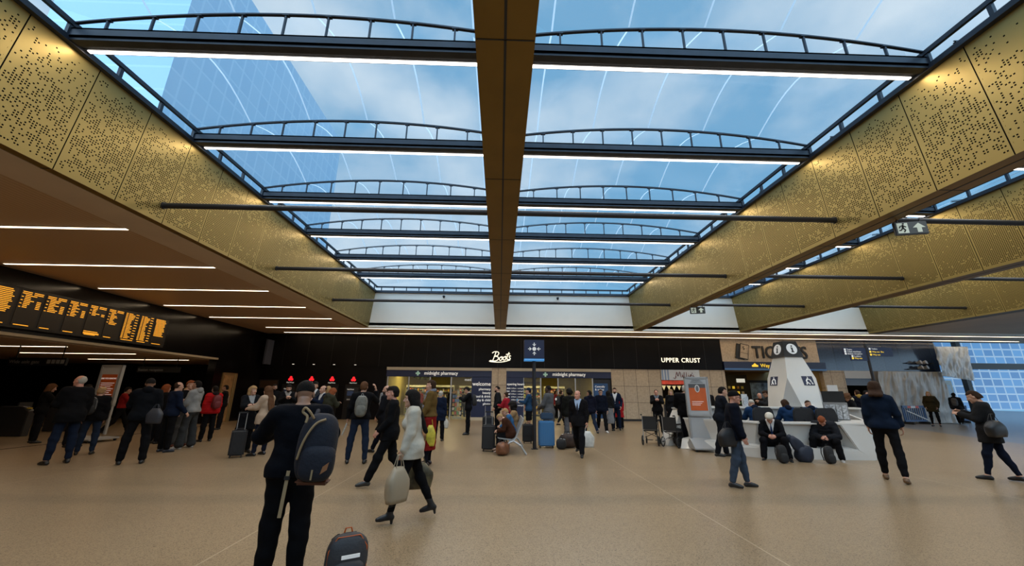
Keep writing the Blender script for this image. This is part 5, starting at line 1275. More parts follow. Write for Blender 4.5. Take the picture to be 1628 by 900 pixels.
def person(label, x, y, face, h=1.8, lod=1, z=0.0, sex='m', lean=0, tilt=0, neck=(0, 0), legs=((0, 0, 4), (0, 0, 4)), arms=((0, 8, 8, 0), (0, 8, 8, 0)), build=1.0,
           skin='light', hair='brown', hs='short', top='jacket', tc=(0.012, 0.014, 0.02), tlen=0.86, bot='trousers', bc=(0.012, 0.012, 0.016), blen=0.08, shoe=(0.01, 0.01, 0.01), heel=0.0,
           shirt=None, tie=None, scarf=None, hood=None, hat=None, beard=False, glasses=False, sit=None, curl=25, blw=1.0, foot=(None, None), group=None, crop=None, sleeve=1.0, bulk=0.0, cat='person'):
    """face: compass heading in degrees, 0 looks away from the camera (+Y), 90 to the right. legs: (hip flex, knee flex, spread) left,right.
    arms: (shoulder flex, out, elbow flex, forearm inwards) left,right. Body frame: +Y forwards, -X is the person's left."""
    global npeople; npeople += 1; seed = npeople
    s = h/1.78; hb = {0: 0.013, 1: 0.019, 2: 0.024}[lod]; hh_ = {0: 0.0055, 1: 0.0085, 2: 0.011}[lod]; hd = {0: 0.0045, 1: 0.006, 2: 0.008}[lod]
    shw = (0.175 if sex == 'm' else 0.155)*build; hipw = 0.092
    # torso frame (about pelvis)
    P = np.array([0, 0, 0.0])
    Rl = rotm('y', tilt) @ rotm('x', -lean*0.5); Ru = rotm('y', tilt) @ rotm('x', -lean)
    waist = P+Rl @ np.array([0, 0, 0.14]); chest = waist+Ru @ np.array([0, 0.0, 0.17]); nb = chest+Ru @ np.array([0, -0.005, 0.21])
    Rn = Ru @ rotm('x', -neck[0]*0.5)
    RH = Ru @ rotm('z', -neck[1]) @ rotm('x', -neck[0])
    skull = nb+Rn @ np.array([0, 0.015, 0.075])+RH @ np.array([0, 0.015, 0.075])
    J = {}
    for i, sd in enumerate((-1, 1)):
        hf, kf, sp = legs[i]
        hip = P+np.array([sd*hipw, 0, -0.03])
        a = math.radians(hf); b = math.radians(hf-kf); c = math.radians(sp)
        td = np.array([sd*math.sin(c), math.sin(a)*math.cos(c), -math.cos(a)*math.cos(c)]); kn = hip+td*0.43
        sdv = np.array([sd*math.sin(c)*0.4, math.sin(b), -math.cos(b)]); sdv /= np.linalg.norm(sdv); an = kn+sdv*0.415
        fp = foot[i] if foot[i] is not None else (0 if kf < 30 or sit else min(50, (kf-hf)*0.8))
        fa = math.radians(-fp); to = math.radians(sd*10)
        fd = np.array([math.sin(to)*math.cos(fa), math.cos(to)*math.cos(fa), math.sin(fa)])
        J[('leg', i)] = (hip, kn, an, fd)
    def solez(i):
        hip, kn, an, fd = J[('leg', i)]
        toe = an+fd*0.16
        return min(an[2]-0.075*1.0-heel, toe[2]-(0.055))
    zb = sit if sit is not None else None
    lowest = min(solez(0), solez(1))
    zp = -lowest if zb is None else (sit/s+0.10)
    off = np.array([0, 0, zp])
    for i, sd in enumerate((-1, 1)):
        sf, ab, ef, inn = arms[i]
        sh = nb+Ru @ np.array([sd*shw, -0.005, -0.045])
        a = math.radians(sf); c = math.radians(ab)
        ud = Ru @ np.array([sd*math.sin(c), math.sin(a)*math.cos(c), -math.cos(a)*math.cos(c)]); el = sh+ud*0.275
        a2 = math.radians(sf+ef); n_ = math.radians(inn)
        fdv = Ru @ np.array([-sd*math.sin(n_)+sd*math.sin(c)*0.5*math.cos(n_), math.sin(a2)*math.cos(n_), -math.cos(a2)*math.cos(n_)]); fdv /= np.linalg.norm(fdv)
        wr = el+fdv*0.245
        J[('arm', i)] = (sh, el, wr, fdv)
    rz = -math.radians(face)
    root = empty('person', (x, y, z), rz, label, cat, group)
    def T(V): return (V+off)*s
    bo = 1.0*build
    # ---------- body ----------
    def limbs(S, g, arm_to=1.0, leg_to=1.0, torso=True, arm=True, leg=True, k=0.04):
        if torso:
            S.cap(P+np.array([-0.07, 0, 0]), P+np.array([0.07, 0, 0]), 0.095*bo+g, None, k)
            S.cap(P, waist, 0.105*bo+g, 0.10*bo+g, k)
            S.ell(waist, (0.135*bo+g, 0.098*bo+g, 0.13+g), Ru, k)
            S.ell(chest+Ru @ np.array([0, -0.005, 0.03]), ((0.165 if sex == 'm' else 0.148)*bo+g, 0.112*bo+g, 0.19+g), Ru, k)
            S.cap(nb+Ru @ np.array([-shw*0.8, -0.01, -0.05]), nb+Ru @ np.array([shw*0.8, -0.01, -0.05]), 0.055*bo+g, None, 0.05)
            S.cap(nb+Ru @ np.array([-shw*0.45, -0.012, -0.015]), nb+Ru @ np.array([shw*0.45, -0.012, -0.015]), 0.05*bo+g, None, 0.05)
            if sex == 'f': 
                for sd in (-1, 1): S.ell(chest+Ru @ np.array([sd*0.07, 0.085, 0.01]), (0.062+g*0.7,)*3, None, 0.04)
        if arm:
            for i in (0, 1):
                sh, el, wr, fdv = J[('arm', i)]
                S.cap(sh, el, 0.052*bo+g, 0.040*bo+g, 0.035)
                if arm_to > 0.55: S.cap(el, el+(wr-el)*min(1, (arm_to-0.5)*2), 0.040*bo+g, 0.028+g*0.9, 0.02)
        if leg:
            for i in (0, 1):
                hip, kn, an, fd = J[('leg', i)]
                S.cap(hip, kn, 0.074*bo+g, 0.047*bo+g, 0.04)
                S.ell(hip+np.array([0, -0.035, 0.03]), (0.080+g*0.8, 0.076+g*0.8, 0.09+g*0.8), None, 0.05)
                if leg_to > 0.5:
                    e = kn+(an-kn)*min(1, (leg_to-0.5)*2)
                    S.cap(kn, e, 0.045*bo+g, 0.034+g, 0.02)
                    if leg_to > .8: S.cap(kn+(an-kn)*0.12+np.array([0, -0.010, 0]), kn+(an-kn)*0.5+np.array([0, -0.014, 0]), 0.040*bo+g, 0.038+g, 0.02)
        return S
    B = limbs(SDF(), 0.0 if bot != 'none' else 0.0)
    B.cap(nb, skull+RH @ np.array([0, -0.03, -0.06]), 0.056*bo**0.5, 0.052, 0.03)
    for i in (0, 1):
        hip, kn, an, fd = J[('leg', i)]; B.cap(an, an+fd*0.13+np.array([0, 0, -0.045]), 0.032, 0.022, 0.03)
    V, Q = B.mesh(hb); Vs = [V]; Qs = [Q]; Ms = [np.zeros(len(Q), int)]; nV = len(V)
    # head
    H = SDF()
    def hp(p): return skull+RH @ np.array(p)
    def he(c, r, k=0.02): H.ell(hp(c), r, RH, k)
    H.cap(hp((0, -0.025, -0.15)), hp((0, -0.015, -0.05)), 0.052, 0.055, 0.02)
    he((0, -0.012, 0.032), (0.076, 0.096, 0.088)); he((0, 0.030, -0.035), (0.060, 0.062, 0.075)); he((0, 0.042, -0.075), (0.045 if sex == 'm' else 0.038, 0.045, 0.035)); he((0, 0.076, -0.095), (0.022, 0.018, 0.018), 0.02)
    he((0, 0.075, 0.028), (0.052, 0.018, 0.014), 0.02)
    H.cap(hp((0, 0.086, 0.016)), hp((0, 0.112, -0.024)), 0.0085, 0.0135, 0.010)
    for sd in (-1, 1):
        he((sd*0.012, 0.094, -0.030), (0.009, 0.009, 0.008), 0.006); he((sd*0.076, -0.008, -0.008), (0.010, 0.020, 0.031), 0.006)
        he((sd*0.046, 0.060, -0.022), (0.018, 0.018, 0.016), 0.02); he((sd*0.030, 0.073, 0.006), (0.013, 0.012, 0.010), 0.008)
    H.cap(hp((-0.019, 0.082, -0.062)), hp((0.019, 0.082, -0.062)), 0.0075, None, 0.008)
    for sd in (-1, 1):
        cpt = hp((sd*0.030, 0.101, 0.006)); 
        H.cut(lambda X, Y, Z, c=cpt: 0.018-np.sqrt((X-c[0])**2+(Y-c[1])**2+(Z-c[2])**2))
    V, Q = H.mesh(hh_)
    Cc = V[Q].mean(1); L = (Cc-skull) @ RH    # head coordinates
    mi = np.zeros(len(Q), int)
    ex = np.abs(L[:, 0]); fr = L[:, 1] > 0.05
    mi[fr & (((ex-0.030)/0.015)**2+((L[:, 2]-0.006)/0.0075)**2 < 1)] = 4
    mi[fr & (((ex-0.030)/0.006)**2+((L[:, 2]-0.006)/0.007)**2 < 1)] = 1
    mi[fr & (ex < 0.024) & (np.abs(L[:, 2]+0.062) < 0.0075) & (L[:, 1] > 0.078)] = 2
    mi[fr & (ex > 0.012) & (ex < 0.048) & (np.abs(L[:, 2]-0.031+0.15*(ex-0.03)) < 0.0045)] = 3
    if beard: mi[(L[:, 2] < -0.040) & (L[:, 2] > -0.13) & (L[:, 1] > 0.01) & ~((ex < 0.02) & (np.abs(L[:, 2]+0.062) < 0.007))] = 3; mi[fr & (ex < 0.03) & (np.abs(L[:, 2]+0.047) < 0.006)] = 3
    if hs == 'stubble': mi[(L[:, 2] > 0.03-0.6*np.maximum(L[:, 1], -0.05)*0) & (L[:, 1] < 0.045)] = 3
    Vs.append(V); Qs.append(Q+nV); nV += len(V); Ms.append(mi)
    # hands
    for i, sd in enumerate((-1, 1)):
        sh, el, wr, f = J[('arm', i)]
        # hand frame: f along fingers; palm normal pn points inwards/down
        inward = Ru @ np.array([-sd, 0, 0]); up_ = np.array([0, 0, 1.0])
        pn = inward-f*inward.dot(f)
        if np.linalg.norm(pn) < 0.3: pn = np.array([0, -1.0, 0])-f*f.dot([0, -1, 0])
        pn /= np.linalg.norm(pn)
        if abs(f[2]) < 0.75: pn2 = -up_+f*f[2]; pn2 = pn2/np.linalg.norm(pn2); pn = pn*0.75+pn2*0.66*0.6; pn = pn-f*pn.dot(f); pn /= np.linalg.norm(pn)
        tdir = np.cross(f, pn); 
        if tdir.dot(Ru @ np.array([0, 1, 0.6])) < 0: tdir = -tdir
        Hd = SDF(); q = 1.0 if sex == 'm' else 0.9
        Hd.cap(wr-f*0.06, wr+f*0.01, 0.029*q, 0.026*q, 0.02)
        pc = wr+f*0.05*q
        Rm = np.stack([tdir, pn, f], 1)
        Hd.ell(pc, (0.040*q, 0.0155*q, 0.050*q), Rm, 0.012)
        for j in range(4):
            base = wr+f*0.085*q+tdir*(0.027-0.018*j)*q
            Lf = (0.044, 0.049, 0.046, 0.036)[j]*q; cu = math.radians(curl*(1+0.12*j)); p = base; dcur = 0
            pts = [base-f*0.02]; 
            for sgm, ln_ in enumerate((0.9, 0.58, 0.5)):
                dcur += cu*(0.7 if sgm == 0 else 1.0)
                d_ = f*math.cos(dcur)+pn*math.sin(dcur); p = p+d_*Lf*ln_; pts.append(p)
            Hd.chain(pts, [0.0085*q, 0.0088*q, 0.0078*q, 0.0066*q], 0.004)
        tb = wr+f*0.022*q+tdir*0.024*q; td1 = (f*0.62+tdir*0.62+pn*0.45); td1 /= np.linalg.norm(td1); p1 = tb+td1*0.036*q; td2 = (f*0.85+tdir*0.15+pn*0.5); td2 /= np.linalg.norm(td2)
        Hd.chain([tb, p1, p1+td2*0.030*q], [0.013*q, 0.0105*q, 0.0085*q], 0.006)
        V, Q = Hd.mesh(hd); Vs.append(V); Qs.append(Q+nV); nV += len(V); Ms.append(np.zeros(len(Q), int))
    hairm = HAIR[hair]
    np_mesh('body', T(np.concatenate(Vs)), np.concatenate(Qs), [SKIN[skin], m_eye, LIPS, hairm, m_eyew], root, np.concatenate(Ms))
    # ---------- trousers / skirt ----------
    bm_ = cloth(bc)
    if bot in ('trousers', 'jeans', 'shorts', 'leggings', 'wide'):
        g = {'trousers': 0.016, 'jeans': 0.011, 'shorts': 0.018, 'leggings': 0.006, 'wide': 0.022}[bot]
        S = SDF(); S.cap(P+np.array([-0.07, 0, 0]), P+np.array([0.07, 0, 0]), 0.098*bo+g, None, 0.04); S.cap(P, waist, 0.105*bo+g, 0.10*bo+g, 0.04)
        for i in (0, 1):
            hip, kn, an, fd = J[('leg', i)]
            S.cap(hip, kn, 0.084*bo+g, 0.057*bo+g, 0.05); S.ell(hip+np.array([0, -0.035, 0.03]), (0.080+g*0.8, 0.076+g*0.8, 0.09+g*0.8), None, 0.05)
            if bot == 'shorts': S.cap(hip, hip+(kn-hip)*0.85, 0.09+g, 0.085+g, 0.03); 
            else:
                S.cap(kn, kn+np.array([0, 0.004, 0]), 0.063*bo+g, None, 0.03)
                e = kn+(an-kn)*(1.0-blen*1.2); ek = {'leggings': 0.037, 'jeans': 0.045, 'trousers': 0.055, 'wide': 0.085}[bot]
                S.cap(kn, e, 0.055*bo+g, ek+g*0.8, 0.03); S.cap(kn+(an-kn)*0.1+np.array([0, -0.012, 0]), kn+(an-kn)*0.5+np.array([0, -0.018, 0]), 0.046*bo+g, 0.045+g, 0.04)
                ee = e+np.array([0, 0, 0.0])
        wz = waist
        wn2 = Rl @ np.array([0, 0, 1.0])
        S.cut(lambda X, Y, Z: np.minimum((X-wz[0])*wn2[0]+(Y-wz[1])*wn2[1]+(Z-wz[2]-0.02)*wn2[2], 0.17-(Y-wz[1])))
        if bot == 'shorts':
            zk = min(J[('leg', 0)][1][2], J[('leg', 1)][1][2])+0.03
            S.cut(lambda X, Y, Z: zk-Z)
        V, Q = S.mesh(hb, 0.0045, seed); np_mesh('trousers' if bot != 'shorts' else 'shorts', T(V), Q, bm_, root)
    elif bot == 'skirt':
        S = SDF(); S.cap(P+np.array([-0.07, 0, 0]), P+np.array([0.07, 0, 0]), 0.115, None, 0.04); S.cap(P, waist, 0.115, 0.105, 0.04)
        k0 = (J[('leg', 0)][1]+J[('leg', 1)][1])/2; 
        S.cap(P+np.array([0, 0, 0.0]), k0+np.array([0, 0, -0.15]), 0.13, 0.16, 0.06)
        for i in (0, 1):
            hip, kn, an, fd = J[('leg', i)]; S.cap(hip, kn, 0.1, 0.09, 0.08); S.cap(kn, kn+(an-kn)*0.45, 0.09, 0.09, 0.08)
        zk = k0[2]-0.18; S.cut(lambda X, Y, Z: zk-Z)
        V, Q = S.mesh(hb, 0.006, seed); np_mesh('skirt', T(V), Q, bm_, root)
        S = SDF()
        for i in (0, 1):
            hip, kn, an, fd = J[('leg', i)]; S.cap(kn, an, 0.060, 0.043, 0.02).cap(kn+(an-kn)*0.12, kn+(an-kn)*0.5+np.array([0, -0.014, 0]), 0.052, 0.050, 0.03)
        V, Q = S.mesh(hb); np_mesh('tights', T(V), Q, cloth((0.012, 0.012, 0.02)), root)
    # ---------- top ----------
    tm = cloth(tc); g = {'jacket': 0.022, 'coat': 0.028, 'suit': 0.020, 'tshirt': 0.010, 'hoodie': 0.024, 'puffer': 0.040, 'sweater': 0.018}[top]+bulk
    S = SDF(); limbs(S, g, 0.0, 0, True, False, False, 0.04)
    S.cap(P+np.array([-0.06, 0, 0.02]), P+np.array([0.06, 0, 0.02]), 0.103*bo+g, None, 0.04)
    if top in ('jacket', 'coat', 'hoodie', 'puffer') and sex == 'm': S.ell(waist+Rl @ np.array([0, 0.0, -0.03]), (0.150*bo+g, 0.105*bo+g, 0.20+g), Rl, 0.05)
    for i in (0, 1):
        sh, el, wr, fdv = J[('arm', i)]
        S.cap(sh, el if top != 'tshirt' else sh+(el-sh)*0.7, 0.055*bo+g, 0.046*bo+g, 0.035)
        if top != 'tshirt' and sleeve > 0.5: S.cap(el, el+(wr-el)*0.93*sleeve, 0.045*bo+g, 0.032+g*0.9, 0.02)
    for i in (0, 1):
        S.ell(J[('leg', i)][0]+np.array([0, -0.035, 0.03]), (0.085+g, 0.085+g, 0.09+g), None, 0.05)
    hem = P[2]+(tlen-0.95)   # tlen: hem height as in a 1.78 m person
    if sit is not None: hem = -0.14
    n_leg = max(0, 0.93-tlen)
    for i in (0, 1):
        hip, kn, an, fd = J[('leg', i)]
        fr_ = min(1.0, (n_leg+0.06)/0.43) if sit is None else 0.30
        S.cap(hip+np.array([0, 0, 0.02]), hip+(kn-hip)*fr_, 0.088*bo+g, (0.082+0.02*(top == 'coat'))*bo+g, 0.07)
        if fr_ >= 1.0 and sit is None: S.cap(kn, kn+(an-kn)*0.3, 0.095+g, 0.10+g, 0.07)
    if sit is None and n_leg > 0.08:
        m_ = (J[('leg', 0)][1]+J[('leg', 1)][1])/2*0.9; S.cap(P, P+(m_-P)*min(1, n_leg/0.42), 0.12+g, 0.13+g, 0.08)
    if sit is None: S.cut(lambda X, Y, Z: hem-Z)
    # neckline
    nk = nb+Ru @ np.array([0, 0.0, 0.05])
    un = Ru @ np.array([0, -0.15, 1.0]); un /= np.linalg.norm(un)
    if top in ('jacket', 'coat', 'puffer', 'hoodie', 'suit'): S.cap(nb+Ru @ np.array([0, -0.018, -0.01]), nb+Ru @ np.array([0, -0.012, 0.035]), 0.066, 0.066, 0.02)
    S.cut(lambda X, Y, Z: (X-nk[0])*un[0]+(Y-nk[1])*un[1]+(Z-nk[2])*un[2]-(0.0 if top != 'tshirt' else -0.03))
    sts = Ru.T
    if shirt is not None:
        dep = 0.30 if top in ('suit', 'coat') else 0.18
        def vcut(X, Y, Z):
            x, y, z = X-nb[0], Y-nb[1], Z-nb[2]
            lx = sts[0, 0]*x+sts[0, 1]*y+sts[0, 2]*z; ly = sts[1, 0]*x+sts[1, 1]*y+sts[1, 2]*z; lz = sts[2, 0]*x+sts[2, 1]*y+sts[2, 2]*z
            wv = 0.086*np.clip((lz+dep)/dep, 0, 1.2)
            return np.minimum(np.minimum(wv-np.abs(lx), ly-0.0), 0.2)
        S.cut(vcut)
    if top == 'puffer': S.cut(lambda X, Y, Z: np.full_like(X, -1.0))
    V, Q = S.mesh(hb*0.9, 0.0042 if top != 'tshirt' else 0.003, seed+7)
    if top == 'puffer':
        # quilting
        L = (V-nb) @ Ru; V = V*(1)-0
        nrm = V-(P+np.array([0, 0, 0.3])); nrm[:, 2] = 0; nrm /= np.maximum(np.linalg.norm(nrm, axis=1), 0.05)[:, None]
        V = V+nrm*(0.010*np.abs(np.sin(L[:, 2]*math.pi/0.085))[:, None])
    tn = {'jacket': 'jacket', 'coat': 'coat', 'suit': 'suit_jacket', 'tshirt': 'shirt', 'hoodie': 'hooded_top', 'puffer': 'puffer_jacket', 'sweater': 'sweater'}[top]
    np_mesh(tn, T(V), Q, tm, root)
    if shirt is not None:
        S = SDF(); limbs(S, 0.010, 0, 0, True, False, False, 0.04); S.cap(nb+Ru @ np.array([0, -0.012, -0.01]), nb+Ru @ np.array([0, -0.004, 0.05]), 0.061, 0.060, 0.02)
        S.cut(lambda X, Y, Z: (X-nk[0])*un[0]+(Y-nk[1])*un[1]+(Z-nk[2]-0.012)*un[2]); S.cut(lambda X, Y, Z: -0.0-(Z-P[2]))
        V, Q = S.mesh(hb*0.9); np_mesh('shirt', T(V), Q, cloth(shirt), root)
    if tie is not None:
        S = SDF()
        f0 = nb+Ru @ np.array([0, 0.060, -0.005]); f1 = chest+Ru @ np.array([0, 0.128*bo, 0.04]); f2 = waist+Ru @ np.array([0, 0.118*bo, 0.03])
        S.cap(f0, f1, 0.014, 0.020, 0.01).cap(f1, f2, 0.020, 0.026, 0.01)
        V, Q = S.mesh(0.011); np_mesh('tie', T(V), Q, cloth(tie), root)
    if hood:
        S = SDF(); S.ell(nb+Ru @ np.array([0, -0.085, 0.02]), (0.105, 0.06, 0.085), Ru, 0.03); S.cap(nb+Ru @ np.array([-0.08, -0.02, 0.03]), nb+Ru @ np.array([0.08, -0.02, 0.03]), 0.035, None, 0.03)
        S.cap(nb+Ru @ np.array([-0.085, 0.0, 0.02]), nb+Ru @ np.array([-0.05, 0.09, -0.05]), 0.03, 0.02, 0.03); S.cap(nb+Ru @ np.array([0.085, 0.0, 0.02]), nb+Ru @ np.array([0.05, 0.09, -0.05]), 0.03, 0.02, 0.03)
        V, Q = S.mesh(hb*0.8, 0.004, seed); np_mesh('hood', T(V), Q, cloth(hood), root)
    if scarf:
        S = SDF(); n = 10
        for k in range(n):
            a0, a1 = 2*math.pi*k/n, 2*math.pi*(k+1)/n
            S.cap(nb+Ru @ np.array([0.075*math.cos(a0), 0.005+0.075*math.sin(a0), 0.03-0.03*math.sin(a0)]), nb+Ru @ np.array([0.075*math.cos(a1), 0.005+0.075*math.sin(a1), 0.03-0.03*math.sin(a1)]), 0.032, None, 0.02)
        S.cap(nb+Ru @ np.array([-0.03, 0.09, 0.0]), nb+Ru @ np.array([-0.07, 0.14, -0.30]), 0.035, 0.03, 0.02); S.cap(nb+Ru @ np.array([0.03, 0.09, 0.0]), nb+Ru @ np.array([0.05, 0.15, -0.18]), 0.035, 0.03, 0.02)
        V, Q = S.mesh(hb*0.7, 0.004, seed); np_mesh('scarf', T(V), Q, mat('scarf_%d' % int(scarf[0]*100), scarf, 0.9, var=0.7, vscale=35), root)
    # ---------- shoes ----------
    sm = leather(shoe)
    for i in (0, 1):
        hip, kn, an, fd = J[('leg', i)]; S = SDF()
        dn = np.array([0, 0, -1.0])-fd*(-fd[2]); dn /= np.linalg.norm(dn)
        hl = an-fd*0.035+dn*0.042; toe = an+fd*0.155+dn*0.052
        S.cap(hl, an+dn*0.02, 0.033, 0.038, 0.02); S.cap(hl, toe, 0.032, 0.027, 0.02); S.cap(an+dn*0.01, an+fd*0.11+dn*0.04, 0.036, 0.030, 0.03)
        if heel > 0:
            S.cap(an, an-(an-kn)*0.28*(1 if heel > 0.02 else 0.6), 0.043, 0.047, 0.02); S.cap(hl+dn*0.02, hl+dn*(0.03+heel), 0.022, 0.017, 0.005)
        V, Q = S.mesh(0.009 if lod < 2 else 0.013); np_mesh('shoe', T(V), Q, sm, root)
    # ---------- hair / hats ----------
    if hs not in ('none', 'stubble') and not (hat == 'full'):
        S = SDF()
        def he2(c, r, k=0.02): S.ell(hp(c), r, RH, k)
        th = {'short': 0.010, 'crew': 0.005, 'balding': 0.006, 'bob': 0.022, 'long': 0.018, 'afro': 0.040, 'curly': 0.050, 'pony': 0.010, 'bun': 0.012, 'shoulder': 0.014, 'thick': 0.018}[hs]
        he2((0, -0.012, 0.034), (0.077+th, 0.098+th, 0.089+th))
        if hs in ('short', 'thick', 'crew', 'pony', 'bun'): he2((0, -0.035, -0.02), (0.066+th, 0.070+th, 0.07))
        if hs == 'thick': he2((0, 0.045, 0.100), (0.06, 0.045, 0.03))
        if hs in ('bob', 'curly', 'shoulder', 'long'):
            S.cap(hp((-0.06, -0.02, 0.0)), hp((-0.068, -0.02, -0.10)), 0.035+th*0.4, 0.03+th*0.4, 0.03); S.cap(hp((0.06, -0.02, 0.0)), hp((0.068, -0.02, -0.10)), 0.035+th*0.4, 0.03+th*0.4, 0.03)
            S.cap(hp((-0.03, -0.06, 0.0)), hp((-0.035, -0.07, -0.12)), 0.05+th*0.4, 0.04+th*0.4, 0.03); S.cap(hp((0.03, -0.06, 0.0)), hp((0.035, -0.07, -0.12)), 0.05+th*0.4, 0.04+th*0.4, 0.03)
        if hs in ('long', 'shoulder'):
            ln_ = 0.46 if hs == 'long' else 0.0
            bk = Ru @ np.array([0, -0.11, -0.02-ln_*0.55]); 
            for sx in (-0.055, 0.0, 0.055): S.cap(hp((sx, -0.07, -0.08)), nb+Ru @ np.array([sx*1.3, -0.155-g*0.8, 0.02-ln_*0.75]), 0.05, 0.032, 0.04)
        if hs == 'pony': S.cap(hp((0, -0.10, 0.0)), hp((0, -0.105, -0.13)), 0.032, 0.018, 0.02)
        if hs == 'bun': S.ell(hp((0, -0.09, 0.10)), (0.045, 0.045, 0.04), None, 0.02)
        RT = RH.T
        def facecut(X, Y, Z):
            x, y, z = X-skull[0], Y-skull[1], Z-skull[2]
            lx = RT[0, 0]*x+RT[0, 1]*y+RT[0, 2]*z; ly = RT[1, 0]*x+RT[1, 1]*y+RT[1, 2]*z; lz = RT[2, 0]*x+RT[2, 1]*y+RT[2, 2]*z
            if hs in ('short', 'crew', 'thick', 'balding', 'pony', 'bun', 'afro'):
                f = np.minimum(ly-(-0.01+0.0*lz), 0.064-lz)          # face area open
                f2 = np.minimum(0.005+0.0*lz-lz-(-0.0), ly+0.055)
                side = np.minimum(0.018-lz, ly+0.035)
                nape = (-0.060 if hs != 'crew' else 0.004)-lz
                r = np.maximum(np.maximum(f, side), nape)
                if hs == 'balding': r = np.maximum(r, np.minimum(lz-0.055, ly+0.06))
                return r
            f = np.minimum(ly-0.012, 0.058-lz)
            wid = 0.062-np.abs(lx)
            return np.minimum(f, np.maximum(wid, ly-0.055)) if hs == 'long' else np.minimum(f, np.maximum(wid+0.01, ly-0.045))
        S.cut(facecut)
        V, Q = S.mesh(hh_*1.0, 0.0035 if hs not in ('curly', 'afro') else 0.010, seed)
        if len(Q): np_mesh('hair', T(V), Q, hairm, root)
    if hat:
        S = SDF(); S.ell(hp((0, -0.012, 0.045)), (0.088, 0.108, 0.095), RH, 0.02)
        RT = RH.T
        S.cut(lambda X, Y, Z: 0.035+0.25*(RT[1, 0]*(X-skull[0])+RT[1, 1]*(Y-skull[1])+RT[1, 2]*(Z-skull[2]))-(RT[2, 0]*(X-skull[0])+RT[2, 1]*(Y-skull[1])+RT[2, 2]*(Z-skull[2])))
        if hat == 'cap': S2 = SDF(); S2.ell(hp((0, 0.115, 0.055)), (0.06, 0.065, 0.012), RH, 0.01); V2, Q2 = S2.mesh(0.008)
        V, Q = S.mesh(0.009)
        hc = cloth((0.01, 0.01, 0.012)) if hat != 'cap' else cloth((0.015, 0.03, 0.07))
        ho = np_mesh('hat', T(V), Q, hc, root)
        if hat == 'cap': np_mesh('peak', T(V2), Q2, hc, ho)
    if glasses:
        gm = MB()
        for sd in (-1, 1):
            pts = [T(hp((sd*0.032+0.019*math.cos(2*math.pi*k/10), 0.098, 0.004+0.015*math.sin(2*math.pi*k/10)))) for k in range(10)]
            gm.tube(pts, 0.003*s, 5, closed=True); gm.tube([T(hp((sd*0.05, 0.097, 0.006))), T(hp((sd*0.082, 0.0, 0.006)))], 0.0025*s, 5)
        gm.tube([T(hp((-0.013, 0.099, 0.006))), T(hp((0.013, 0.099, 0.006)))], 0.0025*s, 5)
        gm.build('glasses', m_black, root)
    info = {}
    Rz = np.array(rotm('z', -face))
    for i in (0, 1):
        info['hand%d' % i] = Rz @ T(J[('arm', i)][2]+J[('arm', i)][3]*0.09)+np.array([x, y, z])
    info['back'] = Rz @ T(chest+Ru @ np.array([0, -0.13*bo-g, 0]))+np.array([x, y, z])
    info['root'] = root; info['s'] = s; info['nb'] = Rz @ T(nb)+np.array([x, y, z]); info['waist'] = Rz @ T(waist)+np.array([x, y, z])
    return info

def phone(info, face, label, tilt_=55, hand=0.5):
    c = info['hand0']*(1-hand)+info['hand1']*hand
    t = empty('mobile_phone', tuple(c), -math.radians(face), label, 'mobile phone')
    R_ = Matrix.Rotation(math.radians(tilt_), 4, 'X')
    MB().box(-0.036, 0.036, -0.005, 0.005, -0.03, 0.11, mtx=R_).build('body', m_black, t, bevel=0.003)
    MB().box(-0.032, 0.032, -0.007, -0.0052, -0.025, 0.105, mtx=R_).build('screen', mat('phone_screen', (0.05, 0.06, 0.08), 0.1, emit=(0.5, 0.6, 0.8), estr=0.4), t)
    return t
def worn_pack(info, face, s, m, label, trim=None, dx=0.0, dz=-0.28, rolltilt=0.0):
    b = info['back']; f = math.radians(face); right = np.array([math.cos(f), -math.sin(f), 0]); back = -np.array([math.sin(f), math.cos(f), 0])
    p = b+back*0.085*s+right*dx
    t = rucksack(p[0], p[1], p[2]+dz*s, -f, s, m, label, trim=trim)
    return t
def hand_bag(pos, m, label, w_=0.34, h_=0.36, d_=0.10, rz=0.0, soft=True, name='carrier_bag', cat='bag', drop=0.16, print_=None):
    t = empty(name, (pos[0], pos[1], pos[2]-h_-drop+0.02), rz, label, cat)
    n = 14; mb = MB(); vs = []
    rg = random.Random(int(abs(pos[0])*1000)); ph = rg.uniform(0, 6)
    lv = 8
    for j in range(lv+1):
        v = j/lv; ww = w_/2*(0.86+0.16*math.sin(math.pi*min(1, v*0.9))-1.3*max(0, v-0.62)); dd = d_/2*(0.6+0.55*math.sin(math.pi*(0.12+0.75*v)))*(1-0.5*max(0, v-0.8)*3)
        for i in range(n):
            a = 2*math.pi*i/n; k = 1+0.05*math.sin(4*a+ph+5*v)
            ca, sa = math.cos(a), math.sin(a)
            vs.append((ww*math.copysign(abs(ca)**0.5, ca)*k, dd*math.copysign(abs(sa)**0.5, sa)*k, h_*v))
    fs = [(j*n+i, j*n+(i+1) % n, (j+1)*n+(i+1) % n, (j+1)*n+i) for j in range(lv) for i in range(n)]+[tuple(range(n))[::-1], tuple(lv*n+i for i in range(n))]
    mb.add(vs, fs); mb.build('bag_body', m, t, smooth=soft)
    for sy_ in (-1, 1): MB().tube([(-w_*0.2, sy_*d_*0.2, h_*0.98), (-w_*0.08, sy_*0.01, h_+drop*0.9), (w_*0.08, sy_*0.01, h_+drop*0.9), (w_*0.2, sy_*d_*0.2, h_*0.98)], 0.006, 6).build('handle', m, t)
    return t
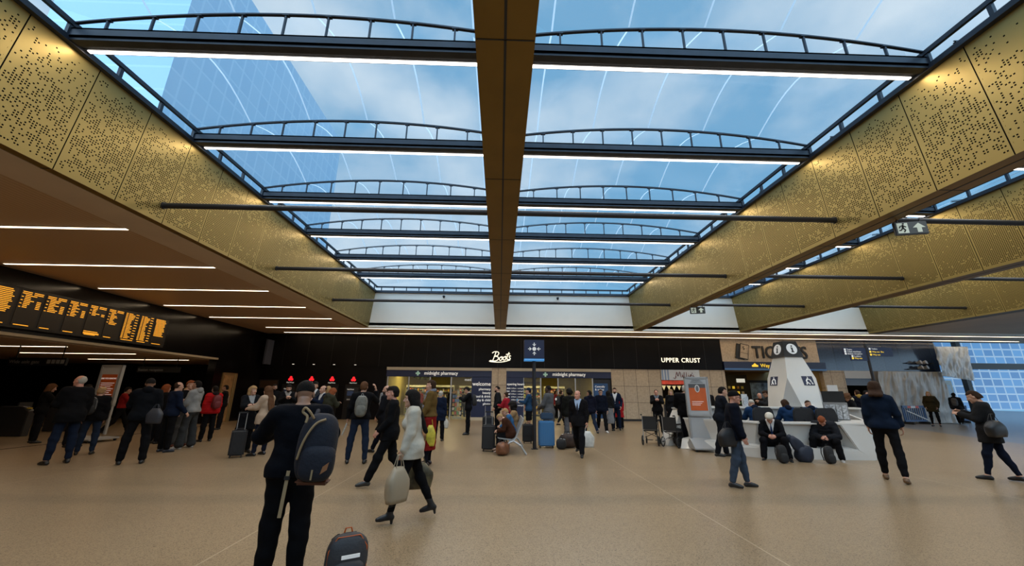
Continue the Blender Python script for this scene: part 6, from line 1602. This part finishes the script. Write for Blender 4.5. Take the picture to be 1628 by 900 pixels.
# ================= THE CAST =================
BLK = (0.010, 0.010, 0.012); DNV = (0.008, 0.011, 0.024); NVY = (0.012, 0.022, 0.055); JEAN = (0.025, 0.040, 0.080); DJEAN = (0.012, 0.018, 0.04); GRY = (0.16, 0.16, 0.165); DGR = (0.045, 0.047, 0.05)
SUIT = (0.014, 0.016, 0.022); WSH = (0.6, 0.6, 0.6)
WLK = ((26, 6, 3), (-18, 22, 3)); WLK2 = ((-18, 22, 3), (26, 6, 3)); STD = ((2, 2, 5), (-1, 3, 5)); STW = ((3, 3, 9), (-2, 3, 8))
PHN = ((42, 6, 78, 38), (42, 6, 78, 38)); POCK = ((-12, 16, 45, 12), (-12, 16, 45, 12)); SIDE = ((3, 8, 12, 0), (3, 8, 12, 0)); FOLD = ((35, 10, 75, 62), (35, 10, 80, 62))
def who(label, pos, look, h, **k):
    """pos: floor point (x, y); look: heading measured from the line of sight, 0 = away, 90 = to the right, 180 = towards the camera"""
    x, y = pos; az = math.degrees(math.atan2(x, y)); f = az+look
    d = math.hypot(x, y)
    k.setdefault('lod', 0 if d < 9.2 else (1 if d < 16.5 else 2))
    i = person(label, x, y, f, min(h, 2.0), **k); i['face'] = f; i['xy'] = (x, y)
    return i
def ft(px, py): v = at(px, py); return (v.x, v.y)
def hx(px, Y, py=612): v = at(px, py, 'Y', Y); return (v.x, Y)

def spl(P, m=6):
    P = [Vector(p) for p in P]; o = []
    for i in range(len(P)-1):
        p0, p1, p2, p3 = P[max(i-1, 0)], P[i], P[i+1], P[min(i+2, len(P)-1)]
        for k in range(m):
            t = k/m; o.append(0.5*((2*p1)+(-p0+p2)*t+(2*p0-5*p1+4*p2-p3)*t*t+(-p0+3*p1-3*p2+p3)*t*t*t))
    return o+[P[-1]]
# --- foreground ---
a = who('man seen from behind in navy jacket, closest person to the camera', (-1.89, 3.95), 2, 1.79, lod=0, skin='mid', hair='black', hs='crew', top='jacket', tc=(0.006, 0.007, 0.012), tlen=0.90, bot='trousers', bc=(0.007, 0.007, 0.009), arms=((38, 26, 70, 55), (42, 20, 75, 50)), neck=(14, 0), build=1.10, bulk=0.004, legs=((3, 3, 3), (-2, 3, 3)))
phone(a, a['face'], 'phone held in front of the chest of the closest man')
m_nvpack = mat('navy_canvas', (0.004, 0.006, 0.015), 0.75, bump=0.3, bscale=30); m_tan = mat('tan_webbing', (0.33, 0.23, 0.12), 0.7)
bp = empty('backpack', (-1.60, 3.68, 0.90), math.radians(10), 'large navy backpack with tan straps on the closest man', 'backpack'); bp.rotation_euler = (0, math.radians(3), math.radians(12)); bp.scale = (0.86, 0.9, 0.86)
blob(MB(), (0, 0, 0.32), (0.185, 0.13, 0.33), 0.72, wob=0.02, nx=28, nz=20).build('body', m_nvpack, bp, smooth=True)
blob(MB(), (0.04, -0.085, 0.19), (0.165, 0.085, 0.17), 0.68, wob=0.02, nx=24).build('front_pocket', m_nvpack, bp, smooth=True)
MB().box(-0.13, 0.17, -0.09, 0.08, -0.015, 0.035).build('leather_base', mat('brown_leather_base', (0.11, 0.035, 0.015), 0.5), bp, bevel=0.02)
MB().tube(spl([(0.06, -0.125, 0.60), (-0.02, -0.14, 0.56), (-0.08, -0.145, 0.46), (-0.12, -0.135, 0.34), (-0.14, -0.12, 0.22)]), 0.011, 8).build('tan_piping', m_tan, bp, smooth=True)
MB().tube(spl([(-0.06, -0.10, 0.60), (-0.10, -0.13, 0.66), (-0.15, -0.13, 0.70), (-0.17, -0.12, 0.66), (-0.12, -0.13, 0.62), (-0.12, -0.14, 0.56)]), 0.012, 8).build('grab_loop', m_tan, bp, smooth=True)
MB().box(-0.205, -0.175, -0.13, -0.12, -0.28, 0.12).build('hanging_strap', m_tan, bp); MB().box(-0.215, -0.165, -0.14, -0.115, 0.04, 0.075).build('buckle', m_black, bp, bevel=0.004)
MB().box(0.02, 0.035, -0.175, -0.168, 0.05, 0.14).build('zip_pull', m_tan, bp); MB().prism([(0.10, 0.10), (0.155, 0.14), (0.165, 0.21), (0.115, 0.17)], 'Y', -0.172, -0.160).build('leather_badge', mat('badge_tan', (0.28, 0.12, 0.05), 0.5), bp)
MB().tube([(-0.10, 0.10, 0.58), (-0.10, 0.20, 0.66), (-0.12, 0.30, 0.60), (-0.14, 0.33, 0.42), (-0.12, 0.14, 0.10)], 0.022, 8).build('shoulder_strap', m_nvpack, bp, smooth=True)

a = who('woman with long dark hair in pale coat striding left with carrier bags', (-1.20, 5.84), -92, 1.70, sex='f', skin='light', hair='black', hs='long', top='coat', tc=(0.50, 0.46, 0.38), tlen=0.80, bot='leggings', bc=BLK, legs=((19, 4, 2), (-19, 8, 2)), arms=((10, 6, 14, 0), (-12, 8, 16, 0)), heel=0.045, shoe=BLK, foot=(0, 10), lean=4)
m_wbag = mat('white_plastic_bag', (0.36, 0.29, 0.20), 0.4); 
hand_bag(a['hand0']+np.array([0, -0.05, 0.03]), m_wbag, 'crinkled whitish carrier bag held low by the long haired woman', 0.32, 0.42, 0.14, 0.9)
hand_bag(a['hand1']+np.array([0.05, 0.08, 0.0]), mat('dark_gold_bag', (0.10, 0.08, 0.04), 0.5, var=0.6, vscale=7), 'dark patterned bag swinging behind the long haired woman', 0.40, 0.34, 0.14, 0.3)
who('dark haired man in black striding left, just behind the long haired woman', (-2.05, 7.85), -88, 1.82, hs='thick', hair='black', skin='pink', top='jacket', tc=BLK, tlen=0.80, bot='trousers', bc=BLK, legs=((24, 2, 2), (-10, 32, 2)), arms=((8, 6, 35, 10), (-10, 8, 20, 0)), shoe=(0.03, 0.028, 0.025))
who('man with receding hair and beard in a long dark coat walking left', (-3.22, 11.6), -65, 1.93, hs='balding', hair='brown', beard=True, top='coat', tc=(0.014, 0.015, 0.02), tlen=0.62, bot='jeans', bc=DNV, legs=WLK2, arms=((5, 8, 30, 20), (-5, 8, 20, 0)))
a = who('woman with short dark hair, olive jacket, scarf and long red skirt', (-1.66, 9.84), -78, 1.97, sex='f', hs='short', hair='brown', top='jacket', tc=(0.14, 0.085, 0.025), tlen=0.98, bot='skirt', bc=(0.20, 0.012, 0.010), scarf=(0.16, 0.18, 0.24), arms=((10, 8, 22, 0), (0, 8, 15, 0)), shoe=(0.02, 0.01, 0.01))
hand_bag((-1.80, 9.55, 1.10), mat('patterned_bag', (0.25, 0.12, 0.05), 0.6, var=0.8, vscale=9), 'red and brown patterned shopping bag held by the woman in the red skirt', 0.26, 0.50, 0.14, 0.0)
hand_bag((-1.60, 9.66, 1.04), mat('yellow_bag', (0.50, 0.42, 0.04), 0.5, var=0.3, vscale=8), 'yellow shopping bag beside the red patterned one', 0.24, 0.46, 0.12, 0.2)
a = who('man in black jacket and jeans seen from behind, phone at his ear', (-3.38, 10.05), 4, 1.93, hs='short', hair='mid', top='jacket', tc=BLK, tlen=0.93, bot='jeans', bc=JEAN, arms=((0, 14, 18, 0), (62, 26, 128, 20)), legs=STW, neck=(0, 8))
worn_pack(a, a['face'], 0.92, mat('grey_green_pack', (0.13, 0.13, 0.11), 0.7, var=0.25, vscale=10), 'grey and black backpack on the man with the phone at his ear', trim=m_frame, dz=-0.33)
pp_ = tag(MB().box(-0.01, 0.01, -0.10, 0.10, -0.28, 0.0).build('newspaper', mat('newsprint', (0.45, 0.45, 0.43), 0.7, var=0.3, vscale=30)), 'folded newspaper in the left hand of the man with the grey backpack', 'newspaper'); pp_.location = tuple(a['hand0']); pp_.rotation_euler = (0.2, 0.3, 0.4)

a = who('man in dark beanie, glasses, dark jacket and faded jeans walking right', (4.51, 7.73), 84, 1.76, hat='beanie', hs='none', hair='black', glasses=True, skin='pink', top='jacket', tc=DNV, tlen=0.84, bot='jeans', bc=(0.055, 0.075, 0.11), legs=((10, 4, 2), (-6, 10, 2)), arms=((-10, 10, 30, 0), (5, 10, 20, 0)), bulk=0.014, lean=6, shoe=(0.02, 0.018, 0.018), build=1.05)
hand_bag((4.30, 7.58, 1.14), mat('black_satchel', BLK, 0.6), 'black shoulder bag hanging behind the man in the beanie', 0.44, 0.32, 0.14, 0.3, name='shoulder_bag', drop=0.12)
a = who('man with shoulder length hair in blue blazer walking away', (7.97, 8.23), 2, 2.0, hs='shoulder', hair='brown', top='suit', tc=(0.010, 0.022, 0.050), tlen=0.90, bot='jeans', bc=BLK, legs=((12, 4, 4), (-8, 10, 4)), foot=(0, 12), arms=((2, 8, 16, 0), (4, 11, 18, 0)), shoe=(0.12, 0.06, 0.02), sleeve=0.85, build=0.93, blen=0.14)
ch = MB(); hv = a['waist']; 
who('woman in dark grey jacket at the right edge, looking at her phone', (10.35, 8.35), -84, 1.84, sex='f', hs='pony', hair='brown', top='jacket', tc=(0.028, 0.028, 0.03), tlen=0.72, bot='leggings', bc=DJEAN, legs=((14, 4, 3), (-10, 10, 3)), arms=((22, 8, 88, 20), (28, 8, 92, 30)), neck=(22, 0), shoe=BLK, bulk=0.01)
hand_bag((10.2, 8.1, 1.30), mat('black_leather_bag', BLK, 0.45), 'large black leather handbag on the arm of the woman at the right edge', 0.46, 0.32, 0.16, 0.2, name='handbag', drop=0.14)

# --- left crowd ---
who('tall bald man in a long dark coat and blue jeans, far left', ft(88, 738), -22, 2.0, hs='balding', hair='grey', skin='pink', top='coat', tc=BLK, tlen=0.80, bot='jeans', bc=(0.018, 0.03, 0.065), neck=(-4, -25), bulk=0.01, arms=((20, 10, 80, 40), (5, 10, 20, 0)), legs=STD)
a = who('fair haired person in black coat and blue jeans beside the bald man', ft(132, 723), 8, 1.74, sex='f', hs='short', hair='blond', top='jacket', tc=BLK, tlen=0.86, bot='jeans', bc=(0.03, 0.05, 0.098), neck=(5, 25), bulk=0.02, legs=STD)
worn_pack(a, a['face'], 0.85, m_bagbk, 'black backpack with grey strap on the fair haired person', trim=m_frame, dx=-0.1)
who('dark haired person with a grey scarf half hidden behind the black coats', hx(141, 12.6), 150, 1.82, sex='f', hs='short', hair='black', scarf=(0.2, 0.2, 0.2), tc=BLK, top='jacket')
who('person with brown hair in dark clothes at the far left edge', hx(80, 13.4), 80, 1.84, sex='f', hs='bob', hair='mid', tc=BLK, top='jacket', neck=(15, 0), arms=PHN)
who('person in a red leather jacket walking right by the poster stand', ft(182, 690), 88, 1.84, hs='short', hair='black', skin='mid', top='jacket', tc=(0.22, 0.012, 0.012), tlen=0.98, bot='trousers', bc=BLK, arms=PHN, legs=WLK, neck=(15, 0))
a = who('broad man with thinning hair in black hooded jacket, back to camera', ft(206, 738), 3, 1.96, hs='crew', hair='black', skin='mid', top='jacket', tc=(0.008, 0.010, 0.014), tlen=0.86, bot='trousers', bc=BLK, legs=((2, 2, 8), (-2, 2, 8)), hood=(0.008, 0.010, 0.014), bulk=0.012, arms=((25, 10, 70, 40), (5, 10, 20, 0)))
hand_bag((a['xy'][0]+0.33, a['xy'][1]-0.05, 1.30), mat('grey_messenger', (0.03, 0.032, 0.04), 0.6), 'grey messenger bag hanging at the side of the broad man', 0.34, 0.34, 0.13, 0.0, name='messenger_bag', drop=0.1)
who('balding man in navy jacket standing right of the broad man', ft(258, 719), 62, 1.90, hs='balding', hair='brown', top='jacket', tc=NVY, tlen=0.88, bot='trousers', bc=BLK, arms=((8, 8, 35, 0), (8, 8, 35, 0)), shoe=(0.02, 0.03, 0.05))
who('red haired person mostly hidden by the balding man in navy', hx(265, 13.4), 60, 1.84, sex='f', hs='bob', hair='red', top='jacket', tc=BLK)
who('young man in black t-shirt and grey joggers with folded arms', ft(280, 710), 150, 1.96, hs='thick', hair='red', top='tshirt', tc=BLK, tlen=0.90, bot='wide', bc=(0.09, 0.095, 0.10), arms=FOLD, shoe=(0.10, 0.03, 0.02))
who('fair haired person glimpsed between the t-shirt and the grey hoodie', hx(299, 14.2, 617), 120, 1.76, sex='f', hs='bob', hair='blond', top='jacket', tc=BLK)
who('man in light grey hoodie and grey joggers facing left, white trainers', ft(292, 713), -58, 1.96, hs='short', hair='black', skin='mid', top='hoodie', tc=(0.24, 0.24, 0.235), tlen=0.92, bot='wide', bc=(0.07, 0.075, 0.078), hood=(0.24, 0.24, 0.235), arms=((15, 8, 25, 0), (10, 8, 30, 0)), shoe=(0.5, 0.5, 0.5), legs=STW)
a = who('person in a bright red coat and black trousers with a backpack', ft(325, 702), -25, 1.82, sex='f', hs='short', hair='black', top='puffer', tc=(0.42, 0.010, 0.012), tlen=0.86, bot='trousers', bc=BLK, hood=(0.03, 0.02, 0.02))
worn_pack(a, a['face'], 0.85, mat('maroon_pack', (0.14, 0.012, 0.015), 0.6), 'maroon backpack worn over the bright red coat', dz=-0.3)
who('person in black standing behind the bright red coat', ft(346, 683), -80, 1.9, hs='short', hair='black', skin='mid', top='jacket', tc=BLK, arms=PHN)
# --- centre left ---
who('woman with short blonde hair in black coat with arms folded', hx(403, 11.6), 160, 1.80, sex='f', hs='bob', hair='blond', top='coat', tc=(0.013, 0.014, 0.018), tlen=0.6, bot='trousers', bc=BLK, arms=FOLD, neck=(0, -20), shirt=(0.3, 0.3, 0.3))
who('woman with long chestnut hair in a cream coat holding a suitcase', (-6.35, 11.2), -50, 1.80, sex='f', hs='long', hair='mid', top='coat', tc=(0.42, 0.31, 0.22), tlen=0.78, bot='jeans', bc=DJEAN, arms=((30, 8, 55, 10), (5, 8, 20, 0)), legs=STD)
who('dark man with moustache in black jacket and pale jeans at the machines', hx(437, 16), 165, 1.93, hs='short', hair='black', skin='mid', beard=True, top='jacket', tc=BLK, tlen=1.0, bot='jeans', bc=(0.20, 0.22, 0.25), arms=POCK)
who('young bearded man in black standing left of the closest man', hx(460, 14.6), 175, 1.90, hs='thick', hair='black', beard=True, top='jacket', tc=BLK, shirt=(0.3, 0.28, 0.26), arms=PHN, neck=(12, 0))
who('tall man in grey suit and pale tie at the cash machines', hx(502, 14.6), -155, 2.0, hs='thick', hair='black', top='suit', tc=(0.06, 0.065, 0.075), shirt=WSH, tie=(0.3, 0.2, 0.08), bot='trousers', bc=DGR, arms=PHN)
who('balding man in navy suit right of the tall man in grey', hx(516, 13.5), -120, 1.86, hs='balding', hair='brown', top='suit', tc=NVY, shirt=WSH, bot='trousers', bc=NVY, arms=PHN)
who('fair person glimpsed behind the olive parka', hx(522, 16.0, 616), 30, 1.86, sex='f', hs='bob', hair='blond', top='jacket', tc=DGR)
who('person with ginger fair hair in an olive hooded parka bending forward', hx(524, 12.9), 50, 1.80, sex='f', hs='bob', hair='red', top='coat', tc=(0.065, 0.065, 0.04), tlen=0.72, bot='jeans', bc=DJEAN, hood=(0.08, 0.08, 0.06), lean=10, arms=PHN, neck=(18, 0))
a = who('person in grey jacket half hidden at the left end of the pharmacy', ft(608, 672), -20, 1.88, hs='short', hair='brown', top='jacket', tc=(0.22, 0.23, 0.24), bot='jeans', bc=DJEAN, lean=6, legs=STW)
worn_pack(a, a['face'], 0.85, m_bagbk, 'black backpack on the person in the grey jacket by the pharmacy')
a = who('grey haired person in navy coat behind the woman with the scarf', hx(701, 14.5, 622), 10, 1.72, sex='f', hs='short', hair='grey', top='coat', tc=NVY, bot='trousers', bc=BLK, tlen=0.7)
hand_bag(a['hand1'], mat('cream_handbag', (0.5, 0.48, 0.42), 0.5), 'cream and black bag in the hand of the grey haired person in navy', 0.24, 0.32, 0.12, 0.0, name='handbag', drop=0.08)
# --- pharmacy ---
who('person in black browsing inside the pharmacy by the door post', hx(719, 27.5), 0, 1.86, hs='short', hair='black', top='coat', tc=BLK, tlen=0.6, z=0.01)
who('shopper in brown jacket inside the pharmacy behind the card stand', hx(737, 28.0), 20, 1.76, hs='short', hair='brown', top='jacket', tc=(0.07, 0.035, 0.03), z=0.01)
who('shopper in a red top between the shelves in the left shop window', hx(669, 28.0), 160, 1.8, hs='short', hair='brown', top='sweater', tc=(0.2, 0.02, 0.02), z=0.01)
who('shopper in a red coat inside the right pharmacy window', hx(883, 27.2), 120, 1.82, sex='f', hs='shoulder', hair='brown', top='jacket', tc=(0.3, 0.03, 0.03), z=0.01)
a = who('slim man in black suit looking down at his phone, backpack on', ft(743, 691), -86, 1.92, hs='thick', hair='black', top='suit', tc=BLK, shirt=WSH, bot='trousers', bc=BLK, arms=PHN, neck=(32, 0), build=0.92)
phone(a, a['face'], 'phone in the hands of the slim man in the black suit')
worn_pack(a, a['face'], 0.85, m_bagbk, 'black backpack on the slim man in the black suit', dz=-0.3)
who('bearded man in dark jacket and dark glasses behind the seated family', ft(790, 690), -82, 1.95, hs='crew', hair='black', beard=True, glasses=True, top='jacket', tc=(0.02, 0.022, 0.026), tlen=0.84, arms=POCK, bot='trousers', bc=BLK)
who('girl in red jacket standing beside the bearded man', hx(805, 16.5), -60, 1.68, sex='f', hs='bun', hair='brown', top='jacket', tc=(0.30, 0.015, 0.025), bot='skirt', bc=DNV, arms=((30, 8, 70, 30), (20, 8, 60, 30)))
a = who('man in blue cap, blue jacket and dark shorts holding a cup', ft(841, 691), -80, 1.88, hat='cap', hs='short', hair='brown', top='jacket', tc=(0.02, 0.06, 0.13), bot='shorts', bc=BLK, arms=((30, 8, 70, 20), (5, 8, 30, 0)))
worn_pack(a, a['face'], 0.85, mat('grey_pack', (0.06, 0.06, 0.065), 0.7), 'grey backpack on the man in the blue cap')
cu = empty('drink_cup', tuple(a['hand0']), 0, 'small pale blue cup held by the man in the cap', 'cup'); MB().tube([(0, 0, -0.03), (0, 0, 0.08)], [0.03, 0.04], 12).build('cup_body', mat('cup_blue', (0.15, 0.4, 0.6), 0.4), cu); MB().tube([(0, 0, 0.08), (0, 0, 0.09)], 0.042, 12).build('lid', m_white, cu)
who('man in light grey overcoat waiting behind the blue suitcase', hx(872, 13.75), -62, 1.93, hs='crew', hair='black', skin='dark', top='coat', tc=(0.12, 0.12, 0.125), tlen=0.66, bot='trousers', bc=BLK, shirt=DGR, arms=((20, 8, 45, 25), (20, 8, 45, 25)))
a = who('person in black parka with fur hood walking into the pharmacy', ft(893, 677), 45, 1.90, hs='short', hair='brown', top='jacket', tc=BLK, hood=(0.16, 0.10, 0.04), legs=WLK, bot='leggings', bc=BLK)
p_ = worn_pack(a, a['face'], 0.85, m_bagbk, 'black backpack with white round badge on the fur hood parka'); MB().prism([(0.06*math.cos(k*math.pi/8), 0.3+0.06*math.sin(k*math.pi/8)) for k in range(16)], 'Y', -0.15, -0.13).build('badge', m_lw, p_)
who('man with afro hair in dark jacket and grey trousers, back turned', ft(908, 707), -8, 1.82, hs='afro', hair='black', skin='dark', top='jacket', tc=(0.02, 0.02, 0.016), bot='wide', bc=(0.13, 0.13, 0.14), arms=SIDE)
a = who('businessman in open black coat, pale blue shirt and dark tie', ft(922, 724), -168, 1.83, hs='balding', hair='brown', skin='pink', top='suit', tc=(0.012, 0.011, 0.013), tlen=0.80, shirt=(0.32, 0.42, 0.58), tie=(0.02, 0.02, 0.03), bot='trousers', bc=BLK, legs=WLK, arms=((4, 8, 12, 0), (-8, 8, 10, 0)), neck=(0, 20), build=1.05)
hand_bag(a['hand0'], mat('white_shop_bag', (0.55, 0.54, 0.50), 0.45, var=0.12, vscale=12), 'white shop carrier bag in the hand of the businessman', 0.36, 0.42, 0.12, 0.0)
who('man in navy hooded jacket and jeans behind the businessman', ft(940, 690), -20, 1.88, hs='short', hair='black', skin='mid', top='jacket', tc=(0.012, 0.015, 0.035), hood=(0.012, 0.015, 0.035), bot='jeans', bc=JEAN, legs=WLK, arms=SIDE, neck=(0, -40))
who('young man in navy jacket, glasses and white trainers walking forward', ft(958, 687), 172, 1.93, hs='short', hair='brown', glasses=True, top='jacket', tc=(0.010, 0.014, 0.03), bot='trousers', bc=BLK, legs=WLK, shoe=(0.55, 0.55, 0.55), arms=SIDE)
who('woman with dark hair, black jacket and light grey skirt', ft(970, 685), 20, 1.80, sex='f', hs='bob', hair='black', top='jacket', tc=(0.02, 0.02, 0.022), tlen=0.98, bot='skirt', bc=(0.22, 0.22, 0.23))
who('bearded man in navy suit and white shirt beside the stone wall', ft(981, 684), -175, 1.95, hs='short', hair='brown', beard=True, top='suit', tc=NVY, shirt=WSH, bot='trousers', bc=NVY, arms=POCK)
who('woman in red coat mostly behind the man in the navy suit', ft(986, 682), -160, 1.72, sex='f', hs='shoulder', hair='brown', top='coat', tc=(0.35, 0.015, 0.02), tlen=0.55)
# --- right middle ---
a = who('shaven headed man in black jacket using a phone by the cookie shop', ft(1049, 691), 178, 1.88, hs='stubble', hair='brown', skin='pink', top='jacket', tc=BLK, shirt=(0.15, 0.17, 0.2), arms=PHN, neck=(15, 0), bot='trousers', bc=BLK)
phone(a, a['face'], 'phone in the hands of the shaven headed man')
who('blonde woman in long black coat in front of the cookie shop', hx(1065, 17.9), 182, 1.88, sex='f', hs='bob', hair='blond', top='coat', tc=BLK, tlen=0.45, bot='trousers', bc=BLK)
who('white haired man in blue anorak bending over the wedge counter', hx(1083, 15.4), 70, 1.86, hs='crew', hair='white', top='jacket', tc=(0.02, 0.07, 0.18), tlen=0.7, lean=18)
who('heavy man in long black coat seen from behind at the wedge counter', (6.32, 13.42), 6, 1.98, hs='short', hair='grey', top='coat', tc=(0.006, 0.006, 0.008), tlen=0.86, bot='trousers', bc=(0.008, 0.008, 0.014), build=1.22, bulk=0.03, arms=((18, 14, 40, 30), (18, 10, 40, 30)))
who('short haired man in dark jacket behind the left end of the desk', hx(1122, 17.4, 615), 185, 1.92, hs='crew', hair='red', skin='pink', top='jacket', tc=(0.02, 0.018, 0.016))
who('man in dark suit leaning at the desk, looking right', (6.22, 11.25), 72, 1.92, hs='short', hair='black', top='suit', tc=(0.013, 0.017, 0.028), tlen=0.86, bot='trousers', bc=(0.010, 0.011, 0.016), lean=12, arms=((30, 8, 50, 20), (30, 8, 50, 20)), legs=((8, 4, 4), (-12, 6, 4)))
who('middle aged man in brown coat behind the counter, pillar side', hx(1206, 17.0, 622), 160, 1.76, hs='balding', hair='grey', skin='pink', top='coat', tc=(0.03, 0.018, 0.012))
who('man with glasses in grey hooded jacket reading a phone left of the pillar', hx(1219, 15.9, 618), -110, 1.86, hs='thick', hair='brown', glasses=True, top='jacket', tc=(0.055, 0.058, 0.065), hood=(0.055, 0.058, 0.065), arms=PHN, neck=(25, 0))
who('person in dark clothes passing behind the pillar on its right', hx(1299, 20.5, 614), 85, 1.9, hs='short', hair='black', top='jacket', tc=BLK)
who('bald man at the far side of the desk, right of the pillar', hx(1325, 17.0, 617), 120, 1.84, hs='stubble', hair='grey', skin='pink', top='jacket', tc=(0.05, 0.10, 0.16))
who('person with curly brown hair and fur collar leaning on the desk', hx(1334, 15.1, 616), 150, 1.84, sex='f', hs='curly', hair='mid', top='jacket', tc=BLK, hood=(0.35, 0.25, 0.10), lean=26, arms=((50, 10, 50, 30), (50, 10, 50, 30)), neck=(20, 0))
who('dark haired person in black jacket with pale collar at the desk', hx(1353, 15.6, 622), -100, 1.78, sex='f', hs='bob', hair='brown', top='jacket', tc=BLK, hood=(0.4, 0.33, 0.2), lean=14)
who('man with mustard hood behind the group at the desk', hx(1360, 17.6, 612), -30, 1.93, hs='short', hair='brown', top='jacket', tc=DNV, hood=(0.35, 0.22, 0.05))
who('person with tan collar next to the blue blazer', hx(1374, 16.7, 614), 100, 1.9, hs='short', hair='black', top='jacket', tc=BLK, hood=(0.25, 0.16, 0.06))
# staff
for (px, lbl, hr, hst, Y) in ((1197, 'white haired staff member in navy and blue jacket, seated', 'grey', 'crew', 12.62), (1250, 'dark haired staff member in navy jacket seated at the desk', 'brown', 'bob', 12.45), (1287, 'shaven headed staff member in navy jacket seated at the desk', 'brown', 'stubble', 12.35)):
    p0 = hx(px, Y, 635)
    who(lbl, p0, -math.degrees(math.atan2(p0[0], p0[1]))+8, 1.82, hs=hst, hair=hr, skin='light', top='jacket', tc=(0.012, 0.04, 0.11), sit=0.60, legs=((78, 84, 8), (78, 84, 8)), bot='trousers', bc=BLK, lean=8, arms=((35, 14, 50, 15), (35, 14, 50, 15)), neck=(12, 0), hood=(0.010, 0.018, 0.045), lod=1, bulk=0.01, sex='f' if hst == 'bob' else 'm')
# seated men at the desk front
a = who('grey haired man in black suit and blue tie seated on the desk bench', (7.50, 11.04), 182, 1.92, hs='thick', hair='white', skin='pink', top='suit', tc=(0.012, 0.012, 0.015), shirt=WSH, tie=(0.012, 0.03, 0.10), sit=0.30, legs=((108, 112, 20), (104, 100, 14)), bot='trousers', bc=(0.010, 0.010, 0.014), arms=((34, 12, 62, 42), (34, 12, 62, 42)), lean=16, neck=(38, 0), lod=0, foot=(0, 0))
phone(a, a['face'], 'phone in the hands of the grey haired seated man')
a = who('man with short hair in black puffer jacket seated on the desk bench', (9.0, 11.02), 186, 1.90, hs='crew', hair='red', skin='pink', top='puffer', tc=(0.03, 0.032, 0.04), sit=0.30, legs=((104, 104, 16), (108, 114, 22)), bot='trousers', bc=BLK, arms=((40, 14, 74, 48), (40, 14, 70, 48)), lean=28, neck=(34, 0), shoe=(0.35, 0.35, 0.34), lod=0, foot=(0, 0))
phone(a, a['face'], 'phone in the hands of the man in the puffer jacket')
# family on the bench
who('child in brown jacket sitting nearest on the bench, bent over a game', (0.36, 11.66), -88, 1.50, hs='short', hair='blond', top='jacket', tc=(0.085, 0.030, 0.015), sit=0.44, legs=((82, 84, 5), (86, 80, 5)), bot='trousers', bc=BLK, arms=((40, 8, 70, 30), (40, 8, 70, 30)), lean=34, neck=(30, 0), shoe=(0.3, 0.2, 0.15), build=1.15)
who('blond boy in blue sitting in the middle of the bench', (0.40, 12.28), -88, 1.58, hs='short', hair='blond', top='sweater', tc=(0.03, 0.10, 0.22), sit=0.44, legs=((82, 84, 5), (86, 80, 5)), bot='trousers', bc=BLK, arms=((30, 8, 70, 30), (30, 8, 70, 30)), lean=18, neck=(18, 0))
who('woman with dark curly hair in tan coat at the far end of the bench', (0.50, 12.80), -86, 1.80, sex='f', hs='curly', hair='black', skin='mid', top='coat', tc=(0.26, 0.16, 0.08), sit=0.44, legs=((82, 84, 5), (86, 80, 5)), bot='trousers', bc=BLK, arms=((45, 8, 110, 10), (30, 8, 70, 30)), lean=6)
# far right
who('blonde woman in olive fur hooded parka standing by the sheeting', ft(1490, 678), 188, 1.95, sex='f', hs='shoulder', hair='blond', top='puffer', tc=(0.055, 0.042, 0.018), tlen=0.72, hood=(0.2, 0.12, 0.05), bot='leggings', bc=BLK, arms=POCK)
a = who('man in dark jacket with a backpack walking away by the site cabin', (28.2, 24.0), 10, 1.98, hs='short', hair='black', top='jacket', tc=(0.03, 0.034, 0.042), hood=(0.02, 0.02, 0.025), bot='trousers', bc=BLK, legs=WLK)
worn_pack(a, a['face'], 0.9, mat('grey_pack', (0.06, 0.06, 0.065), 0.7), 'black and pale grey backpack on the man by the site cabin')
